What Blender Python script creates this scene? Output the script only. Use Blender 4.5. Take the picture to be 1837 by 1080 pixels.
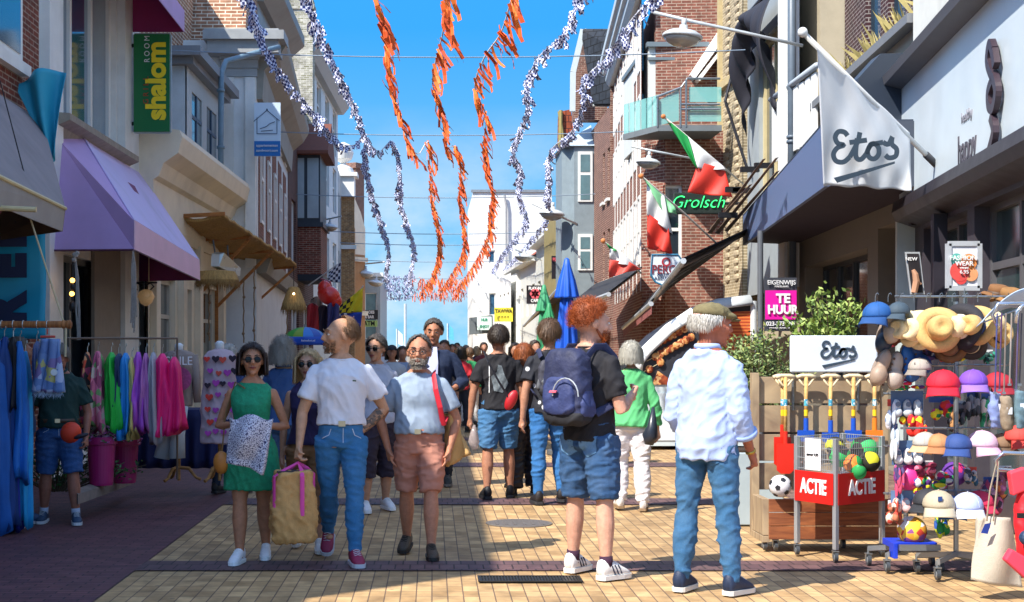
import bpy, bmesh, math, random
from mathutils import Vector, Matrix, noise, Quaternion
R = math.radians
for o in list(bpy.data.objects): bpy.data.objects.remove(o)
S = bpy.context.scene
COL = S.collection
# ---------------------------------------------------------------- camera
FP, CX, CY, EH = 2551.0, 775.0, 625.0, 1.56      # focal length in photo pixels, vanishing point, eye height
cam = bpy.data.cameras.new('camera'); co = bpy.data.objects.new('camera', cam); COL.objects.link(co)
co.location = (0, 0, EH); co.rotation_euler = (R(90), 0, 0)
cam.sensor_width = 36; cam.lens = 36*FP/1837.0
cam.shift_x = (918.5-CX)/1837.0; cam.shift_y = (CY-540)/1837.0
cam.clip_start = .1; cam.clip_end = 8000
S.camera = co
# ---------------------------------------------------------------- light
SUN_EL, SUN_AZ = R(49), R(-131)                   # azimuth: clockwise from +Y
sd = Vector((math.sin(SUN_AZ)*math.cos(SUN_EL), math.cos(SUN_AZ)*math.cos(SUN_EL), math.sin(SUN_EL)))
sl = bpy.data.lights.new('sun', 'SUN'); so = bpy.data.objects.new('sun', sl); COL.objects.link(so)
sl.energy = 3.4; sl.angle = R(.5); sl.color = (1, .94, .84)
so.rotation_euler = sd.to_track_quat('Z', 'Y').to_euler(); so.location = (-20, -10, 40)
W = bpy.data.worlds.new('World'); S.world = W; W.use_nodes = True
nt = W.node_tree; nt.nodes.clear()
def N(t, **k):
    n = nt.nodes.new(t)
    for a, b in k.items(): setattr(n, a, b)
    return n
sky = N('ShaderNodeTexSky', sky_type='NISHITA', sun_disc=False, sun_elevation=SUN_EL, sun_rotation=SUN_AZ, air_density=1.1, dust_density=.25, ozone_density=2.6)
hs = N('ShaderNodeHueSaturation'); hs.inputs['Saturation'].default_value = .95; hs.inputs['Value'].default_value = 1.0
tc = N('ShaderNodeTexCoord'); mp = N('ShaderNodeMapping'); mp.inputs['Scale'].default_value = (5.5, 5.5, 9)
mp.inputs['Location'].default_value = (1.9, 0, .35)
ns = N('ShaderNodeTexNoise'); ns.inputs['Scale'].default_value = 1.6; ns.inputs['Detail'].default_value = 9; ns.inputs['Roughness'].default_value = .58
rp = N('ShaderNodeValToRGB'); rp.color_ramp.elements[0].position = .36; rp.color_ramp.elements[1].position = .60
sx = N('ShaderNodeSeparateXYZ'); r2 = N('ShaderNodeMapRange'); r2.inputs['From Min'].default_value = .17; r2.inputs['From Max'].default_value = .03
mu = N('ShaderNodeMath', operation='MULTIPLY'); mx = N('ShaderNodeMix', data_type='RGBA')
bg = N('ShaderNodeBackground'); bg.inputs['Strength'].default_value = .15; ow = N('ShaderNodeOutputWorld')
L = nt.links.new
L(tc.outputs['Generated'], mp.inputs[0]); L(mp.outputs[0], ns.inputs['Vector']); L(ns.outputs[0], rp.inputs[0])
L(tc.outputs['Generated'], sx.inputs[0]); L(sx.outputs['Z'], r2.inputs['Value'])
L(rp.outputs[0], mu.inputs[0]); L(r2.outputs[0], mu.inputs[1]); L(mu.outputs[0], mx.inputs['Factor'])
hz = N('ShaderNodeMix', data_type='RGBA'); r4 = N('ShaderNodeMapRange'); r4.inputs['From Min'].default_value = .30; r4.inputs['From Max'].default_value = .5; r4.inputs['To Min'].default_value = 1; r4.inputs['To Max'].default_value = .0
L(sx.outputs['Z'], r4.inputs['Value']); L(r4.outputs[0], hz.inputs['Factor']); g5 = N('ShaderNodeMapRange'); g5.inputs['From Max'].default_value = .22; gm = N('ShaderNodeMix', data_type='RGBA'); gm.inputs['A'].default_value = (.85, 1.95, 2.7, 1); gm.inputs['B'].default_value = (.14, 1.18, 2.8, 1)
L(sx.outputs['Z'], g5.inputs['Value']); L(g5.outputs[0], gm.inputs['Factor']); L(gm.outputs['Result'], hz.inputs['B'])
L(sky.outputs[0], hs.inputs['Color']); L(hs.outputs[0], hz.inputs['A']); L(hz.outputs['Result'], mx.inputs['A']); mx.inputs['B'].default_value = (2.4, 2.65, 2.9, 1)
L(mx.outputs['Result'], bg.inputs['Color']); L(bg.outputs[0], ow.inputs[0])
S.view_settings.view_transform = 'Standard'; S.view_settings.look = 'None'
S.view_settings.exposure = 1.3; S.view_settings.gamma = 1
S.render.engine = 'CYCLES'; S.cycles.max_bounces = 6
# ---------------------------------------------------------------- helpers
def px(x, y, Y): return Vector(((x-CX)*Y/FP, Y, EH-(y-CY)*Y/FP))   # a point seen at photo pixel (x, y), Y metres away
def gy(y): return FP*EH/(y-CY)
def lin(h):
    if isinstance(h, (tuple, list)): return tuple(h[:3])
    r = [int(h[i:i+2], 16)/255 for i in (0, 2, 4)]
    return tuple(c/12.92 if c <= .04045 else ((c+.055)/1.055)**2.4 for c in r)
MC = {}
def M(col, rough=.65, var=.12, vs=5, bump=.0, bs=60, metal=0, alpha=1, emit=0, coat=0, sheen=0, spec=.5, trans=0, stretch=None, dirt=0, obj=True):
    """plain procedural material: colour broken up by two noises, optional bump"""
    key = (str(col), rough, var, vs, bump, bs, metal, alpha, emit, coat, sheen, spec, trans, stretch, dirt)
    if key in MC: return MC[key]
    m = bpy.data.materials.new('mat_%d' % len(MC)); MC[key] = m; m.use_nodes = True
    t = m.node_tree; b = t.nodes['Principled BSDF']; c = lin(col)
    b.inputs['Base Color'].default_value = (*c, 1); m.diffuse_color = (*c, 1)
    b.inputs['Roughness'].default_value = rough; b.inputs['Metallic'].default_value = metal
    b.inputs['Specular IOR Level'].default_value = spec
    if alpha < 1: b.inputs['Alpha'].default_value = alpha
    if coat: b.inputs['Coat Weight'].default_value = coat; b.inputs['Coat Roughness'].default_value = .12
    if sheen: b.inputs['Sheen Weight'].default_value = sheen
    if trans: b.inputs['Transmission Weight'].default_value = trans
    if emit: b.inputs['Emission Color'].default_value = (*c, 1); b.inputs['Emission Strength'].default_value = emit
    tc = t.nodes.new('ShaderNodeTexCoord'); src = tc.outputs['Object']
    if stretch:
        mp = t.nodes.new('ShaderNodeMapping'); mp.inputs['Scale'].default_value = stretch; t.links.new(src, mp.inputs[0]); src = mp.outputs[0]
    if var:
        n = t.nodes.new('ShaderNodeTexNoise'); n.inputs['Scale'].default_value = vs; n.inputs['Detail'].default_value = 7; n.inputs['Roughness'].default_value = .65
        r = t.nodes.new('ShaderNodeMapRange'); r.inputs['From Min'].default_value = .3; r.inputs['From Max'].default_value = .7
        r.inputs['To Min'].default_value = 1-var; r.inputs['To Max'].default_value = 1+var
        h = t.nodes.new('ShaderNodeVectorMath'); h.operation = 'SCALE'; h.inputs[0].default_value = c
        t.links.new(src, n.inputs['Vector']); t.links.new(n.outputs[0], r.inputs[0]); t.links.new(r.outputs[0], h.inputs['Scale'])
        out = h.outputs[0]
        if dirt:
            n2 = t.nodes.new('ShaderNodeTexNoise'); n2.inputs['Scale'].default_value = 1.3; n2.inputs['Detail'].default_value = 9
            r2 = t.nodes.new('ShaderNodeMapRange'); r2.inputs['From Min'].default_value = .52; r2.inputs['From Max'].default_value = .72; r2.inputs['To Max'].default_value = dirt
            mx = t.nodes.new('ShaderNodeMix'); mx.data_type = 'RGBA'; mx.inputs['B'].default_value = (.09, .08, .065, 1)
            t.links.new(src, n2.inputs['Vector']); t.links.new(n2.outputs[0], r2.inputs[0]); t.links.new(r2.outputs[0], mx.inputs['Factor']); t.links.new(out, mx.inputs['A']); out = mx.outputs['Result']
        t.links.new(out, b.inputs['Base Color'])
        r3 = t.nodes.new('ShaderNodeMapRange'); r3.inputs['To Min'].default_value = max(.02, rough-.12); r3.inputs['To Max'].default_value = min(1, rough+.12)
        t.links.new(n.outputs[0], r3.inputs[0]); t.links.new(r3.outputs[0], b.inputs['Roughness'])
    if bump:
        n = t.nodes.new('ShaderNodeTexNoise'); n.inputs['Scale'].default_value = bs; n.inputs['Detail'].default_value = 5
        bp = t.nodes.new('ShaderNodeBump'); bp.inputs['Strength'].default_value = bump; bp.inputs['Distance'].default_value = .01
        t.links.new(src, n.inputs['Vector']); t.links.new(n.outputs[0], bp.inputs['Height']); t.links.new(bp.outputs[0], b.inputs['Normal'])
    return m
def brick(c1, c2, mortar, w=.21, h=.065, ms=.009, var=.25, swap=False, rough=.85, offs=.5, bump=.5, dirt=.25, ds=1.1, gum=False):
    key = ('brick', c1, c2, mortar, w, h, ms, swap, offs, dirt)
    if key in MC: return MC[key]
    m = bpy.data.materials.new('brick_%d' % len(MC)); MC[key] = m; m.use_nodes = True
    t = m.node_tree; b = t.nodes['Principled BSDF']; b.inputs['Roughness'].default_value = rough; b.inputs['Specular IOR Level'].default_value = .3
    tc = t.nodes.new('ShaderNodeTexCoord'); src = tc.outputs['UV']
    if swap:
        s = t.nodes.new('ShaderNodeSeparateXYZ'); cb = t.nodes.new('ShaderNodeCombineXYZ')
        t.links.new(src, s.inputs[0]); t.links.new(s.outputs[0], cb.inputs[1]); t.links.new(s.outputs[1], cb.inputs[0]); src = cb.outputs[0]
    k = t.nodes.new('ShaderNodeTexBrick'); k.inputs['Scale'].default_value = 1; k.inputs['Brick Width'].default_value = w; k.inputs['Row Height'].default_value = h
    k.inputs['Mortar Size'].default_value = ms; k.inputs['Mortar Smooth'].default_value = .2; k.offset = offs
    k.inputs['Color1'].default_value = (*lin(c1), 1); k.inputs['Color2'].default_value = (*lin(c2), 1); k.inputs['Mortar'].default_value = (*lin(mortar), 1)
    t.links.new(src, k.inputs['Vector'])
    n = t.nodes.new('ShaderNodeTexNoise'); n.inputs['Scale'].default_value = 7; n.inputs['Detail'].default_value = 8; t.links.new(src, n.inputs['Vector'])
    r = t.nodes.new('ShaderNodeMapRange'); r.inputs['From Min'].default_value = .3; r.inputs['From Max'].default_value = .7; r.inputs['To Min'].default_value = 1-var; r.inputs['To Max'].default_value = 1+var
    h_ = t.nodes.new('ShaderNodeVectorMath'); h_.operation = 'SCALE'
    t.links.new(n.outputs[0], r.inputs[0]); t.links.new(k.outputs['Color'], h_.inputs[0]); t.links.new(r.outputs[0], h_.inputs['Scale'])
    n2 = t.nodes.new('ShaderNodeTexNoise'); n2.inputs['Scale'].default_value = ds; n2.inputs['Detail'].default_value = 9; n2.inputs['Roughness'].default_value = .7; t.links.new(src, n2.inputs['Vector'])
    r2 = t.nodes.new('ShaderNodeMapRange'); r2.inputs['From Min'].default_value = .48; r2.inputs['From Max'].default_value = .75; r2.inputs['To Max'].default_value = dirt*2
    mx = t.nodes.new('ShaderNodeMix'); mx.data_type = 'RGBA'; mx.inputs['B'].default_value = (.06, .055, .05, 1)
    t.links.new(n2.outputs[0], r2.inputs[0]); t.links.new(r2.outputs[0], mx.inputs['Factor']); t.links.new(h_.outputs[0], mx.inputs['A'])
    o_ = mx.outputs['Result']
    if gum:
        v = t.nodes.new('ShaderNodeTexVoronoi'); v.inputs['Scale'].default_value = 4.5; lt = t.nodes.new('ShaderNodeMath'); lt.operation = 'LESS_THAN'; lt.inputs[1].default_value = .085
        m3 = t.nodes.new('ShaderNodeMix'); m3.data_type = 'RGBA'; m3.inputs['B'].default_value = (.10, .085, .07, 1); t.links.new(src, v.inputs['Vector']); t.links.new(v.outputs['Distance'], lt.inputs[0]); ml = t.nodes.new('ShaderNodeMath'); ml.operation = 'MULTIPLY'; ml.inputs[1].default_value = .55
        t.links.new(lt.outputs[0], ml.inputs[0]); t.links.new(ml.outputs[0], m3.inputs['Factor']); t.links.new(o_, m3.inputs['A']); o_ = m3.outputs['Result']
    t.links.new(o_, b.inputs['Base Color'])
    bp = t.nodes.new('ShaderNodeBump'); bp.inputs['Strength'].default_value = bump; bp.inputs['Distance'].default_value = .006; bp.invert = True
    t.links.new(k.outputs['Fac'], bp.inputs['Height']); t.links.new(bp.outputs[0], b.inputs['Normal'])
    return m
def wood(c1='9a7a50', c2='6b4f30', sc=(3, 3, 40), rough=.7):
    key = ('wood', c1, c2, sc)
    if key in MC: return MC[key]
    m = bpy.data.materials.new('wood_%d' % len(MC)); MC[key] = m; m.use_nodes = True
    t = m.node_tree; b = t.nodes['Principled BSDF']; b.inputs['Roughness'].default_value = rough
    tc = t.nodes.new('ShaderNodeTexCoord'); mp = t.nodes.new('ShaderNodeMapping'); mp.inputs['Scale'].default_value = sc
    n = t.nodes.new('ShaderNodeTexNoise'); n.inputs['Scale'].default_value = 1; n.inputs['Detail'].default_value = 8; n.inputs['Distortion'].default_value = 1.2
    r = t.nodes.new('ShaderNodeValToRGB'); r.color_ramp.elements[0].position = .32; r.color_ramp.elements[1].position = .68
    r.color_ramp.elements[0].color = (*lin(c2), 1); r.color_ramp.elements[1].color = (*lin(c1), 1)
    bp = t.nodes.new('ShaderNodeBump'); bp.inputs['Strength'].default_value = .3; bp.inputs['Distance'].default_value = .005
    t.links.new(tc.outputs['Object'], mp.inputs[0]); t.links.new(mp.outputs[0], n.inputs['Vector']); t.links.new(n.outputs[0], r.inputs[0])
    t.links.new(r.outputs[0], b.inputs['Base Color']); t.links.new(n.outputs[0], bp.inputs['Height']); t.links.new(bp.outputs[0], b.inputs['Normal'])
    return m
def patches(cols, scale=14, rough=.8, base=None, cover=.5, kind='F1', bump=.15):
    """cells of several colours, for printed cloth and toys"""
    m = bpy.data.materials.new('print_%d' % len(bpy.data.materials)); m.use_nodes = True
    t = m.node_tree; b = t.nodes['Principled BSDF']; b.inputs['Roughness'].default_value = rough
    tc = t.nodes.new('ShaderNodeTexCoord'); v = t.nodes.new('ShaderNodeTexVoronoi'); v.inputs['Scale'].default_value = scale
    s = t.nodes.new('ShaderNodeSeparateXYZ'); r = t.nodes.new('ShaderNodeValToRGB'); r.color_ramp.interpolation = 'CONSTANT'
    for i, c in enumerate(cols):
        e = r.color_ramp.elements[0] if i == 0 else (r.color_ramp.elements[1] if i == 1 else r.color_ramp.elements.new(i/len(cols)))
        e.position = i/len(cols); e.color = (*lin(c), 1)
    t.links.new(tc.outputs['Object'], v.inputs['Vector']); t.links.new(v.outputs['Color'], s.inputs[0]); t.links.new(s.outputs[0], r.inputs[0])
    out = r.outputs[0]
    if base:
        lt = t.nodes.new('ShaderNodeMath'); lt.operation = 'LESS_THAN'; lt.inputs[1].default_value = cover; t.links.new(v.outputs['Distance'], lt.inputs[0])
        mx = t.nodes.new('ShaderNodeMix'); mx.data_type = 'RGBA'; mx.inputs['A'].default_value = (*lin(base), 1)
        t.links.new(lt.outputs[0], mx.inputs['Factor']); t.links.new(out, mx.inputs['B']); out = mx.outputs['Result']
    t.links.new(out, b.inputs['Base Color'])
    return m
def stripes(c1, c2, per=.1, duty=.5, axis=0, rough=.7):
    m = bpy.data.materials.new('stripe_%d' % len(bpy.data.materials)); m.use_nodes = True
    t = m.node_tree; b = t.nodes['Principled BSDF']; b.inputs['Roughness'].default_value = rough
    tc = t.nodes.new('ShaderNodeTexCoord'); s = t.nodes.new('ShaderNodeSeparateXYZ'); t.links.new(tc.outputs['UV'], s.inputs[0])
    a = t.nodes.new('ShaderNodeMath'); a.operation = 'DIVIDE'; a.inputs[1].default_value = per; t.links.new(s.outputs[axis], a.inputs[0])
    f = t.nodes.new('ShaderNodeMath'); f.operation = 'FRACT'; t.links.new(a.outputs[0], f.inputs[0])
    g = t.nodes.new('ShaderNodeMath'); g.operation = 'GREATER_THAN'; g.inputs[1].default_value = duty; t.links.new(f.outputs[0], g.inputs[0])
    mx = t.nodes.new('ShaderNodeMix'); mx.data_type = 'RGBA'; mx.inputs['A'].default_value = (*lin(c1), 1); mx.inputs['B'].default_value = (*lin(c2), 1)
    t.links.new(g.outputs[0], mx.inputs['Factor']); t.links.new(mx.outputs['Result'], b.inputs['Base Color'])
    return m
def checker(c1, c2, size=.1):
    m = bpy.data.materials.new('checker_%d' % len(bpy.data.materials)); m.use_nodes = True
    t = m.node_tree; b = t.nodes['Principled BSDF']; b.inputs['Roughness'].default_value = .55
    tc = t.nodes.new('ShaderNodeTexCoord'); k = t.nodes.new('ShaderNodeTexChecker'); k.inputs['Scale'].default_value = 1/size
    k.inputs['Color1'].default_value = (*lin(c1), 1); k.inputs['Color2'].default_value = (*lin(c2), 1)
    mp = t.nodes.new('ShaderNodeMapping'); mp.inputs['Location'].default_value = (.013, .007, 5.0/(1/size)*.1+.003)
    t.links.new(tc.outputs['UV'], mp.inputs[0]); t.links.new(mp.outputs[0], k.inputs['Vector']); t.links.new(k.outputs[0], b.inputs['Base Color'])
    return m
class MB:
    """collects shapes, links them as one mesh object"""
    def __init__(s): s.v = []; s.f = []; s.uv = None
    def add(s, vs, fs):
        k = len(s.v); s.v += [Vector(v) for v in vs]; s.f += [[i+k for i in f] for f in fs]; return s
    def box(s, c, d, rz=0, rx=0, ry=0, M_=None):
        c = Vector(c); m = M_ or (Matrix.Rotation(rz, 3, 'Z') @ Matrix.Rotation(rx, 3, 'X') @ Matrix.Rotation(ry, 3, 'Y'))
        vs = [c + m @ Vector((x*d[0]/2, y*d[1]/2, z*d[2]/2)) for z in (-1, 1) for x, y in ((-1, -1), (1, -1), (1, 1), (-1, 1))]
        return s.add(vs, [(3, 2, 1, 0), (4, 5, 6, 7), (0, 1, 5, 4), (1, 2, 6, 5), (2, 3, 7, 6), (3, 0, 4, 7)])
    def quad(s, a, b, c, d): return s.add([a, b, c, d], [(0, 1, 2, 3)])
    def loft(s, rings, cap=True, close=False):
        n = len(rings[0]); vs = [p for r in rings for p in r]; fs = []
        m = len(rings)
        for i in range(m if close else m-1):
            j = (i+1) % m
            for k in range(n): fs.append((i*n+k, i*n+(k+1) % n, j*n+(k+1) % n, j*n+k))
        if cap and not close: fs.append(tuple(reversed(range(n)))); fs.append(tuple(range((m-1)*n, m*n)))
        return s.add(vs, fs)
    def tube(s, pts, r, n=8, cap=True, close=False):
        pts = [Vector(p) for p in pts]; m = len(pts); rs = r if isinstance(r, (list, tuple)) else [r]*m
        rings = []; up = None
        for i, p in enumerate(pts):
            a = pts[(i-1) % m] if (i > 0 or close) else p; b = pts[(i+1) % m] if (i < m-1 or close) else p
            t = (b-a).normalized() if (b-a).length > 1e-9 else Vector((0, 0, 1))
            if up is None: up = t.orthogonal().normalized()
            x = (up - t*up.dot(t)); x = x.normalized() if x.length > 1e-6 else t.orthogonal().normalized(); up = x
            y = t.cross(x); q = rs[i]; qa, qb = q if isinstance(q, tuple) else (q, q)
            rings.append([p + x*qa*math.cos(2*math.pi*k/n) + y*qb*math.sin(2*math.pi*k/n) for k in range(n)])
        return s.loft(rings, cap, close)
    def cyl(s, a, b, r, r2=None, n=12): return s.tube([a, b], [r, r if r2 is None else r2], n)
    def lathe(s, c, prof, n=20, ax=None, cap=True):
        c = Vector(c); q = Vector((0, 0, 1)).rotation_difference(Vector(ax).normalized()) if ax is not None else Quaternion()
        return s.loft([[c + q @ Vector((r*math.cos(2*math.pi*k/n), r*math.sin(2*math.pi*k/n), z)) for k in range(n)] for r, z in prof], cap)
    def ell(s, c, r, n=14, m=9, rot=None):
        c = Vector(c); r = (r, r, r) if not isinstance(r, (tuple, list)) else r; rot = rot or Matrix.Identity(3); rings = []
        for i in range(m+1):
            t = math.pi*(i+.02)/(m+.04); rings.append([c + rot @ Vector((r[0]*math.sin(t)*math.cos(2*math.pi*k/n), r[1]*math.sin(t)*math.sin(2*math.pi*k/n), -r[2]*math.cos(t))) for k in range(n)])
        return s.loft(rings)
    def prism(s, poly, off):
        """closed 3-D polygon pushed along vector off"""
        n = len(poly); a = [Vector(p) for p in poly]; o = Vector(off)
        s.add(a + [p+o for p in a], [tuple(reversed(range(n))), tuple(range(n, 2*n))] + [(k, (k+1) % n, n+(k+1) % n, n+k) for k in range(n)]); return s
    def mesh(s, name, m=None, smooth=False, uv=True):
        me = bpy.data.meshes.new(name); me.from_pydata([tuple(v) for v in s.v], [], s.f)
        if m: me.materials.append(m)
        bm = bmesh.new(); bm.from_mesh(me); bmesh.ops.recalc_face_normals(bm, faces=bm.faces)
        if uv:
            l = bm.loops.layers.uv.new('UVMap')
            for f in bm.faces:
                nn = f.normal
                if abs(nn.z) > .8: tx, ty = Vector((1, 0, 0)), Vector((0, 1, 0))
                else:
                    tx = Vector((-nn.y, nn.x, 0)).normalized(); ty = Vector((0, 0, 1)) if abs(nn.z) < .3 else nn.cross(tx)
                if s.uv: 
                    for lp, q in zip(f.loops, [s.uv.get(lp.vert.index, (0, 0)) for lp in f.loops]): lp[l].uv = q
                else:
                    for lp in f.loops: lp[l].uv = (lp.vert.co.dot(tx), lp.vert.co.dot(ty))
        bm.to_mesh(me); bm.free()
        if smooth: me.polygons.foreach_set('use_smooth', [True]*len(me.polygons))
        return me
    def build(s, name, m, parent=None, smooth=False, bevel=0, keep=None):
        return put(name, s.mesh(name, m, smooth), parent, bevel)
def put(name, me, parent=None, bevel=0):
    o = bpy.data.objects.new(name, me); COL.objects.link(o)
    if parent is not None:
        o.parent = parent; o.matrix_parent_inverse = parent.matrix_basis.inverted()
    if bevel:
        b = o.modifiers.new('bevel', 'BEVEL'); b.width = bevel; b.segments = 2; b.limit_method = 'ANGLE'; b.angle_limit = R(35); b.harden_normals = False
    return o
def tag(o, label=None, cat=None, group=None, kind=None):
    if label: o['label'] = label
    if cat: o['category'] = cat
    if group: o['group'] = group
    if kind: o['kind'] = kind
    return o
def thing(name, loc, label, cat, group=None, rz=0):
    o = bpy.data.objects.new(name, None); COL.objects.link(o); o.empty_display_size = .2
    o.location = loc; o.rotation_euler = (0, 0, rz)
    o.matrix_basis = Matrix.Translation(Vector(loc)) @ Matrix.Rotation(rz, 4, 'Z')
    return tag(o, label, cat, group)
def local(o):     # children built in the thing's own coordinates
    return o
def putl(name, me, parent, bevel=0):   # child whose mesh is written in parent's local coordinates
    o = put(name, me, None, bevel); o.parent = parent; return o
def copy_tree(o, parent=None, loc=None, rz=None):
    c = o.copy(); COL.objects.link(c)
    if parent is not None: c.parent = parent
    for ch in list(o.children): copy_tree(ch, c)
    if loc is not None: c.location = loc
    if rz is not None: c.rotation_euler = (0, 0, rz)
    return c
BOLD = None
def text(s, size, m, at, right, up, parent, name='lettering', ext=.004, fat=0, align='CENTER', shear=0, sx=1, space=1, font=None):
    """lettering standing on a surface: at = middle of the line, right/up = directions of the surface"""
    c = bpy.data.curves.new(name, 'FONT'); c.body = s; c.size = size; c.extrude = ext; c.offset = fat; c.align_x = align; c.align_y = 'CENTER'; c.shear = shear; c.space_character = space
    c.resolution_u = 4; c.space_line = .9
    o = bpy.data.objects.new(name, c); COL.objects.link(o)
    dg = bpy.context.evaluated_depsgraph_get(); me = bpy.data.meshes.new_from_object(o.evaluated_get(dg))
    bpy.data.objects.remove(o); bpy.data.curves.remove(c)
    r = Vector(right).normalized(); u = Vector(up); u = (u - r*u.dot(r)).normalized(); n = r.cross(u)
    mt = Matrix.Translation(Vector(at)) @ Matrix((r, u, n)).transposed().to_4x4() @ Matrix.Diagonal((sx, 1, 1, 1))
    me.transform(mt); me.materials.clear(); me.materials.append(m); me.name = name
    return put(name, me, parent)
def stroke(lines, at, right, up, w, m, parent, name='emblem', ext=.004, n=.004):
    """thick painted strokes: lines of (x, y) points in metres"""
    r = Vector(right).normalized(); u = Vector(up); u = (u - r*u.dot(r)).normalized(); nn = r.cross(u); b = MB(); at = Vector(at)
    for k, ln in enumerate(lines):
        ww = w; pts = ln
        if isinstance(ln, tuple) and len(ln) == 2 and isinstance(ln[0], float): ww, pts = ln
        # Catmull-Rom smoothing
        p = [Vector(q) for q in pts]; sm = []
        if len(p) > 2:
            for i in range(len(p)-1):
                p0 = p[max(i-1, 0)]; p1 = p[i]; p2 = p[i+1]; p3 = p[min(i+2, len(p)-1)]
                for t in (0, .2, .4, .6, .8):
                    sm.append(.5*((2*p1)+(p2-p0)*t+(2*p0-5*p1+4*p2-p3)*t*t+(3*p1-p0-3*p2+p3)*t**3))
            sm.append(p[-1])
        else: sm = p
        rings = []
        for i, q in enumerate(sm):
            d = sm[min(i+1, len(sm)-1)]-sm[max(i-1, 0)]; d = d.normalized() if d.length > 1e-9 else Vector((1, 0)); e = Vector((-d.y, d.x))*ww/2
            f = [q+e, q-e]; z = n + k*.0004
            rings.append([at+r*f[0].x+u*f[0].y+nn*z, at+r*f[1].x+u*f[1].y+nn*z, at+r*f[1].x+u*f[1].y+nn*(z+ext), at+r*f[0].x+u*f[0].y+nn*(z+ext)])
        b.loft(rings)
    return b.build(name, m, parent)
# ---- facades
class Fac:
    def __init__(s, a, b):
        s.a = Vector((a[0], a[1], 0)); s.b = Vector((b[0], b[1], 0)); s.d = (s.b-s.a).normalized(); s.L = (s.b-s.a).length
        s.n = Vector((-s.d.y, s.d.x, 0)); mid = (s.a+s.b)/2
        if s.n.dot(-mid) < 0: s.n = -s.n
    def pt(s, u, n, z): q = s.a + s.d*u + s.n*n; return Vector((q.x, q.y, z))
    def u(s, x, n=0):
        k = (x-CX)/FP; a = s.a + s.n*n; return -(a.x-k*a.y)/(s.d.x-k*s.d.y)
    def uz(s, x, y, n=0):
        u = s.u(x, n); q = s.pt(u, n, 0); return u, EH-(y-CY)*q.y/FP
    def box(s, b, u0, u1, n0, n1, z0, z1):
        b.prism([s.pt(u0, n0, z0), s.pt(u1, n0, z0), s.pt(u1, n1, z0), s.pt(u0, n1, z0)], (0, 0, z1-z0)); return b
    def prof(s, b, u0, u1, prof):      # a moulding: (n, z) outline pushed along the facade
        b.prism([s.pt(u0, n, z) for n, z in prof], s.d*(u1-u0)); return b
GLASS = M('16222c', .06, 0, spec=.9, coat=.6)
GLASSB = M('2c5878', .05, 0, spec=1, coat=1)
DARKIN = M('141212', .9, .1)
def wall(f, u0, u1, z0, z1, ops, m, parent, rev=.14, n=0, name='wall'):
    us = sorted(set([u0, u1]+[min(max(q, u0), u1) for o in ops for q in o[:2]])); zs = sorted(set([z0, z1]+[min(max(q, z0), z1) for o in ops for q in o[2:4]])); b = MB()
    for i in range(len(us)-1):
        for j in range(len(zs)-1):
            um = (us[i]+us[i+1])/2; zm = (zs[j]+zs[j+1])/2
            if us[i+1]-us[i] < 1e-5 or zs[j+1]-zs[j] < 1e-5 or any(o[0] < um < o[1] and o[2] < zm < o[3] for o in ops): continue
            b.quad(f.pt(us[i], n, zs[j]), f.pt(us[i+1], n, zs[j]), f.pt(us[i+1], n, zs[j+1]), f.pt(us[i], n, zs[j+1]))
    for a, c, d, e in [o[:4] for o in ops]:
        for p, q in (((a, d), (a, e)), ((c, d), (c, e)), ((a, d), (c, d)), ((a, e), (c, e))):
            b.quad(f.pt(p[0], n, p[1]), f.pt(q[0], n, q[1]), f.pt(q[0], n-rev, q[1]), f.pt(p[0], n-rev, p[1]))
    me = b.mesh(name, m)
    return put(name, me, parent)
def window(f, o, parent, fm, cols=1, rows=(), rev=.14, n=0, fw=.06, gm=None, sill=None, name='window', bar=.035):
    a, c, d, e = o[:4]; b = MB(); n0 = n-rev; N1 = n0+.06
    f.box(b, a, a+fw, n0, N1, d, e); f.box(b, c-fw, c, n0, N1, d, e); f.box(b, a+fw, c-fw, n0, N1, d, d+fw); f.box(b, a+fw, c-fw, n0, N1, e-fw, e)
    for k in range(1, cols): 
        q = a+(c-a)*k/cols; f.box(b, q-bar, q+bar, n0+.003, N1-.004, d+fw, e-fw)
    for t in rows:
        q = d+(e-d)*t; f.box(b, a+fw, c-fw, n0+.005, N1-.008, q-bar, q+bar)
    w = b.build(name, fm, parent)
    g = MB(); f.box(g, a+.01, c-.01, n0-.03, n0+.012, d+.01, e-.01); g.build('pane', gm or GLASS, w)
    if sill:
        s_ = MB(); f.box(s_, a-.06, c+.06, n-.03, n+.09, d-.09, d-.002); s_.build('sill', sill, w)
    return w
def mass(f, u0, u1, z0, z1, m, parent, depth=7, n=-.32, name='wall', roof=None, d=None):
    b = MB(); f.box(b, u0, u1, n, n-depth, z0, z1); o = b.build(name, m, parent)
    return o
def grid_ops(f, x0, x1, rows, n):   # n openings spread between photo columns, rows of heights
    return
def cloth(nu, nv, fn, name, m, parent, thick=.004, smooth=True):
    """sheet from fn(s, t) -> point, with real thickness; uv = (s, t) in metres if fn returns (point, u, v)"""
    b = MB(); uv = {}; k = 0
    for j in range(nv+1):
        for i in range(nu+1):
            q = fn(i/nu, j/nv)
            if isinstance(q, tuple) and len(q) == 3 and hasattr(q[0], 'x'): p, a, c = q; uv[k] = (a, c)
            else: p = q
            b.v.append(Vector(p)); k += 1
    for j in range(nv):
        for i in range(nu): b.f.append([j*(nu+1)+i, j*(nu+1)+i+1, (j+1)*(nu+1)+i+1, (j+1)*(nu+1)+i])
    if uv: b.uv = uv
    o = put(name, b.mesh(name, m, smooth), parent)
    if thick:
        md = o.modifiers.new('thickness', 'SOLIDIFY'); md.thickness = thick; md.offset = 0
    return o
def rnd(s): return random.Random(s)
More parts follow.
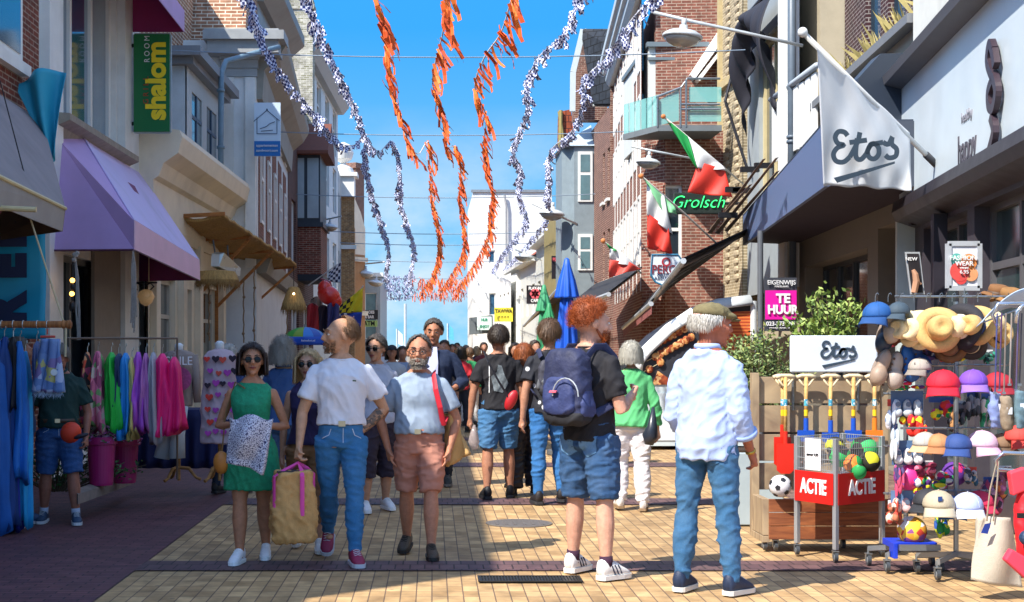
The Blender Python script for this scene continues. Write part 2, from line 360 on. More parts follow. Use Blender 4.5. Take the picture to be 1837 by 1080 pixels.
# ================================================================ ground, sea
b = MB(); b.quad((-400, -20, -.02), (400, -20, -.02), (400, 330, -.02), (-400, 330, -.02))
tag(b.build('ground', M('8a7f70', .9, .2, 1.5, .3, 30)), kind='structure')
b = MB(); b.quad((-4000, 330, -1.2), (4000, 330, -1.2), (4000, 7000, -1.2), (-4000, 7000, -1.2))
tag(b.build('sea', M('1f5f86', .25, .2, .05, .5, .3)), kind='structure')
b = MB(); b.quad((-2.1, 2, -.012), (7, 2, -.012), (7, 130, -.012), (-2.1, 130, -.012))
tag(b.build('street', brick('c4a274', 'a08058', '6e5a48', .20, .10, .0045, .26, True, .75, 0, .5, .26, .8, True)), kind='structure')
b = MB(); b.quad((-7, 2, -.008), (-2.1, 2, -.008), (-2.1, 130, -.008), (-7, 130, -.008))
tag(b.build('pavement', brick('70484a', '5a3a40', '33262a', .21, .07, .006, .22, False, .6, .5, .4, .2, .8)), kind='structure')
b = MB(); b.quad((3.75, 13.5, -.008), (8.5, 13.5, -.008), (8.5, 32, -.008), (3.75, 32, -.008))
tag(b.build('side_pavement', brick('8a6d60', '755a50', '40322c', .21, .105, .007, .2, False, .75)), kind='structure')
BAND = brick('6d5150', '5a4245', '33282a', .105, .21, .006, .2, False, .65)
for y0, y1, x0, x1 in ((10.02, 10.48, -2.1, 5), (14.25, 14.85, -2.1, 5), (18.8, 19.5, -2.1, 6), (24.2, 25, -2.1, 6), (30, 31, -2.1, 6), (38, 39.2, -2.1, 6)):
    b = MB(); b.quad((x0, y0, -.004), (x1, y0, -.004), (x1, y1, -.004), (x0, y1, -.004)); tag(b.build('paving_band', BAND), kind='structure')
# drain grate and manhole lid
t = thing('drain_grate', (.66, 9.62, 0), 'dark slotted metal drain grate set in the yellow paving by the red haired man', 'drain')
b = MB()
for k in range(33): b.box((-.33+k*.0206, 0, .001), (.011, .2, .006))
for y in (-.11, .11): b.box((0, y, .002), (.70, .018, .009))
for x in (-.343, .343): b.box((x, 0, .002), (.014, .20, .008))
putl('grate_bars', b.mesh('grate_bars', M('3a3733', .5, .2, 20, metal=.7)), t)
b = MB(); b.box((0, 0, -.003), (.68, .22, .004)); putl('pit', b.mesh('pit', M('0b0a0a', .9, 0)), t)
t = thing('manhole_cover', (.78, 12.75, 0), 'round iron manhole cover in the paving behind the bearded man', 'manhole cover')
b = MB(); b.lathe((0, 0, -.010), [(.30, 0), (.30, .006), (.29, .007)], 28); putl('rim', b.mesh('rim', M('746c64', .6, .2, 30, metal=.2)), t)
b = MB(); b.lathe((0, 0, -.008), [(.27, 0), (.27, .006)], 28)
for k in range(6): b.box((-.2+k*.08, 0, 0), (.03, .32, .004))
putl('lid', b.mesh('lid', M('6a6460', .6, .3, 30, metal=.2)), t)
# ================================================================ buildings, left side
WHITE = M('e4e4e0', .6, .06, 3, .1, 40, dirt=.18); CREAM = M('dfd2ba', .7, .07, 3, .1, 40, dirt=.2); WOODW = M('e2e2de', .45, .05, 4)
BRN = brick('a8795e', '8e6048', 'd9cbb4', .25, .08, .011, var=.3); RBR = brick('7c3f30', '653226', '9a8474', var=.3); DBR = brick('5b3a34', '472c2a', '7c6a60', var=.3)
TAN = brick('ab7d4e', '946a42', 'b09a7c', var=.3); GRY = brick('b9b6a8', 'a3a096', 'd0cdc2', var=.2); PUR = brick('7b5348', '69443c', 'a58f80', var=.3)
BLU = M('39506a', .4, .1, 4); DGR = M('3a3f45', .5, .1, 5); LGR = M('9aa2a6', .55, .08, 4)
def house(name, f, label, cat='building'): return thing(name, f.pt(0, 0, 0), label, cat)
# -- L0: brick house at the picture's left edge (its near half lies outside the frame)
f = Fac((-4.75, 3), (-4.63, 16.75)); t = house('brick_house', f, 'red brick house at the left edge with a grey awning below its windows')
u0 = f.u(-60); ops = [(f.u(-60), f.u(-35), 4.9, 6.6), (f.L-2.55, f.L-1.45, 5.05, 6.9), (f.L-6.5, f.L-5, 4.9, 6.9), (f.L-10, f.L-8.6, 4.9, 6.9), (f.L-4.2, f.L-.4, .35, 3.0), (f.L-9, f.L-5, .35, 3)]
wall(f, 0, f.L, 0, 6.0, [o for o in ops if o[3] <= 4.9], RBR, t)
mass(f, 0, f.L, 0, 5.98, RBR, t)
f2 = Fac(tuple(f.pt(2.5, 0, 0))[:2], tuple(f.pt(f.L, 0, 0))[:2])
wall(f2, 0, f2.L, 6.0, 7.9, [], RBR, t, name='upper_wall'); mass(f2, 0, f2.L, 5.98, 7.9, RBR, t)
wn = (f.L-2.55, f.L-1.45, 5.05, 6.6)
for o in ops:
    if o[3] <= 4.9: window(f, o, t, WOODW, 2, (.65,) if o[2] > 1 else (), sill=PUR if o[2] > 1 else None, fw=.09)
o = (f.L-1.75, f.L-.75, 4.75, 6.3); b = MB(); f.box(b, o[0]-.1, o[1]+.1, .002, .1, o[2]-.13, o[2]); f.box(b, o[0], o[1], .003, .03, o[2], o[3])
b.build('window_surround', WHITE, t); b = MB(); f.box(b, o[0]+.1, o[1]-.1, .03, .04, o[2]+.1, o[3]-.1); b.build('pane', GLASS, t)
# -- L1: purple-awning shop, white pilasters, big upstairs window
f = Fac((-4.63, 16.75), (-4.6, 21.75)); t = house('awning_shop', f, 'white rendered shop house with tall framed upstairs windows above the purple awning')
PAL = M('dedfdb', .6, .07, 3, .15, 40, dirt=.22)
uw0 = f.u(97); uw1 = f.u(208); zs = 4.42
ops = [(uw0, uw1, zs, 6.95), (.35, f.u(183), .3, 2.75), (f.u(262), f.L-.25, .2, 2.75)]
wall(f, 0, f.L, 0, 9.2, ops, PAL, t); mass(f, 0.02, f.L, 0, 9.2, PAL, t)
window(f, ops[0], t, WOODW, 3, (), fw=.11, bar=.05, gm=GLASSB); window(f, ops[1], t, M('70706c', .4, .05), 2, (), fw=.08); window(f, ops[2], t, M('9a9a94', .4, .05), 1, (), fw=.1)
b = MB(); f.prof(b, uw0-.25, uw1+.35, [(.0, zs-.3), (.06, zs-.3), (.12, zs-.16), (.26, zs-.1), (.26, zs-.02), (0, zs)]); b.build('window_sill', M('8d8578', .8, .2, 8, .3, 60, dirt=.5), t)
for xa, xb in ((71, 97), (210, 236)):
    b = MB(); f.box(b, f.u(xa), f.u(xb)-.02, .003, .12, 0, 9.1); b.build('pilaster', PAL, t)
b = MB(); f.box(b, f.u(163), f.u(232), .004, .05, 0, 3.0); b.build('pier_panel', M('8f857a', .8, .1, 6), t)
b = MB(); f.prof(b, 0, f.L, [(0, 9.0), (.15, 9.0), (.4, 9.3), (.4, 9.45), (0, 9.45)]); b.build('cornice', WHITE, t)
# upper magenta awning over that window
# -- L2: cream shop cornice, brick upper storey with dormer box
f = Fac((-4.6, 21.8), (-4.45, 30.6)); t = house('cornice_shop', f, 'brick house with a long cream shop cornice and a boxed grey bay window upstairs')
zc0 = f.uz(460, 392, .3)[1]; zc = 4.35
ops = [(.5, 2.1, .5, 2.7), (2.6, 3.6, .1, 2.6), (4.2, 6.2, .5, 2.7), (6.7, 8.2, .5, 2.7)]
wall(f, 0, f.L, 0, zc+.6, ops, CREAM, t, name='shop_front', n=.25)
for o in ops: window(f, o, t, M('b9b2a2', .5, .06), 2 if o[1]-o[0] > 1.5 else 1, (.72,), n=.25, fw=.09)
for uu in (.1, 2.3, 3.85, 6.4, 8.45): b = MB(); f.box(b, uu, uu+.3, .252, .36, 0, 3.4); b.build('pilaster', CREAM, t)
b = MB(); f.prof(b, -.05, f.L, [(.2, 3.35), (.3, 3.35), (.34, 3.5), (.34, 4.15), (.42, 4.2), (.5, 4.4), (.72, 4.55), (.78, 4.8), (.74, 4.9), (.0, 5.0), (.0, 3.35)]); b.build('cornice', CREAM, t)
wall(f, 0, f.L, 4.95, 9.4, [(.6, 1.6, 5.5, 7.4)], BRN, t, n=-.6, name='upper_wall'); window(f, (.6, 1.6, 5.5, 7.4), t, WOODW, 1, (.6,), n=-.6); mass(f, 0, f.L, 0, 9.4, BRN, t, n=-.93)
# boxed bay
fe = Fac((-5.7, 24.6), (-4.28, 24.6)); fs = Fac((-4.28, 24.62), (-4.22, 28.2))
za, zb = 5.0, fe.uz(350, 118)[1]
bay = MB(); bay.prism([(-5.6, 24.6, za), (-4.28, 24.6, za), (-4.22, 28.2, za), (-5.6, 28.2, za)], (0, 0, zb-za)); bw = bay.build('bay_window', M('b8c4cc', .55, .1, 4, dirt=.15), t)
wall(fs, .02, 3.5, za, zb, [(.5, 1.5, za+.25, zb-.35), (2, 3.1, za+.25, zb-.35)], M('aeb6ba', .55, .08, 4), bw, n=.03, name='bay_front')
for o in ((.5, 1.5, za+.25, zb-.35), (2, 3.1, za+.25, zb-.35)):
    k = MB(); fs.box(k, o[0], o[1], .004, .01, o[2], o[3]); k.build('pane', GLASS, bw); k = MB(); fs.box(k, (o[0]+o[1])/2-.03, (o[0]+o[1])/2+.03, .01, .03, o[2], o[3]); fs.box(k, o[0], o[1], .011, .028, (o[2]+o[3])/2-.03, (o[2]+o[3])/2+.03); k.build('glazing_bar', BLU, bw)
k = MB(); k.prism([(-5.7, 24.4, zb), (-4.1, 24.4, zb), (-4.02, 28.4, zb), (-5.7, 28.4, zb)], (0, 0, .12)); k.prism([(-5.7, 24.25, zb+.12), (-3.95, 24.25, zb+.12), (-3.87, 28.55, zb+.12), (-5.7, 28.55, zb+.12)], (0, 0, .16)); k.build('cornice', M('7b7f86', .5, .1, 5, dirt=.2), bw)
# drainpipe
b = MB(); p = [px(500, 85, 27.6), px(470, 92, 27.2), px(405, 110, 26.6), px(397, 130, 26.3), px(396, 260, 26.3), px(396, 306, 26.3)]; b.tube(p, .055, 10)
for yy in (160, 262): b.cyl(px(396, yy, 26.3), px(396, yy+5, 26.3), .075)
b.build('drainpipe', M('6c8594', .5, .15, 5), t, smooth=True)
# -- L3: white house whose end wall faces us, red brick strips between white pilasters on the street side
ye = 29.0; xe = (388-CX)*ye/FP; xr = (516-CX)*39.5/FP
fe = Fac(((388-CX)*ye/FP-.0, ye), ((460-CX)*ye/FP, ye)); f = Fac(((460-CX)*ye/FP, ye), ((516-CX)*41/FP, 41))
t = house('pilaster_house', fe, 'tall white house with fluted corner piers and deep cornices beyond the bay window')
ztop = fe.uz(430, 72)[1]
wall(fe, -1.2, fe.L, 0, ztop, [], M('e2e4e4', .6, .06, 3, dirt=.15), t, name='end_wall'); mass(fe, -1.2, fe.L-.8, 0, ztop-.01, WHITE, t, depth=11.5, n=-.01)
for xa, xb in ((402, 420), (441, 459)):
    b = MB(); fe.box(b, fe.u(xa), fe.u(xb)+.0, .004, .1, 3.2, fe.uz(400, 140)[1]); b.build('pilaster', WHITE, t)
b = MB(); 
for k in range(4):
    z = fe.uz(400, 138)[1]+k*.17; fe.box(b, fe.u(398)-.02*k, fe.L+.02*k+.02, .003, .06+.03*k, z, z+.165)
b.build('moulding', M('a9aeb0', .6, .08, 4), t)
b = MB(); fe.box(b, fe.u(378), fe.L+.5, -.3, .5, ztop-.35, ztop-.1); fe.box(b, fe.u(372), fe.L+.62, -.3, .6, ztop-.1, ztop+.08); fe.box(b, fe.u(372), fe.L+.5, -.3, .45, ztop+.081, ztop+.14)
b.build('cornice', M('9c9fa0', .6, .1, 4, dirt=.3), t)
# street side with strips
strips = []
for k in range(5):
    u = .5+k*2.25; strips.append((u, u+1.5, 3.6, ztop-1.5))
wall(f, 0, f.L, 0, ztop, [], M('cccfcf', .6, .07, 3, dirt=.15), t, n=.0, name='street_wall', rev=.05)
for s_ in strips:
    b = MB(); f.box(b, s_[0], s_[1], .004, .012, s_[2], s_[3]); b.build('brick_panel', RBR, t)
    for zz in (4.2, 6.6):
        window(f, (s_[0]+.35, s_[1]-.35, zz, zz+1.6), t, WOODW, 1, (.6,), n=.13, fw=.07)
b = MB(); f.prof(b, 0.01, f.L, [(0, ztop-1.2), (.12, ztop-1.2), (.16, ztop-.6), (.45, ztop-.35), (.6, ztop-.1), (.62, ztop+.05), (0, ztop+.06)]); f.prof(b, .0, f.L, [(0, 3.1), (.2, 3.1), (.3, 3.4), (0, 3.5)]); b.build('street_cornice', M('8f8b80', .65, .1, 4, dirt=.3), t)
b = MB(); fe.prof(b, -1.2, fe.L-.35, [(-4, ztop+.08), (-.9, ztop+.08), (-1.7, ztop+3.2), (-4, ztop+3.2)]); b.build('roof', BRN, t)
# upper attic with another cornice up to the frame top
fu = Fac(((470-CX)*32/FP-.1, 32), ((512-CX)*38/FP, 38))
b = MB(); fu.box(b, 0, fu.L, -3, 0, ztop, ztop+1.9); b.build('attic', M('9aa0a2', .6, .1, 4), t)
b = MB(); fu.prof(b, -.1, fu.L+.1, [(0, ztop+1.5), (.15, ztop+1.5), (.5, ztop+1.8), (.5, ztop+2.05), (0, ztop+2.1)]); b.build('attic_cornice', M('8d8a84', .6, .1, 4, dirt=.3), t)
# -- L4: brown brick house with hanging bay, white painted gable and chimney behind
f = Fac(((517-CX)*41/FP, 41), ((562-CX)*50/FP, 50)); t = house('bay_house', f, 'dark red brick house with an overhanging brick bay and small dark dormer')
zt = f.uz(540, 245)[1]
wall(f, 0, f.L, 0, zt, [(1, 2.4, 4, 6), (5, 6.4, 4, 6), (1, 3.4, .5, 3), (5, 8, .5, 3)], DBR, t); mass(f, 0.02, f.L, 0, zt+1.6, RBR, t, n=-.3)
for o in ((1, 2.4, 4, 6), (5, 6.4, 4, 6), (1, 3.4, .5, 3), (5, 8, .5, 3)): window(f, o, t, WOODW, 2)
fb = Fac(((522-CX)*44/FP, 44), ((561-CX)*44/FP+.25, 44)); z0, z1, z2 = fb.uz(540, 492)[1], fb.uz(540, 400)[1], fb.uz(540, 275)[1]
b = MB(); fb.box(b, 0, fb.L, 0, -2.6, z0, z1); k = b.build('bay', RBR, t)
b = MB(); fb.box(b, .02, fb.L-.02, -.01, -2.55, z1, z2); fb.box(b, -.05, fb.L+.08, .08, -2.7, z1-.12, z1+.02); b.build('bay_frame', M('2c3540', .5, .1), k)
for a in (.06, fb.L*.55):
    w = MB(); fb.box(w, a, a+fb.L*.38, .003, .03, z1+.15, z2-.15); w.build('pane', M('9fb0b8', .1, .1, 2, coat=.5), k)
b = MB(); fb.prof(b, -.25, fb.L+.25, [(.35, z2-.05), (.35, z2+.05), (-1.2, z2+1.1), (-2.7, z2+.1), (-2.7, z2-.05)]); b.build('bay_roof', M('6d3d2e', .8, .15, 8, .3), k)
b = MB(); fb.box(b, -.06, fb.L+.06, .06, -2.66, z0-.2, z0+.0); b.build('bay_base', M('1f2630', .6, .1), k)
# -- L5: white painted brick house with chimney
f = Fac(((545-CX)*50/FP, 50.1), ((606-CX)*63/FP, 63)); t = house('painted_house', f, 'white painted brick house with a mossy chimney on its gable end')
zt = f.uz(572, 90)[1]; zt = 12.0
fe = Fac(((470-CX)*50/FP, 50.05), ((562-CX)*50/FP, 50.05))
wall(fe, 0, fe.L, 0, 12.4, [], GRY, t, name='end_wall')
b = MB(); fe.box(b, fe.L-.95, fe.L-.02, -.8, .05, 9, 13.9); fe.box(b, fe.L-1.0, fe.L+.03, -.85, .1, 13.5, 13.7); b.build('chimney', brick('b9b6a8', '7b7a5c', 'c8c5ba', dirt=.5), t)
b = MB()
for k in range(2): b.cyl(fe.pt(fe.L-.7+.4*k, -.4, 13.9), fe.pt(fe.L-.7+.4*k, -.4, 14.3), .11)
b.build('chimney_pot', M('9a6a4a', .8, .2), t)
ops = [(1+3.2*k, 2.6+3.2*k, z, z+1.9) for k in range(4) for z in (4.2, 7.4, 9.9)]; ops = [o for o in ops if o[3] < 12.2]
wall(f, 0, f.L, 0, 12.2, ops, M('ccd2d4', .6, .08, 3), t); mass(f, .02, f.L, 0, 12.15, GRY, t, n=-.3)
for o in ops: window(f, o, t, WOODW, 2, (.6,))
b = MB(); f.prof(b, 0, f.L, [(0, 11.9), (.25, 11.9), (.5, 12.2), (.5, 12.4), (0, 12.4)]); b.build('cornice', LGR, t)
b = MB(); f.prof(b, 0, f.L, [(.3, 12.42), (-3.2, 15.0), (-6.8, 12.42)]); b.build('roof', M('5a5f66', .8, .15, 5, .3), t)
# -- L6: grey slate box, blue-black
f = Fac(((606-CX)*63/FP, 63), ((612-CX)*68/FP, 68)); t = house('narrow_house', f, 'narrow grey house with a dark side wall and pale downpipe')
wall(f, 0, f.L, 0, 9.6, [(1, 2, 4, 6), (3, 4, 4, 6), (1, 2, 7, 8.6), (3, 4, 7, 8.6)], LGR, t); mass(f, 0, f.L, 0, 9.6, DGR, t, n=-.3)
for o in ((1, 2, 4, 6), (3, 4, 4, 6), (1, 2, 7, 8.6), (3, 4, 7, 8.6)): window(f, o, t, BLU)
# -- L7: tan brick tower with ball finial
f = Fac(((612-CX)*68/FP, 68), ((636-CX)*78/FP, 78)); fe = Fac(((580-CX)*68/FP, 67.95), ((636-CX)*68/FP, 67.95)); t = house('tower_house', f, 'tan brick house with a white capped corner tower and ball finial')
wall(fe, 0, fe.L, 0, 8.9, [(1.0, 1.2, 3, 3.2)], TAN, t, name='end_wall'); mass(f, .2, f.L, 0, 8.6, TAN, t, n=0)
ct = fe.pt(fe.L-.55, -.3, 0)
b = MB(); b.box((ct.x, ct.y, 9.3), (1.1, 1.1, 1.0)); b.box((ct.x, ct.y, 9.85), (1.4, 1.4, .18)); b.lathe((ct.x, ct.y, 9.9), [(.55, 0), (.45, .3), (.12, .5), (.14, .55), (.42, .75), (.5, 1.05), (.38, 1.4), (.05, 1.55)], 18); b.build('finial', WHITE, t, smooth=False)
for z_ in (6.3, 3.4): b = MB(); fe.box(b, fe.L-1.1, fe.L+.1, .01, .12, z_, z_+.2); b.build('string_course', WHITE, t)
b = MB()
for k in range(4): fe.box(b, fe.L-1.9-.0, fe.L-1.6, .01, .05, 2+2*k, 3.2+2*k)
b.build('narrow_windows', GLASS, t)
# -- L8: house with curved gable
f = Fac(((636-CX)*78/FP, 78), ((654-CX)*96/FP, 96)); fe = Fac(((612-CX)*78/FP, 77.9), ((655-CX)*80/FP, 80)); t = house('gable_house', f, 'orange brick house with a pale curved gable beyond the tower')
wall(fe, 0, fe.L, 0, 8.2, [], M('a8794f', .8, .15, 4), t, name='end_wall'); mass(f, .2, f.L, 0, 8.2, TAN, t, n=0)
b = MB(); b.prism([fe.pt(fe.L*.35, .01, 6.8), fe.pt(fe.L, .01, 6.8), fe.pt(fe.L, .01, 8.3), fe.pt(fe.L*.8, .01, 9.2), fe.pt(fe.L*.55, .01, 9.9), fe.pt(fe.L*.35, .01, 10.3)], fe.n*-.4); b.build('gable', CREAM, t)
b = MB(); fe.box(b, fe.L-1.0, fe.L-.1, -.6, .0, 8.5, 11.6); fe.box(b, fe.L-1.1, fe.L, -.7, .1, 11.6, 11.9); b.build('chimney', PUR, t)
for z_ in (6.4, 3.4): b = MB(); fe.box(b, 0, fe.L+.12, .0, .12, z_, z_+.25); b.build('string_course', CREAM, t)
# -- L9: last grey house with tall window
f = Fac(((650-CX)*96/FP, 96), ((682-CX)*120/FP, 120)); fe = Fac(((640-CX)*96/FP, 95.9), ((682-CX)*96/FP, 95.9)); t = house('end_house', f, 'last small grey house on the left with one tall window')
ops = [(.55, 1.35, 2.2, 5.3)]
wall(fe, 0, fe.L, 0, 6.4, ops, LGR, t, name='end_wall'); window(fe, ops[0], t, WOODW, 1, (.55,), gm=M('6f8f96', .2, .2, 2)); mass(fe, 0, fe.L, 0, 6.35, LGR, t, n=-.3, depth=14)
b = MB(); fe.box(b, -.1, fe.L+.2, -3, .25, 6.4, 6.65); b.build('cornice', WHITE, t)
# ================================================================ buildings, right side
# -- R1 boutique with white panel
f = Fac((4.55, 9.6), (5.6, 16.55)); t = house('boutique', f, 'pale boutique with a tall white fascia panel and dark framed shop windows')
zl = lambda x: f.uz(x, 0)[1]
zA = f.uz(1655, 150)[1]; zF0 = f.uz(1660, 352)[1]
us = f.L-.02
ops = [(f.u(1790), f.u(1742), 5.6, 7.9)]
zlow = 3.25; ztopf = 4.55
wall(f, 0, f.L, ztopf, 9.5, ops+[(1.0, 2.2, 5.6, 7.9)], M('d8d8d0', .7, .06, 3, .2, 40, dirt=.12), t, name='upper_wall'); mass(f, 0, f.L, 0, 9.5, WHITE, t, n=-.33)
window(f, ops[0], t, WOODW, 2, (), fw=.1, sill=LGR, gm=GLASSB)
wall(f, 0, f.L, 0, zlow, [(.6, 3.9, .3, 2.9), (4.2, 6.4, .3, 2.9)], M('3d3840', .5, .1, 5), t, name='shop_front', rev=.2)
window(f, (.6, 3.9, .3, 2.9), t, M('5b5a5e', .4, .05), 3, (.78,), rev=.2, gm=M('31484a', .12, .3, 1.5, coat=.6)); window(f, (4.2, 6.4, .3, 2.9), t, M('5b5a5e', .4, .05), 2, (.78,), rev=.2, gm=M('31484a', .12, .3, 1.5, coat=.6))
b = MB(); f.box(b, .0, f.L-.02, .0, .16, zlow, ztopf); fp = b.build('fascia_panel', M('c9d5dc', .35, .05, 2), t)
b = MB(); f.prof(b, 0, f.L+.1, [(0, ztopf), (.17, ztopf+.002), (.36, ztopf+.05), (.38, ztopf+.14), (.1, ztopf+.22), (0, ztopf+.22)]); b.build('ledge', M('54545a', .5, .1, 5), t)
b = MB(); f.prof(b, .1, f.L-.1, [(.0, zlow-.3), (.22, zlow-.22), (.26, zlow-.12), (.24, zlow-.003), (0, zlow-.003)]); b.build('awning_cassette', M('2e2a30', .4, .1, 5), t)
b = MB(); f.box(b, f.L-.12, f.L+.0, -.2, .2, 0, zlow-.001); b.build('corner_pilaster', M('b9c6c4', .5, .05), t)
b = MB(); f.box(b, f.u(1700)-.02, f.u(1700)+.14, .005, .14, 0, zlow-.3); b.build('dark_column', M('26222c', .5, .1), t)
uu = f.u(1768); rt = -f.d
zc_ = f.uz(1768, 265)[1]
text('happy', .4, M('4a4650', .5, 0), f.pt(uu, .165, zc_), rt, (0, 0, 1), fp, sx=.8, fat=.004)
text('healthy', .14, M('8a8a94', .5, 0), f.pt(uu, .165, zc_+.3), rt, (0, 0, 1), fp, sx=1.1)
text('beauty', .15, M('5a5660', .5, 0), f.pt(uu, .165, zc_-.27), rt, (0, 0, 1), fp, sx=1.1)
# big ornate letters standing on the fascia, at the frame's edge
u8 = f.u(1832); z8 = f.uz(1832, 130, .2)[1]; C = f.pt(u8, .18, z8)
stroke([[(-.02, .34), (-.12, .42), (-.2, .3), (-.1, .18), (.02, .1), (.1, -.02), (0, -.14), (-.14, -.1), (-.16, .02), (-.02, .1)], [(-.02, .34), (.06, .2)], [(-.08, -.2), (.02, -.34), (-.16, -.5)]], C, rt, (0, 0, 1), .085, M('3b2f38', .4, 0), fp, 'emblem', .05)
# -- R2 drugstore: dark blue canopy, recess, balcony with white railing
f = Fac((5.6, 16.6), (6.2, 24)); f2 = Fac((6.2, 24), (6.3, 28.4)); t = house('drugstore', f, 'drugstore with a dark blue canopy, a recessed entrance and a balcony with white railing')
ops = [(.2, 1.7, .05, 3.1), (2.3, 6.9, .1, 2.9)]
BEI = M('b5aa92', .75, .07, 3, .2, 40, dirt=.12)
wall(f, 0, f.L, 0, 4.6, ops, M('7b7468', .7, .08, 4), t, rev=.35, name='shop_front')
window(f, ops[0], t, M('504c4a', .4, .05), 1, (), rev=.35, gm=M('4a463c', .3, .2, 2)); window(f, ops[1], t, M('3b4046', .4, .05), 4, (), rev=.35)
mass(f, 0, f.L, 0, 4.6, BEI, t, n=-.6); mass(f2, 0, f2.L, 0, 9.5, BEI, t, n=-.35)
wall(f, 0, f.L, 4.6, 5.36, [], BEI, t, name='parapet', n=-.1); b = MB(); f.box(b, -.02, f.L, -.6, .06, 5.36, 5.47); b.build('parapet_cap', M('77797c', .5, .05), t)
# upper floor set back, brick piers and blue glass
wall(f, 0, f.L, 4.7, 10.5, [(.35+1.5*k, 1.35+1.5*k, 5.2, 9.8) for k in range(4)], brick('45282c', '371f24', '8d8480', var=.3), t, n=-.75, name='upper_wall')
for k in range(4): window(f, (.35+1.5*k, 1.35+1.5*k, 5.2, 9.8), t, M('23303c', .4, .05), 1, (.5,), n=-.75, gm=GLASSB)
mass(f, 0, f.L, 5.5, 10.5, BEI, t, n=-1.0)
b = MB(); r_ = rnd(4)
for k in range(260):
    p = f.pt(r_.choice([.2, 1.6, 3.1, 4.6])+r_.gauss(0, .22), -.3, 5.4); q = p+Vector((r_.gauss(0, .16), r_.gauss(0, .12), r_.uniform(.25, .6))); d = Vector((.006, 0, 0)); b.add([p-d, p+d, (p+q)/2+d+Vector((0, 0, .08)), q], [(0, 1, 2, 3)])
tag(b.build('roof_grass', M('a89a62', .8, .3, 9)), 'dry ornamental grass growing behind the drugstore parapet', 'grass', kind='stuff')
# pale corner column + downpipe between shop and balcony window
b = MB(); f2.box(b, .0, .5, 0, .25, 2.6, 9.5); b.build('pilaster', WOODW, t)
b = MB(); b.cyl(f2.pt(-.15, .16, 2.7), f2.pt(-.15, .16, 9.5), .07)
for z in (5.0, 5.08): b.cyl(f2.pt(-.15, .16, z), f2.pt(-.15, .16, z+.05), .09)
b.build('drainpipe', M('5a6672', .45, .1), t, smooth=True)
wall(f2, .5, f2.L, 2.6, 9.5, [(1.3, 3.3, 4.3, 7.4)], LGR, t, name='balcony_wall'); window(f2, (1.3, 3.3, 4.3, 7.4), t, M('c9b98c', .5, .1), 2, (), fw=.12)
# -- the black folded curtain awning over the balcony window
tb = thing('curtain_awning', f2.pt(1.6, .5, 6), 'black fabric curtain awning draped over the balcony window', 'awning')
def cu(s, q):
    u = .9+2.9*s; z = 7.9-2.2*q*(.25+.75*abs(2*s-1)**1.5)
    return f2.pt(u, .2+.35*math.sin(math.pi*min(1, q*1.2))*(1-.2*abs(2*s-1))+.07*math.sin(s*42)*q, z)
cloth(60, 16, cu, 'fabric', M('24232c', .7, .15, 6), tb, .01)
b = MB(); b.tube([f2.pt(.9, .25, 7.9), f2.pt(3.8, .25, 7.9)], .05); b.tube([f2.pt(3.8, .1, 5), f2.pt(3.8, .55, 6.4), f2.pt(3.8, .25, 7.6)], .03); b.build('frame', M('2a2a30', .5, 0), tb)
# -- railing
zr0 = f.uz(1385, 298, .9)[1]
fr = Fac(((1466-CX)*22.3/FP, 22.3), ((1388-CX)*25.2/FP, 25.2))
tr = thing('balcony_railing', fr.pt(0, 0, 4), 'white balcony railing of upright planks above the blue canopy', 'railing')
for k in range(8):
    u = fr.L*k/7.6+.03; b = MB(); fr.box(b, u, u+.26, -.02, .02, 4.85, 5.9); b.build('plank', WOODW, tr)
b = MB(); b.tube([fr.pt(-.1, .03, 5.98), fr.pt(fr.L+.1, .03, 5.98)], .05); b.tube([fr.pt(-.1, -.04, 4.98), fr.pt(fr.L+.1, -.04, 4.98)], .03); b.build('handrail', M('a9b2bb', .4, .05), tr, smooth=True)
# -- canopy
zt_ = []
P0t, P0b = px(1480, 216, 15.6), px(1480, 334, 15.6); P1t, P1b = px(1333, 386, 24.4), px(1333, 440, 24.4)
tc_ = thing('shop_canopy', (P0b+P1b)/2, 'dark blue metal canopy with ribbed fascia over the drugstore window', 'canopy')
bk = Vector((1.3, .1, 0))
b = MB(); b.prism([P0t, P1t, P1b, P0b], bk*.04); o = b.build('fascia', stripes('5d6f95', '4a5b80', .09, .85, 0, .45), tc_)
b = MB(); b.prism([P0b+bk*.04+Vector((0, 0, .05)), P1b+bk*.04+Vector((0, 0, .05)), P1b+bk, P0b+bk], (0, 0, .06)); b.build('soffit', M('2c2434', .8, .15), tc_)
b = MB(); b.prism([P0t+bk*.04, P0b+bk*.04, P0b+bk, P0t+bk], (0, -.05, 0)); b.build('side_panel', M('434a58', .5, .1), tc_)
b = MB(); b.prism([P0t-Vector((0, 0, .02)), P1t-Vector((0, 0, .02)), P1t+bk, P0t+bk], (0, 0, .03)); b.build('top', M('394252', .5, .1), tc_)
# -- black blade sign box
tb = thing('blade_sign', px(1585, 340, 17), 'large plain dark box sign standing out above the drugstore entrance', 'sign')
a = px(1530, 340, 16.4); c = px(1641, 340, 16.4); d = px(1641, 95, 16.4); e = px(1580, 96, 16.4); g = px(1540, 140, 16.4)
b = MB(); b.prism([a, c, d, e, g], (0, .35, 0)); b.build('box', M('2b3442', .45, .08, 2), tb)
b = MB(); b.prism([c+Vector((.004, 0, 0)), c+Vector((.03, 0, 0)), d+Vector((.03, 0, 0)), d+Vector((.004, 0, 0))], (0, .33, 0)); b.build('edge_trim', M('4c5866', .4, .05), tb)
b = MB(); b.box(px(1640, 395, 16.2), (.1, .1, .12)); b.build('bracket', M('16161a', .4), tb)
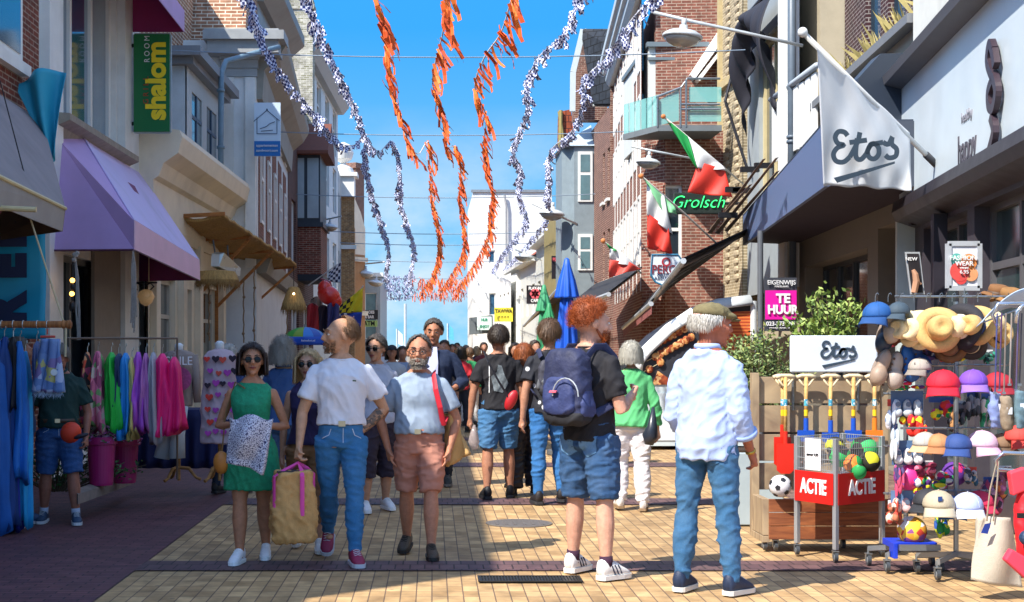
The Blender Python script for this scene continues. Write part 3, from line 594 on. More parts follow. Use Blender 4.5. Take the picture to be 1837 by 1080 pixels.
# -- R3 beige brick house with wavy brick relief
f = Fac((6.2, 28.4), (6.12, 30.6)); t = house('wavy_brick_house', f, 'beige brick house with bands of wavy relief brickwork')
BB = brick('a8977a', '978668', 'c6b99c', .2, .06)
wall(f, 0, f.L, 0, 12, [], BB, t); b = MB(); b.prism([(6.21, 28.42, 0), (9, 28.42, 0), (9, 30.6, 0), (6.13, 30.6, 0)], (0, 0, 12)); b.build('core', BB, t)
for (ua, ub) in ((.25, .65), (1.0, 1.4)):
    b = MB()
    for k in range(56):
        z = 3.0+k*.16; b.ell(f.pt((ua+ub)/2+.05*math.sin(k*.9), .0, z), (.045, .22, .085), 8, 5)
    b.build('wavy_relief', M('b0a084', .85, .2, 12, .3), t)
b = MB(); f.box(b, 1.65, 1.8, 0, .08, 3.5, 12); f.box(b, .0, 1.64, 0, .1, 7.0, 7.15); b.build('quoin', M('b8a67c', .8, .15, 8), t)
# -- R4 corner house with glass balcony
fe = Fac(((1155-CX)*30/FP, 30), (6.2, 30)); x4 = fe.a.x; f = Fac((x4, 30), ((1100-CX)*41/FP, 41)); t = house('corner_house', fe, 'reddish brick corner house with a white rooftop box and a glass walled balcony')
zb_ = fe.uz(1200, 235)[1]; zr_ = 9.8
R4B = brick('8a5648', '77483d', 'a89484', var=.3)
wo = (fe.u(1196), fe.u(1222), fe.uz(1200, 480)[1], fe.uz(1200, 335)[1])
wall(fe, .45, fe.L, 0, zb_, [(fe.u(1190), fe.u(1224), fe.uz(1200, 490)[1], fe.uz(1200, 332)[1])], R4B, t, name='end_wall')
window(fe, (fe.u(1190), fe.u(1224), fe.uz(1200, 490)[1], fe.uz(1200, 332)[1]), t, WOODW, 1, (.5,))
cc = fe.pt(.45, 0, 0)
b = MB(); b.prism([fe.pt(.45, 0, 0), f.pt(.6, 0, 0), f.pt(.6, -.3, 0), fe.pt(.45, -.3, 0)], (0, 0, zb_)); b.build('corner_wall', R4B, t)
ops = [(u, u+.6, z, z+1.5) for u in [.95+1.15*k for k in range(9)] for z in (3.4, 5.6)] + [(u, u+.6, 7.6, 8.8) for u in [.95+1.15*k for k in range(9)]]
ops = [o for o in ops if o[1] < f.L-.2]
wall(f, .6, f.L, 0, 9.1, ops, R4B, t, rev=.04); mass(f, .6, f.L, 0, 9.1, R4B, t, n=-.3, depth=4)
for o in ops: window(f, o, t, WOODW, 1, (.5,), fw=.06, rev=.04)
b = MB()
for k in range(10):
    u = .75+1.15*k
    if u < f.L-.1: f.box(b, u-.04, u+.03, 0.003, .02, 2.8, 9.0)
b.build('white_strip', WOODW, t)
b = MB(); f.prof(b, .2, f.L, [(0, 9.1), (.12, 9.1), (.22, 9.25), (.22, 9.4), (.3, 9.45), (.3, 9.62), (.38, 9.67), (.38, 9.85), (0, 9.9)]); b.build('cornice', M('b9c2c6', .5, .08, 4), t)
# rooftop box, white
fx = Fac(((1167-CX)*30.2/FP+.02, 30.6), (6.4, 30.6)); z0_ = zb_; z1_ = fx.uz(1200, 85)[1]
b = MB(); fx.box(b, 0, fx.L, 0, -4, z0_, z1_); b.build('roof_box', M('cfd3d0', .6, .05, 3), t)
b = MB(); fx.box(b, -.05, fx.L, .1, -4, z1_, z1_+.1); fx.box(b, -.02, fx.L, .05, 0, z1_-.28, z1_-.22); b.build('roof_edge', M('6b7880', .5, .05), t)
b = MB(); b.prism([px(1293, 50, 30.3), px(1293, 78, 30.3), px(1246, 142, 30.3), px(1238, 134, 30.3)], (0, .5, 0)); b.prism([px(1293, 88, 30.2), px(1293, 96, 30.2), px(1256, 145, 30.2), px(1250, 142, 30.2)], (0, .5, 0)); b.build('sloping_trim', WHITE, t)
ow_ = (fx.L-.85, fx.L-.35); b = MB(); fx.box(b, fx.u(1266), fx.u(1292), .01, .05, fx.uz(1270, 165)[1], fx.uz(1270, 100)[1]); b.build('roof_window', WOODW, t); b = MB(); fx.box(b, fx.u(1272), fx.u(1288), .052, .06, fx.uz(1270, 162)[1], fx.uz(1270, 110)[1]); b.build('pane', GLASSB, t)
# glass balcony
GB = M('8fd0cc', .08, .05, 2, alpha=.55, coat=.6); ST = M('8d9499', .3, .05, metal=.7)
gb = Fac(((1180-CX)*28.9/FP, 28.9), ((1294-CX)*28.9/FP, 28.9)); zf = gb.uz(1200, 225)[1]
b = MB(); b.prism([(gb.a.x-.55, 30.1, zf-.12), (gb.a.x, 28.85, zf-.12), (gb.b.x, 28.85, zf-.12), (gb.b.x, 30.1, zf-.12)], (0, 0, .12)); b.build('balcony_floor', M('6d7478', .6, .1), t)
zg = [gb.uz(x, y)[1] for x, y in ((1180, 178), (1225, 160), (1234, 145))]
def pane(pts):
    k = MB(); k.prism(pts, (0, .02, 0)); k.build('glass_panel', GB, t)
pane([gb.pt(.02, 0, zf), gb.pt(gb.u(1218), 0, zf+.1), gb.pt(gb.u(1218), 0, gb.uz(1218, 160)[1]), gb.pt(.02, 0, gb.uz(1180, 180)[1])])
pane([gb.pt(gb.u(1234), 0, zf+.08), gb.pt(gb.L, 0, zf+.08), gb.pt(gb.L, 0, gb.uz(1290, 190)[1]), gb.pt(gb.u(1234), 0, gb.uz(1290, 190)[1])])
pane([gb.pt(gb.u(1236), 0, gb.uz(1290, 183)[1]), gb.pt(gb.L, 0, gb.uz(1290, 183)[1]), gb.pt(gb.L, 0, gb.uz(1290, 156)[1]), gb.pt(gb.u(1236), 0, gb.uz(1290, 156)[1])])
for k in range(6):
    a_ = Vector((gb.a.x-.55*k/6, 28.9+1.2*k/6, 0)); c_ = Vector((gb.a.x-.55*(k+.8)/6, 28.9+1.2*(k+.8)/6, 0)); m_ = MB(); m_.prism([a_+Vector((0, 0, zf)), c_+Vector((0, 0, zf)), c_+Vector((0, 0, zf+.62)), a_+Vector((0, 0, zf+.62))], (.02, .01, 0)); m_.build('glass_panel', GB, t)
b = MB(); b.tube([px(1160, 200, 30.1), px(1180, 173, 28.88), px(1222, 157, 28.88), px(1233, 141, 28.88), px(1292, 141, 28.88)], .025)
for y_ in (187, 196): b.tube([px(1222, y_, 28.86), px(1292, y_, 28.86)], .022)
for x_ in (1180, 1221, 1231): b.tube([px(x_, 228, 28.86), px(x_, 175 if x_ == 1180 else 158 if x_ == 1221 else 143, 28.86)], .022)
b.build('handrail', ST, t)
# -- R5: brick house with grey bay and dark steep roof, white gable
ya = 41.05; f = Fac(((1100-CX)*ya/FP, ya), ((1033-CX)*52/FP, 52)); fe = Fac(((1094-CX)*41/FP, 40.9), ((1200-CX)*41/FP, 40.9)); t = house('bay_tower_house', f, 'brown brick house with a tall grey bay window, steep dark roof and white gable boards')
zt = 8.7
ops = [(u, u+.55, z, z+1.5) for u in (.8, 2.0) for z in (3.6, 6.0)]
wall(f, 0, f.L, 0, zt, ops, PUR, t); mass(f, .02, f.L, 0, zt, PUR, t, n=-.3)
for o in ops: window(f, o, t, WOODW, 1, (.5,), sill=WOODW)
wall(fe, 0, fe.L, 7.0, 10.0, [], PUR, t, name='end_wall')
fb = Fac(((1030-CX)*46/FP, 46), ((1066-CX)*46/FP, 46)); zb0, zb1 = 1.9, fb.uz(1040, 262)[1]
b = MB(); q = [fb.pt(-.0, 0, zb0), fb.pt(fb.L, 0, zb0), fb.pt(fb.L, -3.2, zb0), fb.pt(-.35, -2.8, zb0), fb.pt(-.35, -.5, zb0)]; b.prism(q, (0, 0, zb1-zb0)); bw = b.build('bay', M('7f8c92', .5, .1, 5), t)
b = MB(); b.add([fb.pt(-.4, .1, zb1), fb.pt(fb.L+.05, .1, zb1), fb.pt(fb.L+.05, -3.3, zb1), fb.pt(-.5, -3, zb1), fb.pt(fb.L+.05, -1.4, zb1+.9)], [(0, 1, 4), (1, 2, 4), (2, 3, 4), (3, 0, 4), (0, 1, 2, 3)]); b.build('bay_roof', M('aebec6', .4, .1, 5), bw)
for z_a, z_b in ((485, 420), (375, 262+10)):
    za_, zb2 = fb.uz(1040, z_a+5)[1], fb.uz(1040, z_b)[1]
    za_, zb2 = (fb.uz(1040, 485)[1], fb.uz(1040, 420)[1]) if z_a == 485 else (fb.uz(1040, 362)[1], fb.uz(1040, 272)[1])
    w = MB(); fb.box(w, .12, fb.L-.06, .003, .05, za_, zb2); w_ = w.build('window', WOODW, bw)
    for r1, r2_ in ((0, .56), (.6, 1)):
        w = MB(); fb.box(w, .2, fb.L-.14, .052, .06, za_+.06+(zb2-za_-.12)*r1, za_+.06+(zb2-za_-.12)*r2_-.04); w.build('pane', M('5e7d84', .1, .15, 3, coat=.5), w_)
# steep roof + white gable boards (gable faces us)
A = px(1044, 58, 47); Bl = px(1030, 190, 47); Br = px(1092, 175, 47); 
b = MB(); b.prism([px(1048, 66, 46), px(1029, 130, 46), px(1029, 215, 46), px(1095, 215, 46), px(1075, 130, 46)], (0, .6, 0)); b.build('gable', PUR, t)
rf = MB(); rf.add([px(1046, 56, 45.6), px(1270, 56, 43), px(1270, 190, 41), px(1068, 190, 45)], [(0, 1, 2, 3)]); o = rf.build('roof', brick('2f353e', '262b33', '14171c', .3, .25, .02), t); md = o.modifiers.new('t', 'SOLIDIFY'); md.thickness = .15
b = MB()
for p_, q_ in ((px(1046, 54, 45.5), px(1028, 130, 45.5)), (px(1028, 130, 45.5), px(1027, 200, 45.5)), (px(1046, 54, 45.5), px(1072, 112, 45.5)), (px(1072, 112, 45.5), px(1074, 182, 45.5))): b.tube([p_, q_], [(.14, .12)]*2, 4)
b.box(px(1081, 187, 45.4), (.6, .25, .12)); b.build('gable_board', M('cfd6d4', .5, .05), t)
sk = MB(); sk.prism([px(1108, 100, 42.3), px(1150, 100, 42.3), px(1134, 135, 42), px(1108, 135, 42)], (0, .1, 0)); sk.build('skylight', GLASSB, t)
b = MB()
for k in range(4): b.tube([px(1108, 102+k*9, 42.25), px(1149-k*4.5, 102+k*9, 42.25)], .015)
b.build('skylight_bars', ST, t)
# -- R6 red tiled gable, R7 low white row, R8 tall white block
f = Fac(((1030-CX)*52/FP, 52.1), ((1000-CX)*58/FP, 58)); fe = Fac(((998-CX)*52/FP, 52.05), ((1030-CX)*52/FP, 52.05)); t = house('tile_roof_house', f, 'yellowish house side under orange roof tiles behind the grey bay')
wall(fe, 0, fe.L, 0, 6.8, [], M('8a7d50', .8, .15, 3), t, name='end_wall'); mass(fe, 0.02, fe.L, 0, 6.7, M('8a7d50', .8, .15, 3), t, n=-.3, depth=5.6)
b = MB(); b.prism([px(1004, 300, 52), px(1006, 200, 52), px(1024, 196, 52), px(1030, 240, 52), px(1030, 400, 52), px(1022, 398, 52)], (0, 1.2, 0)); b.build('roof', brick('a85230', '91442a', '5a2c20', .2, .24, .02), t)
b = MB(); b.tube([px(1004, 300, 51.9), px(1006, 198, 51.9)], .07, 6); b.tube([px(1012, 380, 51.9), px(1022, 330, 51.9), px(1003, 200, 51.9)], .06, 6); b.build('gable_board', M('9a8a50', .7, .1), t)
def row_house(x0, y0, x1, y1, zt, m, label, roofc, wins, name='row_house'):
    f = Fac(((x0-CX)*y0/FP, y0), ((x1-CX)*y1/FP, y1)); t = house(name, f, label)
    ops = []
    n = max(1, int(f.L/2.6))
    for k in range(n):
        for z in (3.2, 5.6)[:wins]:
            if z+1.5 < zt: ops.append((f.L*(k+.25)/n, f.L*(k+.7)/n, z, z+1.5))
    wall(f, 0, f.L, 0, zt, ops, m, t); mass(f, 0.01, f.L, 0, zt, m, t, n=-.3, depth=6)
    for o in ops: window(f, o, t, WOODW, 2, (.6,), gm=M('46606a', .12, .2, 2))
    b = MB(); f.prof(b, 0, f.L, [(.3, zt), (-3, zt+2.3), (-6.4, zt)]); b.build('roof', roofc, t)
    b = MB(); f.prof(b, 0, f.L, [(.0, zt-.15), (.4, zt-.1), (.42, zt+.1), (0, zt+.15)]); b.build('gutter', WHITE, t)
    return f, t
OR = brick('a8583a', '96492f', '5a2c20', .2, .24, .02)
row_house(998, 58, 962, 68, 6.4, M('c9cac2', .6, .06, 3), 'white row house with orange roof right beyond the tiled gable', OR, 1)
row_house(962, 68, 915, 82, 5.9, M('cfd0ca', .6, .06, 3), 'low white row house next to the tall white block', OR, 1)
fe = Fac(((848-CX)*84/FP, 84), ((990-CX)*84/FP, 84)); t = house('white_block', fe, 'tall plain white block closing the street on the right'); zt = fe.uz(900, 345)[1]
def wz(xa, ya_, xb, yb): return (fe.u(xa), fe.u(xb), fe.uz(0, yb)[1] if 0 else EH-(yb-CY)*84/FP, EH-(ya_-CY)*84/FP)
ops = [wz(877, 372, 889, 413), wz(877, 449, 888, 472), wz(877, 526, 889, 566)]
wall(fe, 0, fe.L, 0, zt, ops, M('d9dad6', .7, .05, 3, dirt=.08), t); mass(fe, .01, fe.L, 0, zt-.01, M('d9dad6', .7, .05, 3, dirt=.08), t, n=-.3, depth=12)
for o in ops: window(fe, o, t, WOODW, 1, (), gm=GLASSB)
b = MB(); fe.box(b, -.1, fe.L, -.1, .1, zt, zt+.15); b.build('roof_edge', M('7d858c', .5), t)
b = MB(); b.tube([px(905, 350, 83.8), px(908, 370, 83.8), px(909, 560, 83.8)], .07); b.build('drainpipe', M('9a9a9a', .5), t)
# white rear extension wing of the row with tall windows
f = Fac(((925-CX)*76/FP-.25, 76), ((890-CX)*83.8/FP, 83.8)); t = house('low_wing', f, 'low white wing with narrow windows in front of the tall block')
wall(f, 0, f.L, 0, 5.6, [(1, 1.8, 3, 4.6), (3, 3.8, 3, 4.6), (5, 5.8, 3, 4.6)], WHITE, t); mass(f, .01, f.L, 0, 5.6, WHITE, t, n=-.3, depth=3)
for o in ((1, 1.8, 3, 4.6), (3, 3.8, 3, 4.6), (5, 5.8, 3, 4.6)): window(f, o, t, WOODW)
# ================================================================ awnings on the left
def panel(b, pts, th=(0, 0, .012)): b.prism(pts, th); return b
t = thing('grey_awning', (-4.6, 13, 3), 'weathered grey fabric awning at the left edge of the photo', 'awning')
GA = M('8d8486', .85, .12, 2.5, .1, 30, dirt=.25)
fr0, fr1, bk0, bk1 = Vector((-3.45, 8.0, 3.02)), px(117, 374, 13.3), Vector((-4.6, 8.0, 4.3)), px(77, 219, 16.7)
b = panel(MB(), [fr0, fr1, bk1, bk0]); b.build('canopy', GA, t)
v1 = px(112, 415, 13.3); b = MB(); b.prism([fr0, fr1, v1, fr0-Vector((0, 0, .26))], (-.012, 0, 0)); b.build('valance', M('9a928c', .85, .1, 3, dirt=.2), t)
b = MB(); b.prism([fr0-Vector((.03, 0, .02)), fr1-Vector((.03, .02, .02)), bk1-Vector((0, .02, .02)), bk0-Vector((0, 0, .02))], (0, 0, -.01)); b.build('lining', M('4a3428', .9, .2, 3, .2, 30), t)
b = MB(); b.prism([fr1, v1, Vector((-4.6, 14.6, 2.65)), Vector((-4.6, 15.8, 3.4))], (0, .01, 0)); b.build('end_panel', M('6b523c', .9, .2, 3), t)
b = MB(); b.tube([px(-60, 371, 11.4), px(65, 376, 11.4)], .022); b.tube([fr0, fr1], .02); b.build('bar', M('c9b98c', .5), t)
b = MB(); b.tube([px(0, 145, 13), px(42, 306, 12.6), px(43, 310, 12.6)], .006, 5); b.build('cord', M('1c1a1c', .8, 0), t)
# ropes that brace the grey awning
b = MB(); b.tube([px(48, 372, 12.5), px(118, 590, 12.5)], .009, 6); b.tube([px(118, 590, 12.4), px(117, 640, 12.4)], .012, 6); tag(b.build('rope', M('c9b894', .8, .1)), 'pale rope running from the grey awning down to the wooden pole', 'rope')
t = thing('teal_cloth', (-4.4, 16, 5), 'bright teal cloth hanging between the brick wall and the grey awning', 'cloth')
def tcl(s, q):
    a = px(25+92*s, 152-28*math.sin(s*2.2)-0*s, 15.9); c = px(95+3*s, 300-20*s, 15.9); p = a.lerp(c, q**1.15)
    return p + Vector((0, .12*math.sin(s*9+q*2)*(1-q*.6), 0))
cloth(24, 14, tcl, 'fabric', M('2a9cb8', .6, .08, 3), t, .006)
t = thing('purple_awning', (-4.6, 17, 2.7), 'lilac purple hipped awning with a straight valance over the shop entrance', 'awning')
A, B_, C_, D, E_ = Vector((-4.6, 17, 2.73)), px(97, 240, 17.4), px(140, 232, 18.55), px(240, 395, 16.7), px(240, 448, 16.7)
F_, G_ = px(357, 467, 21.5), px(358, 503, 21.5); H_ = Vector((-4.57, 22.0, 4.36)); I_ = Vector((-4.57, 22.0, 2.6))
LIL = M('bf9ccc', .65, .06, 2, .05, 20, dirt=.1); LIL2 = M('cbbce6', .6, .05, 1.2, .05, 20, dirt=.18)
b = MB(); b.add([A, E_, D, C_, B_], [(0, 1, 2, 3, 4)]); o = b.build('end_panel', LIL, t); m_ = o.modifiers.new('t', 'SOLIDIFY'); m_.thickness = .01
b = MB(); b.add([C_, D, F_, H_], [(0, 1, 2, 3)]); o = b.build('canopy', LIL2, t); m_ = o.modifiers.new('t', 'SOLIDIFY'); m_.thickness = .01
b = MB(); b.add([D, E_, G_, F_], [(0, 1, 2, 3)]); o = b.build('valance', M('d6b0c8', .65, .06, 2, dirt=.1), t); m_ = o.modifiers.new('t', 'SOLIDIFY'); m_.thickness = .01
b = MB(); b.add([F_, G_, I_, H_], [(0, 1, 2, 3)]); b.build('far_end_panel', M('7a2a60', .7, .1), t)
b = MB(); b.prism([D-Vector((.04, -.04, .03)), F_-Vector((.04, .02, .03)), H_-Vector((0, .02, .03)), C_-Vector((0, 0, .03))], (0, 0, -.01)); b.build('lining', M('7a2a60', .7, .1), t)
b = MB(); b.tube([E_, G_], .012); b.tube([E_, A], .012); b.build('frame', M('55304a', .5), t)
t = thing('upstairs_awning', (-4.6, 19, 6.4), 'magenta awning with a lilac outside above the upstairs window', 'awning')
MAG = M('8e1f5c', .7, .08, 2)
f = Fac((-4.63, 16.75), (-4.6, 21.75)); ya, yb = 17.2, 21.3
b = MB(); b.prism([(-4.62, ya, 7.4), (-4.58, yb, 7.4), (-3.72, yb, 6.62), (-3.72, ya, 6.62)], (0, 0, .01)); b.build('canopy', LIL2, t)
b = MB(); b.prism([(-4.60, ya, 7.37), (-4.58, yb-.02, 7.37), (-3.74, yb-.02, 6.59), (-3.74, ya, 6.59)], (0, 0, -.01)); b.build('lining', MAG, t)
b = MB(); b.prism([(-4.58, yb, 7.38), (-3.72, yb, 6.62), (-3.72, yb, 6.3), (-4.58, yb, 6.3)], (0, .012, 0)); b.build('end_panel', MAG, t)
b = MB(); b.prism([(-3.72, ya, 6.62), (-3.72, yb, 6.62), (-3.72, yb, 6.3), (-3.72, ya, 6.3)], (.012, 0, 0)); b.build('valance', LIL, t)
# straw roof with wooden brackets
STRAW = M('a8854e', .95, .35, 30, .6, 60, stretch=(1, 1, .25)); STRAW2 = M('8c6a3c', .95, .35, 30, .5, 60)
OW = wood('b87838', '8a5424', (4, 4, 30))
t = thing('straw_roof', (-4.2, 25, 3.4), 'straw thatched canopy on orange wooden brackets along the left shop front', 'canopy')
r_ = rnd(11)
q0, q1 = px(402, 386, 24.2), px(532, 474, 30.6); w0, w1 = px(306, 392, 24.2), Vector((-4.2, 30.6, 3.95)); w1.z = 3.3; w0.z = 3.78
def str_(s, q):
    a = w0.lerp(w1, s); c = q0.lerp(q1, s); p = a.lerp(c, q); p.z += .012*math.sin(s*40+q*9)+.04*noise.noise(p*6)-.05*math.sin(q*3.1); return p
cloth(60, 16, str_, 'thatch', STRAW, t, .05)
b = MB()
for k in range(900):
    s = r_.random(); e = r_.choice((0, 1)); p = str_(s, 1 if e else r_.random()) - Vector((0, 0, .02)); d = Vector((r_.gauss(.0, .03), r_.gauss(0, .05), -r_.uniform(.05, .16 if e else .07)))
    w = Vector((0, .006, 0)); b.add([p-w, p+w, p+d], [(0, 1, 2)])
tag(b.build('fringe', STRAW2, t), kind='stuff')
b = MB(); b.tube([w0+Vector((0, -.03, .02)), q0+Vector((.02, -.03, .02))], .045, 4); b.build('beam', OW, t)
for s_, (za_) in ((.33, 0), (.62, 0), (1.0, 0)):
    a = w0.lerp(w1, s_)+Vector((0, 0, -.06)); c = q0.lerp(q1, s_)+Vector((0, 0, -.06)); b = MB(); b.tube([a, c], .04, 4); b.build('beam', OW, t)
    lo = Vector((a.x+.05, a.y-.15, a.z-1.05)); b = MB(); b.tube([lo, c+Vector((-.05, 0, -.03))], .035, 4); b.tube([lo+Vector((0, 0, -.7)), lo+Vector((0, 0, .9))], .045, 4); b.build('bracket', OW, t)
t = thing('patio_heater', px(398, 475, 24), 'silver box heater hung under the straw canopy', 'heater')
b = MB(); b.prism([px(379, 455, 23.6), px(388, 452, 23.6), px(418, 480, 24.6), px(417, 496, 24.6), px(378, 478, 23.6)], (.12, .12, 0)); b.build('housing', M('b9c2c8', .3, .05, 4, metal=.6), t, bevel=.01)
b = MB(); b.tube([px(382, 430, 23.8), px(386, 455, 23.8)], .015); b.tube([px(408, 440, 24.4), px(410, 476, 24.4)], .015); b.build('hanger', M('3a3838', .5), t)
def straw_shade(name, c, r0, r1, h, label, n=900, seed=3):
    t = thing(name, c, label, 'lamp' if 'lamp' in name else 'thatch'); r_ = rnd(seed)
    b = MB(); b.lathe(c, [(r1*.92, -h), (r0+(r1-r0)*.75, -h*.7), (r0+(r1-r0)*.35, -h*.3), (r0, 0), (r0*.5, .02)], 24); b.build('shade', STRAW, t)
    b = MB()
    for k in range(n):
        a = r_.uniform(0, 6.28); q = r_.random(); z0 = -h*q; rr = r0+(r1-r0)*q; l = r_.uniform(.08, .2)
        p = Vector(c)+Vector((rr*math.cos(a), rr*math.sin(a), z0)); o = p+Vector((math.cos(a)*.035*r_.random(), math.sin(a)*.035*r_.random(), -l)); w = Vector((-math.sin(a), math.cos(a), 0))*.005
        b.add([p-w, p+w, o], [(0, 1, 2)])
    tag(b.build('straw', STRAW2, t), kind='stuff'); return t
t = straw_shade('wicker_lamp', px(527, 516, 27), .10, .26, .42, 'bell shaped straw lamp hanging under the end of the straw canopy')
b = MB(); b.tube([px(527, 516, 27), px(527, 478, 27)], .008); b.build('cord', M('2a2420', .7), t)
b = MB(); b.ell(px(527, 527, 26.74), (.02, .02, .02)); b.build('bulb', M('ffd890', .3, 0, emit=6), t)
t = straw_shade('straw_hood', px(390, 487, 23.8), .30, .38, .2, 'shaggy straw hood below the silver heater', 1200, 5)
# hanging knotted ropes
for k, (x, y0, y1, Y) in enumerate(((375, 515, 612, 24), (437, 500, 615, 27), (456, 478, 612, 27), (515, 520, 612, 29))):
    b = MB(); p = [px(x, y0+(y1-y0)*i/14, Y)+Vector((.008*math.sin(i*2), 0, 0)) for i in range(15)]; b.tube(p, .014, 6)
    for i in (4, 12): b.ell(p[i], .03, 8, 6)
    tag(b.build('rope', M('8a6e50', .9, .2, 30, .4, 90)), ['knotted brown rope hanging nearest the straw hood', 'knotted rope left of the pair beside the wooden bracket', 'knotted rope right of the pair beside the wooden bracket', 'knotted rope hanging by the straw bell lamp'][k], 'rope')
# ================================================================ signs on the left
YEL = M('f2d21c', .4, 0); WHT = M('e8e8e8', .5, 0); BLK = M('101014', .5, 0); RED = M('c8201c', .5, 0)
def signbox(name, x0, y0, x1, y1, Y, d, m, label, rim=None, bevel=.01):
    t = thing(name, px((x0+x1)/2, y1, Y), label, 'sign'); a, c, e, g = px(x0, y0, Y), px(x1, y0, Y), px(x1, y1, Y), px(x0, y1, Y)
    b = MB(); b.prism([a, c, e, g], (0, d, 0)); o = b.build('panel', m, t)
    if rim:
        w = .03; b = MB(); zz = (a.z, g.z)
        for (p, q) in ((a, c), (c, e), (e, g), (g, a)): b.tube([p+Vector((0, d/2-.0, 0)), q+Vector((0, d/2, 0))], [(w*.8, d/2+.012)]*2 if False else w, 4)
        b.build('frame', rim, t)
    return t
RT, UP = (1, 0, 0), (0, 0, 1)
t = signbox('blade_sign', 240, 61, 304, 236, 21.2, .12, M('0f6b34', .35, .06, 2), 'tall green sign with yellow lettering on the white shop wall', M('a8adb0', .4, metal=.4))
text('shalom', .40, YEL, px(281, 145, 21.19), UP, (-1, 0, 0), t, fat=.017, sx=1.02)
text('R O O M', .115, WHT, px(264, 88, 21.19), UP, (-1, 0, 0), t, sx=.9)
text('GRILL', .11, M('a8401c', .5, 0), px(262, 162, 21.19), UP, (-1, 0, 0), t, sx=1.0, space=1.6)
b = MB(); b.cyl(px(236, 82, 21.25), px(241, 82, 21.25), .03); b.cyl(px(233, 222, 21.25), px(241, 222, 21.25), .03); b.build('bracket', BLK, t)
t = signbox('hanging_sign', 456, 184, 503, 280, 28.5, .05, M('c4d6e6', .4, .05, 2), 'pale apartment sign with a drawn house over a blue strip')
b = MB(); b.prism([px(456, 253, 28.49), px(503, 253, 28.49), px(503, 280, 28.49), px(456, 280, 28.49)], (0, .008, 0)); b.build('blue_strip', M('1467b0', .4, 0), t)
text('appartementen', .075, WHT, px(479, 261, 28.48), RT, UP, t, sx=.95); text('zandvoort.com', .075, WHT, px(479, 270, 28.48), RT, UP, t, sx=.95)
stroke([[(-.2, -.2), (-.2, .1), (-.2, .1)], [(-.25, .06), (-.25, .06), (0, .27), (0, .27), (.25, .06)], [(.2, .1), (.2, -.2)], [(-.2, -.2), (.2, -.2)], [(-.14, -.1), (-.02, -.06), (.06, 0), (.16, .04)], [(-.12, -.15), (.12, -.13)]], px(479, 222, 28.49), RT, UP, .013, M('1c3c60', .5, 0), t, 'house_drawing')
# long teal banner at the left edge
t = thing('teal_banner', px(30, 590, 14.4), 'teal banner with dark vertical capitals beside the shop window', 'banner')
def bn(s, q): p = px(-40+122*s, 418+190*q, 14.4); return p+Vector((0, .02*math.sin(q*9+s*4), 0))
cloth(10, 16, bn, 'fabric', M('1fa2c4', .5, .05, 2), t, .006)
NV = M('1e2a50', .5, 0)
for ch, yy in (('L', 423), ('E', 478), ('R', 556)): text(ch, .52, NV, px(14, yy, 14.33), (0, 0, 1), (-1, 0, 0), t, fat=.035, sx=.9)
# window dressing behind the rack: lantern lamps in the dark window
t = thing('wall_lantern', px(258, 575, 19.8), 'ornate glass wall lantern beneath the purple awning', 'lamp')
b = MB()
for s_ in (-1, 1): b.tube([px(258+s_*2, 512, 19.8), px(258+s_*12, 508, 19.8), px(258+s_*18, 514, 19.8), px(258+s_*12, 520, 19.8)], .01, 6)
b.tube([px(258, 505, 19.8), px(258, 560, 19.8)], .012); b.tube([px(236, 507, 19.8), px(282, 507, 19.8)], .012); b.build('scrollwork', BLK, t)
b = MB(); b.lathe(px(262, 532, 19.6), [(.02, -.13), (.08, -.09), (.12, 0), (.09, .07), (.03, .1)], 14); b.build('globe', M('c8a070', .3, .2, 12, emit=.06), t, smooth=True)
t = thing('chandelier', px(130, 500, 17.9), 'small lit chandelier seen in the dark shop window', 'lamp')
for (x_, y_) in ((130, 503), (129, 527)): b = MB(); b.ell(px(x_, y_, 16.9), .03, 10, 8); b.build('bulb', M('ffb850', .3, 0, emit=3), t)
b = MB(); b.tube([px(131, 470, 16.9), px(130, 560, 16.9)], .01); b.ell(px(130, 550, 16.9), (.05, .05, .07), 8, 6); b.ell(px(131, 515, 16.9), (.035, .035, .05), 8, 6); b.build('stem', BLK, t)
# macrame rope tassels in front of the pier
t = thing('rope_tassel', px(240, 605, 16.4), 'long pale macrame tassel hanging from the purple awning corner', 'decoration'); r_ = rnd(6); b = MB()
for k in range(14):
    x_ = 240+r_.uniform(-5, 5); b.tube([px(239, 450, 16.4), px(x_, 480, 16.4), px(x_+r_.uniform(-3, 3), 540+r_.uniform(0, 60), 16.4)], .008, 5)
b.build('cords', M('9c9088', .9, .2, 30), t)
t = thing('twig_tassel', px(137, 600, 15.9), 'thin twisted twig strand hanging in front of the dark window', 'decoration'); b = MB()
for k in range(6): b.tube([px(134, 455, 15.9), px(136+k, 500, 15.9), px(139+r_.uniform(-3, 5), 560, 15.9), px(141+r_.uniform(-3, 3), 610, 15.9)], .007, 5)
for k in range(8): b.ell(px(134+r_.uniform(-5, 8), 462+r_.uniform(-8, 6), 15.85), .025, 6, 4)
b.build('twigs', M('a39a94', .9, .2, 30), t)
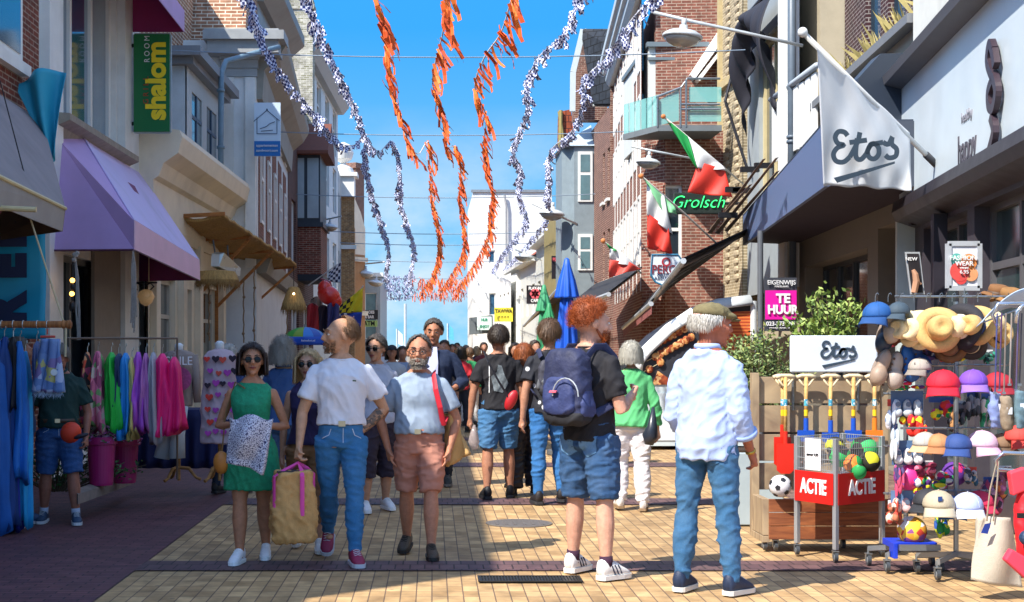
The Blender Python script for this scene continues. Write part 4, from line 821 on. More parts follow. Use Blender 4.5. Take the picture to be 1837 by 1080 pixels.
# ================================================================ street lamps on wall arms
def street_lamp(c, r, arm, label, tilt=.1):
    t = thing('street_lamp', c, label, 'street lamp', 'lamps on wall arms over the street'); LM = M('c9ced0', .4, .06, 6, metal=.2)
    ax = Vector((math.sin(tilt), 0, math.cos(tilt)))
    b = MB(); b.lathe(c, [(r*.98, -.02*r), (r, .06*r), (r*.96, .14*r), (r*.72, .30*r), (r*.35, .40*r), (r*.2, .42*r), (r*.2, .62*r), (r*.05, .64*r)], 28, ax); b.build('hood', LM, t, smooth=True)
    b = MB(); b.lathe(c, [(r*.05, -.48*r), (r*.4, -.42*r), (r*.75, -.24*r), (r*.92, -.03*r)], 28, ax); b.build('diffuser', M('a8a49a', .2, .08, 6, coat=.5), t, smooth=True)
    b = MB(); b.tube(arm, r*.085, 10); b.cyl(Vector(c)+ax*r*.5, Vector(c)+ax*r*.95, r*.13); b.build('arm', M('bfc4c6', .4, .06, 6, metal=.3), t, smooth=True)
    return t
street_lamp(px(1224, 68, 20), .285, [px(1172, 22, 20.2), px(1240, 38, 20.1), px(1333, 58, 20), px(1440, 82, 20)], 'large round street lamp nearest the viewer, above the glass balcony', .12)
street_lamp(px(1163, 293, 28.6), .25, [px(1133, 263, 28.6), px(1235, 283, 28.6), px(1240, 284, 30)], 'round street lamp left of the large Italian flag')
street_lamp(px(990, 385, 46), .42, [px(955, 365, 46), px(1035, 402, 46)], 'street lamp in front of the tall grey bay window')
street_lamp(px(940, 462, 62), .42, [px(925, 448, 62), px(980, 470, 66)], 'street lamp in front of the low white row house')
street_lamp(px(591, 408, 46), .28, [px(555, 400, 49), px(612, 388, 46)], 'street lamp beside the white painted house on the left')
street_lamp(px(655, 492, 80), .5, [px(640, 475, 84), px(690, 470, 80)], 'upper of the two far street lamps on the left')
street_lamp(px(674, 508, 92), .5, [px(650, 500, 96), px(690, 500, 92)], 'lower of the two far street lamps on the left')
# ================================================================ garlands and wires
def z2y(y): return FP*4.62/(625-y)
WY = [(103, 22.7), (243, 31), (355, 43.5), (420, 58), (440, 66), (470, 78), (500, 96)]
for k, (y, Y) in enumerate(WY):
    b = MB(); xl = -4.3; xr = 5.2 if Y > 45 else 5.0; z = EH+(625-y)*Y/FP
    b.tube([(xl+(xr-xl)*i/12, Y, z+.12*(2*i/12-1)**2-.0) for i in range(13)], .006+.00016*Y, 5)
    tag(b.build('span_wire', M('7c8c9c', .5)), '%s thin wire strung across the street over the crowd' % ['nearest', 'second nearest', 'third nearest', 'fourth nearest', 'third farthest', 'second farthest', 'farthest'][k], 'wire', 'wires strung across the street')
ORM = [M('e8641c', .7, .1, 5), M('d8541a', .7, .1, 5), M('f07a2c', .7, .1, 5), M('c24a22', .7, .1, 5)]
CHK = checker('d8dcf0', '22306c', .038)
def strip_mesh(b, L_, w, seed, M_=None, seg=4):
    r = rnd(seed); bend = r.uniform(-.5, .5); tw = r.uniform(-1, 1); vs = []; M_ = M_ or Matrix.Identity(4)
    for i in range(seg+1):
        q = i/seg; a = tw*q; ww = w/2*(1-.25*q*r.random()); c = Vector((bend*.25*q*q*L_*2, .12*L_*math.sin(q*4+seed), -L_*q))
        d = Vector((math.cos(a), math.sin(a), 0))*ww; vs += [M_ @ (c-d), M_ @ (c+d)]
    b.add(vs, [(2*i, 2*i+1, 2*i+3, 2*i+2) for i in range(seg)])
def variants(name, L_, w, ms, n=8):
    out = []
    for k in range(n):
        b = MB(); strip_mesh(b, L_*(.55+.09*k), w*(.7+.06*k), k+3); uvm = {}
        for i in range(len(b.v)): uvm[i] = ((i % 2)*w, b.v[i].z)
        b.uv = uvm; out.append(b.mesh(name, ms[k % len(ms)]))
    return out
VO = variants('pennant', .36, .052, ORM, 10); VB = variants('pennant', .17, .085, [CHK], 10)
ROPE = M('c8c8d0', .8)
def garland(pts, kind, label, seed, step=.11, ends=0, mul=1):
    r = rnd(seed); P3 = []; Yp = 0
    for (x, y) in pts:
        Y = max(Yp+.5, FP*4.62/(625-min(y, 520))); Yp = Y; P3.append(px(x, y, Y))
    t = thing('garland', P3[0], label, 'garland', 'garlands strung along the street'); path = []
    for i in range(len(P3)-1):
        n = max(2, int((P3[i+1]-P3[i]).length/.05)); p0 = P3[max(i-1, 0)]; p1 = P3[i]; p2 = P3[i+1]; p3 = P3[min(i+2, len(P3)-1)]
        for k in range(n):
            q = k/n; path.append(.5*((2*p1)+(p2-p0)*q+(2*p0-5*p1+4*p2-p3)*q*q+(3*p1-p0-3*p2+p3)*q**3))
    path.append(P3[-1]); b = MB(); b.tube(path[::6]+[path[-1]], .012, 4); b.build('string', ROPE, t)
    V = VO if kind == 'o' else VB; acc = 0; cnt = 0; far = MB(); fu = {}; fl = [MB() for _ in range(4)]; fuv = [{} for _ in range(4)]
    i = 0
    for i in range(1, len(path)):
        acc += (path[i]-path[i-1]).length; st = step*(1+path[i].y/60.)
        clump = noise.noise(path[i]*.8+Vector((seed, 0, 0)))
        if kind == 'o': st *= (1.3-1.2*clump)
        while acc > st:
            acc -= st; p = path[i]+Vector((r.gauss(0, .02), r.gauss(0, .03), r.gauss(0, .02)))
            d = (path[i]-path[i-1]).normalized()
            lean = Vector((.35+.5*noise.noise(p*.5), .2*r.gauss(0, 1), -1)).normalized() if kind == 'o' else Vector((r.gauss(.1, .35), r.gauss(0, .45), -1)).normalized()
            q = lean.to_track_quat('-Z', 'Y') if True else None
            M_ = Matrix.Translation(p) @ q.to_matrix().to_4x4() @ Matrix.Rotation(r.uniform(-1.2, 1.2) if kind == 'o' else r.uniform(0, 3.1), 4, 'Z')
            s_ = 1+min(.4, max(0, p.y-30)/150); M_ = M_ @ Matrix.Diagonal((s_, s_, s_, 1))
            if cnt < 95:
                o = bpy.data.objects.new('pennant', r.choice(V)); COL.objects.link(o); o.parent = t; o.matrix_parent_inverse = t.matrix_basis.inverted(); o.matrix_basis = M_
            else:
                k = r.randrange(4); me = V[r.randrange(10)]; bb = fl[k]; base = len(bb.v)
                bb.add([M_ @ v.co for v in me.vertices], [tuple(pp.vertices) for pp in me.polygons])
                for lp in me.loops: fuv[k][base+lp.vertex_index] = tuple(me.uv_layers[0].data[lp.index].uv)
            cnt += 1
    for k in range(ends):
        a = r.uniform(0, 6.28); rr = r.uniform(0, .9)*mul; p = P3[-1]+Vector((rr*math.cos(a), rr*math.sin(a), r.uniform(-.6, 1.0)*mul)); kk = r.randrange(4); me = V[r.randrange(10)]; bb = fl[kk]; base = len(bb.v)
        M_ = Matrix.Translation(p) @ Matrix.Rotation(r.uniform(0, 6.28), 4, 'Z') @ Matrix.Rotation(r.gauss(0, .6), 4, 'X') @ Matrix.Diagonal((1.3, 1.3, 1.3, 1))
        bb.add([M_ @ v.co for v in me.vertices], [tuple(pp.vertices) for pp in me.polygons])
        for lp in me.loops: fuv[kk][base+lp.vertex_index] = tuple(me.uv_layers[0].data[lp.index].uv)
    if kind != 'o':
        al = MB(); au = {}
        for bb, uu in zip(fl, fuv):
            base = len(al.v); al.add(bb.v, bb.f)
            for k, q in uu.items(): au[base+k] = q
        al.uv = au; tag(al.build('far_pennants', CHK, t), kind='stuff')
    else:
        al = MB(); fms = []
        for k, bb in enumerate(fl):
            al.add(bb.v, bb.f); fms += [k]*len(bb.f)
        me = al.mesh('far_pennants', None)
        for m_ in ORM: me.materials.append(m_)
        me.polygons.foreach_set('material_index', fms); tag(put('far_pennants', me, t), kind='stuff')
garland([(664, -40), (674, 0), (684, 40), (695, 95), (697, 150), (720, 215), (737, 264), (752, 276), (768, 254), (771, 310), (774, 360), (785, 420), (784, 465), (772, 500), (758, 520)], 'o', 'leftmost orange garland of streamers over the street', 1, ends=110)
garland([(803, -40), (799, 0), (794, 60), (776, 145), (792, 200), (800, 264), (815, 262), (826, 310), (824, 360), (831, 420), (829, 455), (808, 495), (789, 522)], 'o', 'middle orange garland of streamers over the street', 2, ends=110)
garland([(930, -50), (917, 0), (898, 60), (868, 105), (852, 160), (872, 210), (866, 266), (872, 310), (882, 345), (878, 390), (872, 430), (846, 480), (818, 520)], 'o', 'rightmost orange garland of streamers over the street', 3, ends=110)
garland([(415, -50), (440, -5), (470, 70), (510, 140), (560, 200), (598, 250), (632, 262), (655, 245), (655, 290), (666, 345), (688, 415), (697, 450), (692, 500), (700, 520)], 'b', 'leftmost blue and white checkered garland', 4, .075, 230, 1.2)
garland([(530, -50), (548, -5), (575, 60), (605, 130), (640, 200), (655, 245), (680, 272), (704, 255), (716, 310), (720, 370), (742, 445), (738, 480), (728, 520)], 'b', 'checkered garland between the leftmost one and the orange garlands', 5, .075, 230, 1.2)
garland([(1060, -50), (1038, 0), (1012, 60), (965, 105), (942, 160), (946, 200), (920, 268), (932, 300), (931, 350), (942, 400), (905, 450), (880, 490), (856, 522)], 'b', 'checkered garland just right of the orange garlands', 6, .075, 200, 1.1)
garland([(1215, -60), (1165, 0), (1130, 40), (1092, 100), (1052, 140), (1044, 190), (1026, 235), (986, 275), (984, 330), (975, 400), (935, 450), (900, 490), (888, 520)], 'b', 'rightmost checkered garland passing the white gable', 7, .075, 200, 1.1)
# ================================================================ flags on the right
def flag(name, label, pole, corners, mats, parts, wav=.06, seed=1, nu=30, nv=24, knob=None, pr=.02):
    """corners: top at tip, top at base side, bottom at base side, bottom at tip side; colour bands run across s"""
    t = thing(name, pole[0], label, 'flag'); b = MB(); b.tube(pole, pr, 8); b.build('pole', M('d8d8d4', .4, .05), t, smooth=True)
    a, c, d, e = corners
    for k, (s0, s1) in enumerate(parts):
        def fn(s, q, s0=s0, s1=s1):
            ss = s0+(s1-s0)*s; p = (a.lerp(c, ss)).lerp(e.lerp(d, ss), q)
            w = wav*math.sin(ss*11+seed+q*3)*(.3+q)+wav*.6*math.sin(q*9+ss*5+seed*2)
            return p+Vector((w*.35, w, -.02*math.sin(ss*12)))
        cloth(max(6, int(nu*(s1-s0))), nv, fn, ['green_band', 'white_band', 'red_band'][k] if len(parts) == 3 else 'fabric', mats[k], t, .004)
    if knob: b = MB(); b.ell(pole[-1], knob, 10, 8); b.build('pole_tip', M('c9783c', .5), t)
    return t
GRN, WFL, RFL = M('1c9448', .6, .06, 3), M('d8d8d8', .6, .05, 3), M('cc3020', .6, .08, 3)
def hang(x0, y0, xs, Y): return None
Y = 25.5
p0, p1 = px(1338, 334, 26.6), px(1190, 210, Y)
def tri_flag(label, Y, pole, cols, seed, wav=.05):
    t = thing('italian_flag', pole[0], label, 'flag', 'italian flags'); b = MB(); b.tube(pole, .018, 8); b.build('pole', M('d8d4cc', .4, .05), t, smooth=True)
    b = MB(); b.ell(pole[-1], .045, 10, 8); b.build('pole_tip', M('c87840', .5), t)
    for nm, m, (a, c, d, e) in cols:
        A_, C2, D_, E2 = [px(q[0], q[1], Y+(q[2] if len(q) > 2 else 0)) for q in (a, c, d, e)]
        def fn(s, q):
            p = A_.lerp(C2, s).lerp(E2.lerp(D_, s), q); w = wav*math.sin(s*8+q*4+seed)*(.2+q); return p+Vector((w*.3, w, 0))
        cloth(12, 18, fn, nm, m, t, .004)
tri_flag('largest Italian flag, hanging just above the neon beer sign', 25.5, [px(1338, 334, 26.8), px(1190, 209, 25.4)],
 [('green_band', GRN, ((1192, 210), (1234, 245), (1252, 304), (1248, 300))), ('white_band', WFL, ((1234, 245), (1300, 300), (1302, 306), (1252, 302))), ('red_band', RFL, ((1252, 290), (1300, 303), (1314, 354), (1234, 346)))], 1)
tri_flag('middle Italian flag, between the largest one and the lowest one', 23.5, [px(1285, 436, 26), px(1230, 385, 25), px(1150, 316, 23.4)],
 [('green_band', M('7cc08c', .6, .06, 3), ((1153, 318), (1212, 372), (1214, 384), (1190, 380))), ('white_band', WFL, ((1160, 328), (1192, 352), (1206, 420), (1161, 386))), ('red_band', RFL, ((1161, 382), (1200, 410), (1206, 456), (1162, 446)))], 2)
tri_flag('lowest Italian flag, nearest the closed blue parasol', 25.5, [px(1150, 490, 27), px(1082, 432, 25.4)],
 [('green_band', GRN, ((1088, 436), (1100, 445), (1112, 452), (1094, 448))), ('white_band', WFL, ((1094, 446), (1112, 450), (1146, 480), (1094, 470))), ('red_band', M('d0483c', .6, .08, 3), ((1094, 466), (1130, 470), (1149, 482), (1092, 498)))], 3)
# the white store flag
t = thing('store_flag', px(1700, 318, 14.5), 'large white flag with dark script lettering hanging beside the dark box sign', 'flag')
tip, bs = px(1440, 58, 13.6), px(1700, 316, 14.6)
b = MB(); b.tube([tip, bs], .026, 10); b.ell(tip, .05, 10, 6); b.build('pole', M('cfd2d4', .4, .05), t, smooth=True)
b = MB(); b.tube([bs.lerp(tip, .16), bs], .036, 10); b.build('pole_socket', M('26282e', .4), t, smooth=True)
fa, fb_, fc, fd = px(1466, 84, 13.68), px(1632, 238, 14.3), px(1636, 341, 14.25), px(1478, 333, 13.95)
def ef(s, q):
    p = fa.lerp(fb_, s).lerp(fd.lerp(fc, s), q); w = .035*math.sin(s*7+q*2)*(.2+q)+.012*math.sin(s*23+q*7)*q; return p+Vector((w*.2, w+.022*math.sin(s*15-q*11)*math.sin(s*3.14)*(1-q*.6), .01*math.sin(s*18)*q))
cloth(50, 40, ef, 'fabric', M('d4d8de', .6, .04, 2, .1, 60), t, .005)
DK = M('2f3f4e', .6, .0)
def script_word(at, right, up, s, m, parent, n=.0):
    """the store's script word: capital E, t, o, s with a swash below"""
    w = .13
    L_ = [[(-.62, .30), (-.70, .40), (-.86, .42), (-.96, .28), (-.90, .12), (-.74, .06), (-.92, .0), (-1.04, -.16), (-.98, -.34), (-.78, -.38), (-.60, -.26)],
          [(-.60, -.26), (-.46, -.05), (-.34, .16), (-.28, .36), (-.28, .36)], [(-.36, .22), (-.42, -.08), (-.42, -.28), (-.30, -.34), (-.14, -.2)], [(-.58, .12), (-.1, .16)],
          [(-.14, -.2), (-.04, -.02), (.08, .06), (.2, -.04), (.2, -.22), (.08, -.34), (-.06, -.3), (-.1, -.14), (.0, .04), (.1, .05), (.34, .08)],
          [(.34, .08), (.48, .02), (.6, .2), (.6, .2)], [(.6, .2), (.58, .02), (.70, -.12), (.66, -.3), (.48, -.34), (.38, -.26)]]
    o = stroke([[(x*s, y*s) for x, y in l] for l in L_], at, right, up, w*s, m, parent, 'lettering', .006, n)
    b = MB(); r = Vector(right).normalized(); u = Vector(up).normalized(); nn = r.cross(u); at = Vector(at)+nn*n
    b.prism([at+r*q[0]*s+u*q[1]*s for q in ((-1.02, -.78), (-.92, -.92), (.66, -.5), (.66, -.44))], nn*.006); b.build('swash', m, parent)
fr_ = (fc-fd).normalized(); script_word(px(1562, 262, 13.84), (1, .12, .07), UP, .37, DK, t)
# ================================================================ signs on the right
t = signbox('neon_sign', 1211, 347, 1293, 382, 27.5, .12, M('1c2622', .5, .05), 'black board with green neon script below the largest Italian flag', M('3a443e', .5))
text('Grolsch', .34, M('2fdc6c', .4, 0, emit=1.1), px(1251, 363, 27.48), RT, UP, t, shear=.35, sx=.95, fat=-.006, ext=.01)
b = MB(); b.cyl(px(1290, 365, 27.55), px(1330, 365, 27.55), .03); b.build('bracket', BLK, t)
t = thing('shield_sign', px(1190, 512, 23.2), 'white shield shaped beer sign with a red crest above the terrace awning', 'sign')
pts = [(1170, 457), (1216, 457), (1222, 465), (1220, 488), (1206, 504), (1190, 512), (1176, 506), (1168, 494)]
b = MB(); b.prism([px(x, y, 23.2) for x, y in pts], (0, .12, 0)); b.build('panel', M('d4dce4', .35, .03), t); b = MB(); b.tube([px(x, y, 23.2) for x, y in pts], .018, 5, close=True); b.build('rim', M('2f6c8c', .4), t)
text('PERO', .20, M('7a2430', .5, 0), px(1192, 484, 23.19), RT, UP, t, sx=.85, fat=.003); text('NASTRO', .07, NV, px(1194, 493, 23.19), RT, UP, t); text('AZZURRO', .07, NV, px(1192, 499, 23.19), RT, UP, t)
stroke([[(.06*math.cos(a), .06*math.sin(a)) for a in [k*.7 for k in range(10)]]], px(1195, 470, 23.19), RT, UP, .03, M('a02c38', .5, 0), t)
t = signbox('letting_sign', 1372, 498, 1430, 594, 17, .03, M('3a3c44', .5, .03), 'grey and magenta letting board beside the canopy post')
b = MB(); b.prism([px(1373, 521, 16.99), px(1429, 521, 16.99), px(1429, 573, 16.99), px(1373, 573, 16.99)], (0, .006, 0)); b.build('magenta_field', M('e0189c', .4, 0), t)
text('TE', .15, WHT, px(1405, 536, 16.975), RT, UP, t, fat=.006); text('HUUR', .145, WHT, px(1404, 556, 16.975), RT, UP, t, fat=.006, sx=.9)
text('EIGENWIJS', .075, WHT, px(1402, 507, 16.975), RT, UP, t, sx=.95); text('MAKELAARS', .03, WHT, px(1402, 514, 16.975), RT, UP, t); text('023-5731999', .07, WHT, px(1401, 581, 16.975), RT, UP, t, sx=.95, fat=.001); text('www.eigenwijsmakelaars.nl', .026, WHT, px(1401, 588, 16.975), RT, UP, t)
b = MB(); b.cyl((px(1364, 600, 17.4).x, 17.4, 0), (px(1364, 600, 17.4).x, 17.4, 3.0), .035); b.build('post', M('6a6e74', .4, .05, metal=.3), t)
def small_sign(name, x0, y0, x1, y1, Y, m, lines, label, tm=WHT, sz=.3):
    t = signbox(name, x0, y0, x1, y1, Y, .15, m, label); n = len(lines)
    for k, s in enumerate(lines):
        if s: text(s, sz, tm, px((x0+x1)/2, y0+(y1-y0)*(k+.5)/n, Y-.01), RT, UP, t, sx=.85, fat=.01)
    return t
t = small_sign('cafe_sign', 945, 512, 974, 545, 56, M('221c24', .5), ['PLAY-IN', '', 'CAFE'], 'black cafe sign with a pink flower on the white row house', WHT, .16)
b = MB()
for k in range(6): b.lathe(px(960+5*math.cos(k*1.05), 527+5*math.sin(k*1.05), 55.99), [(.1, 0), (.1, .01)], 10, (0, -1, 0))
b.build('flower', M('e0606c', .5, 0), t)
small_sign('play_sign', 990, 459, 1018, 500, 50, M('221c24', .5), ['PLAY-IN', '', ''], 'black sign hanging behind the top of the blue parasol', M('c8505c', .5, 0), .16)
small_sign('takeaway_sign', 887, 552, 920, 577, 74, M('e8d840', .5, 0), ['TAWWA', '* * * *'], 'small yellow takeaway sign at the foot of the white block', M('5a4a1c', .5, 0), .26)
t = small_sign('corner_box_sign', 856, 568, 882, 592, 78, M('cfe4dc', .5, 0), ['NUR', 'ENJOY'], 'white and green sign box on the white block corner', M('3c8c6c', .5, 0), .2)
b = MB(); b.prism([px(843, 570, 78.6), px(884, 565, 78.2), px(884, 597, 78.2), px(843, 600, 78.6)], (0, 1.5, 0)); b.build('box', M('5c6468', .5, .1), t)
small_sign('cash_machine_sign', 648, 575, 677, 586, 93, M('a8c878', .5, 0), ['ATM'], 'pale green cash machine sign on the small end house', BLK, .42)
small_sign('shop_sign', 647, 556, 678, 573, 93, M('26282c', .5, 0), ['SHOES', '& BAR'], 'dark sign with white lettering above the cash machine sign', WHT, .26)
# ================================================================ terrace awnings and parasols on the right
UND = M('6f5a44', .9, .2, 4, .1, 30); TOPD = M('26262a', .8, .1)
def terrace_awning(label, Fn, Ff, Bf, Bn, ribs=5, val=None, bar=None):
    t = thing('terrace_awning', Fn, label, 'awning', 'awnings over the terraces'); up = Vector((0, 0, .03))
    b = MB(); b.add([Fn, Ff, Bf, Bn, Fn+up, Ff+up, Bf+up, Bn+up], [(0, 1, 2, 3)]); b.build('lining', UND, t)
    b = MB(); b.prism([Fn+up*.6, Ff+up*.6, Bf+up*.6, Bn+up*.6], up); b.build('canopy', TOPD, t)
    b = MB()
    for k in range(ribs):
        q = (k+.5)/ribs; b.tube([Fn.lerp(Ff, q)-up, Bn.lerp(Bf, q)-up], .025, 6)
    b.build('support_arms', M('a09080', .5, .1), t)
    b = MB(); b.tube([Fn, Ff], .045, 8); b.build('front_bar', bar or M('c8ccd0', .35, .05, metal=.3), t)
    if val:
        b = MB(); b.prism([Fn, Ff, Ff-Vector((0, 0, val)), Fn-Vector((0, 0, val))], (.01, 0, 0)); b.build('valance', stripes('a0605c', '7c4440', .12), t)
    return t
terrace_awning('brown lined terrace awning nearest the viewer, with a pale front bar', px(1226, 468, 20.6), px(1166, 545, 25.6), px(1258, 452, 28.6), px(1352, 410, 24), 6)
terrace_awning('terrace awning with a reddish striped valance behind the nearest one', px(1168, 545, 24.4), px(1118, 588, 30.), px(1200, 500, 30), px(1228, 470, 27.4), 3, .18)
terrace_awning('dark terrace awning just right of the closed blue parasol', px(1092, 528, 26), px(1008, 560, 34), px(1068, 512, 39), px(1152, 482, 29.6), 6)
terrace_awning('farther narrow terrace awning left of the blue parasol', px(1000, 520, 36), px(940, 585, 50), px(985, 545, 56), px(1030, 520, 43), 4)
def parasol(c, h, r, m, label, word=None):
    t = thing('closed_parasol', (c.x, c.y, 0), label, 'parasol'); b = MB(); b.cyl((c.x, c.y, 0), (c.x, c.y, h), .03); b.build('pole', M('9a9a98', .4, metal=.4), t)
    b = MB(); n = 48
    def ring(z, rr, k): return [Vector((c.x+rr*(1+k*math.cos(8*2*math.pi*i/n))*math.cos(2*math.pi*i/n), c.y+rr*(1+k*math.cos(8*2*math.pi*i/n))*math.sin(2*math.pi*i/n), z)) for i in range(n)]
    b.loft([ring(h*.28, r*.75, .2), ring(h*.35, r*.9, .25), ring(h*.5, r*.82, .22), ring(h*.68, r*.6, .22), ring(h*.8, r*.42, .2), ring(h*.9, r*.4, .15)]); b.build('folded_canopy', m, t, smooth=True)
    b = MB(); b.loft([ring(h*.80, r*.85, .16), ring(h*.81, r*.84, .16), ring(h*.89, r*.62, .1), ring(h*.965, r*.3, .05), ring(h, r*.2, 0), ring(h+.02, r*.05, 0)]); b.build('vent_cap', m, t, smooth=True)
    b = MB(); b.lathe((c.x, c.y, 0), [(.3, 0), (.3, .06), (.05, .1)], 16); b.build('base', M('55585c', .7), t)
    if word: text(word, .22, WHT, (c.x+.02, c.y-r*1.02, h*.36), (0, 0, 1), (-1, 0, 0), t, fat=.01)
    return t
c_ = px(1017, 465, 21); parasol(c_, c_.z, .19, M('1454c0', .55, .08, 4, .05, 20), 'closed blue parasol behind the red haired man', 'R  R')
c_ = px(985, 545, 27); parasol(c_, c_.z, .17, M('2a8c58', .6, .1, 4), 'closed green parasol just left of the blue one')
c_ = px(976, 512, 33); parasol(c_, c_.z, .2, M('3c9468', .6, .1, 4), 'taller closed green parasol farther back')
# slatted pergola boards above the terrace
t = thing('slatted_pergola', px(1340, 400, 22), 'weathered brown wooden slats raised above the terrace next to the blue canopy', 'pergola'); 
WD = wood('8a7058', '5c4634', (3, 3, 20))
for a, c in (((1374, 284), (1276, 418)), ((1397, 282), (1290, 418)), ((1399, 306), (1306, 414)), ((1350, 330), (1282, 408))):
    b = MB(); b.prism([px(a[0], a[1], 20.6), px(a[0]-6, a[1]+2, 20.6), px(c[0]-7, c[1], 25.5), px(c[0], c[1]+2, 25.5)], (.03, .15, .02)); b.build('slat', WD, t)
for x_, y_ in ((1370, 297), (1330, 342), (1306, 386), (1345, 304), (1318, 340)): b = MB(); b.box(px(x_, y_, 23.2), (.30, .1, .085)); b.build('clamp', BLK, t)
# ================================================================ snack kiosk
t = thing('snack_kiosk', (4.1, 22, 0), 'white snack kiosk with an arched frame around pictures of grilled skewers', 'kiosk'); YK = 22.0
def K(x, y, d=0): return px(x, y, YK-d)
b = MB(); b.prism([K(1162, 800), K(1362, 800), K(1362, 690), K(1162, 690)], (0, 2.6, 0)); b.build('body', M('c4d2d6', .4, .05, 3, dirt=.1), t)
b = MB(); b.prism([K(1150, 690), K(1352, 690), K(1352, 545), K(1300, 550), K(1250, 566), K(1200, 600), K(1160, 640), K(1150, 655)], (0, 2.4, 0)); b.build('picture_panel', M('33343c', .45, .1, 3), t)
b = MB(); arc = [(1142, 665), (1145, 648), (1160, 628), (1200, 590), (1245, 560), (1290, 545), (1348, 538)]; b.tube([K(x, y, .03) for x, y in arc], [(.05, .11)]*len(arc), 8); b.build('arched_frame', M('d8dee0', .35, .04), t, smooth=True)
b = MB(); b.tube([K(1146, 650, .02), K(1146, 690, .02)], .06, 8); b.tube([K(1352, 540, .02), K(1352, 690, .02)], .05, 8); b.build('side_post', M('d8dee0', .35, .04), t)
MEAT = patches(['b8683c', 'd89858', '8c3c20', 'e0b078', 'a04c28'], 26); MEAT2 = stripes('b0401c', 'd87838', .05, .5, 1)
r_ = rnd(8)
for (xa, ya_, xb, yb) in ((1172, 620, 1228, 590), (1176, 640, 1240, 605), (1165, 662, 1185, 650)):
    sk_ = MB(); sk_.tube([K(xa-16, ya_+8, .03), K(xb+4, yb-2, .03)], .006, 4); o = sk_.build('skewer', M('d8c8a0', .6), t); m_ = MB(); n = max(2, int((xb-xa)/8))
    for k in range(n): m_.ell(K(xa+(xb-xa)*k/(n-1), ya_+(yb-ya_)*k/(n-1), .035), (.06, .02, .065), 8, 6)
    m_.build('meat', MEAT, o)
for pts in ([(1300, 560), (1350, 558), (1350, 625), (1300, 630)], [(1232, 640), (1290, 560), (1296, 600), (1296, 650), (1240, 690)], [(1140+30, 690), (1180, 665), (1215, 690)]):
    b = MB(); b.prism([K(x, y, .012) for x, y in pts], (0, -.008, 0)); b.build('food_picture', MEAT2 if pts[0][0] == 1300 else MEAT, t)
b = MB(); b.prism([K(1288, 566, .013), K(1300, 560, .013), K(1300, 590, .013), K(1290, 600, .013)], (0, -.01, 0)); b.build('lettuce_picture', M('7ab03c', .6, .3, 20), t)
b = MB(); b.prism([K(1172, 790, .004), K(1350, 790, .004), K(1350, 705, .004), K(1172, 705, .004)], (0, -.01, 0)); b.build('door_panel', M('d4e0e4', .35, .04, 3), t)
# framed posters by the boutique
t = signbox('fashion_poster', 1702, 437, 1757, 517, 12.2, .02, M('dcdce4', .4, .04, 4), 'framed colourful fashion poster above the hat rack', M('c8ccd2', .4, metal=.3))
for cxy, rr, c in (((1722, 487), .085, 'd8504c'), ((1738, 470), .07, 'e89050'), ((1716, 465), .05, '5ab0a4'), ((1742, 492), .06, 'e8a070'), ((1724, 500), .05, 'd84444')):
    b = MB(); b.lathe(px(*cxy, 12.19-.001*rr*40), [(rr, 0), (rr, .002)], 22, (0, -1, 0)); b.build('print', M(c, .5, .1, 12), t)
text('FASHION', .055, WHT, px(1728, 463, 12.17), RT, UP, t, fat=.001); text('WEAR', .055, WHT, px(1730, 473, 12.17), RT, UP, t, fat=.001); text('VANAF', .024, WHT, px(1730, 481, 12.17), RT, UP, t); text('6,95', .045, WHT, px(1730, 488, 12.17), RT, UP, t)
b = MB(); b.cyl(px(1730, 517, 12.2), px(1730, 560, 12.2), .012); b.build('stand', ST, t)
t = thing('leaning_poster', px(1641, 525, 14), 'dark poster frame with a figure photo, tilted beside the dark column', 'poster')
b = MB(); b.prism([px(1624, 452, 14), px(1650, 452, 14), px(1659, 528, 14), px(1634, 528, 14)], (0, .02, 0)); b.build('frame', M('c8ccce', .4, metal=.3), t); b = MB(); b.prism([px(1627, 455, 13.99), px(1648, 455, 13.99), px(1656, 525, 13.99), px(1636, 525, 13.99)], (0, .006, 0)); b.build('print', M('2e2a2c', .4, .3, 6), t)
b = MB(); b.tube([px(1640, 525, 13.98), px(1644, 505, 13.98), px(1642, 492, 13.98), px(1638, 484, 13.98)], [.03, .035, .03, .018], 8); b.tube([px(1643, 500, 13.975), px(1652, 510, 13.975)], .012, 6); b.build('figure', M('b88a6c', .6, .1), t)
text('NEW', .05, WHT, px(1635, 465, 13.985), RT, UP, t)
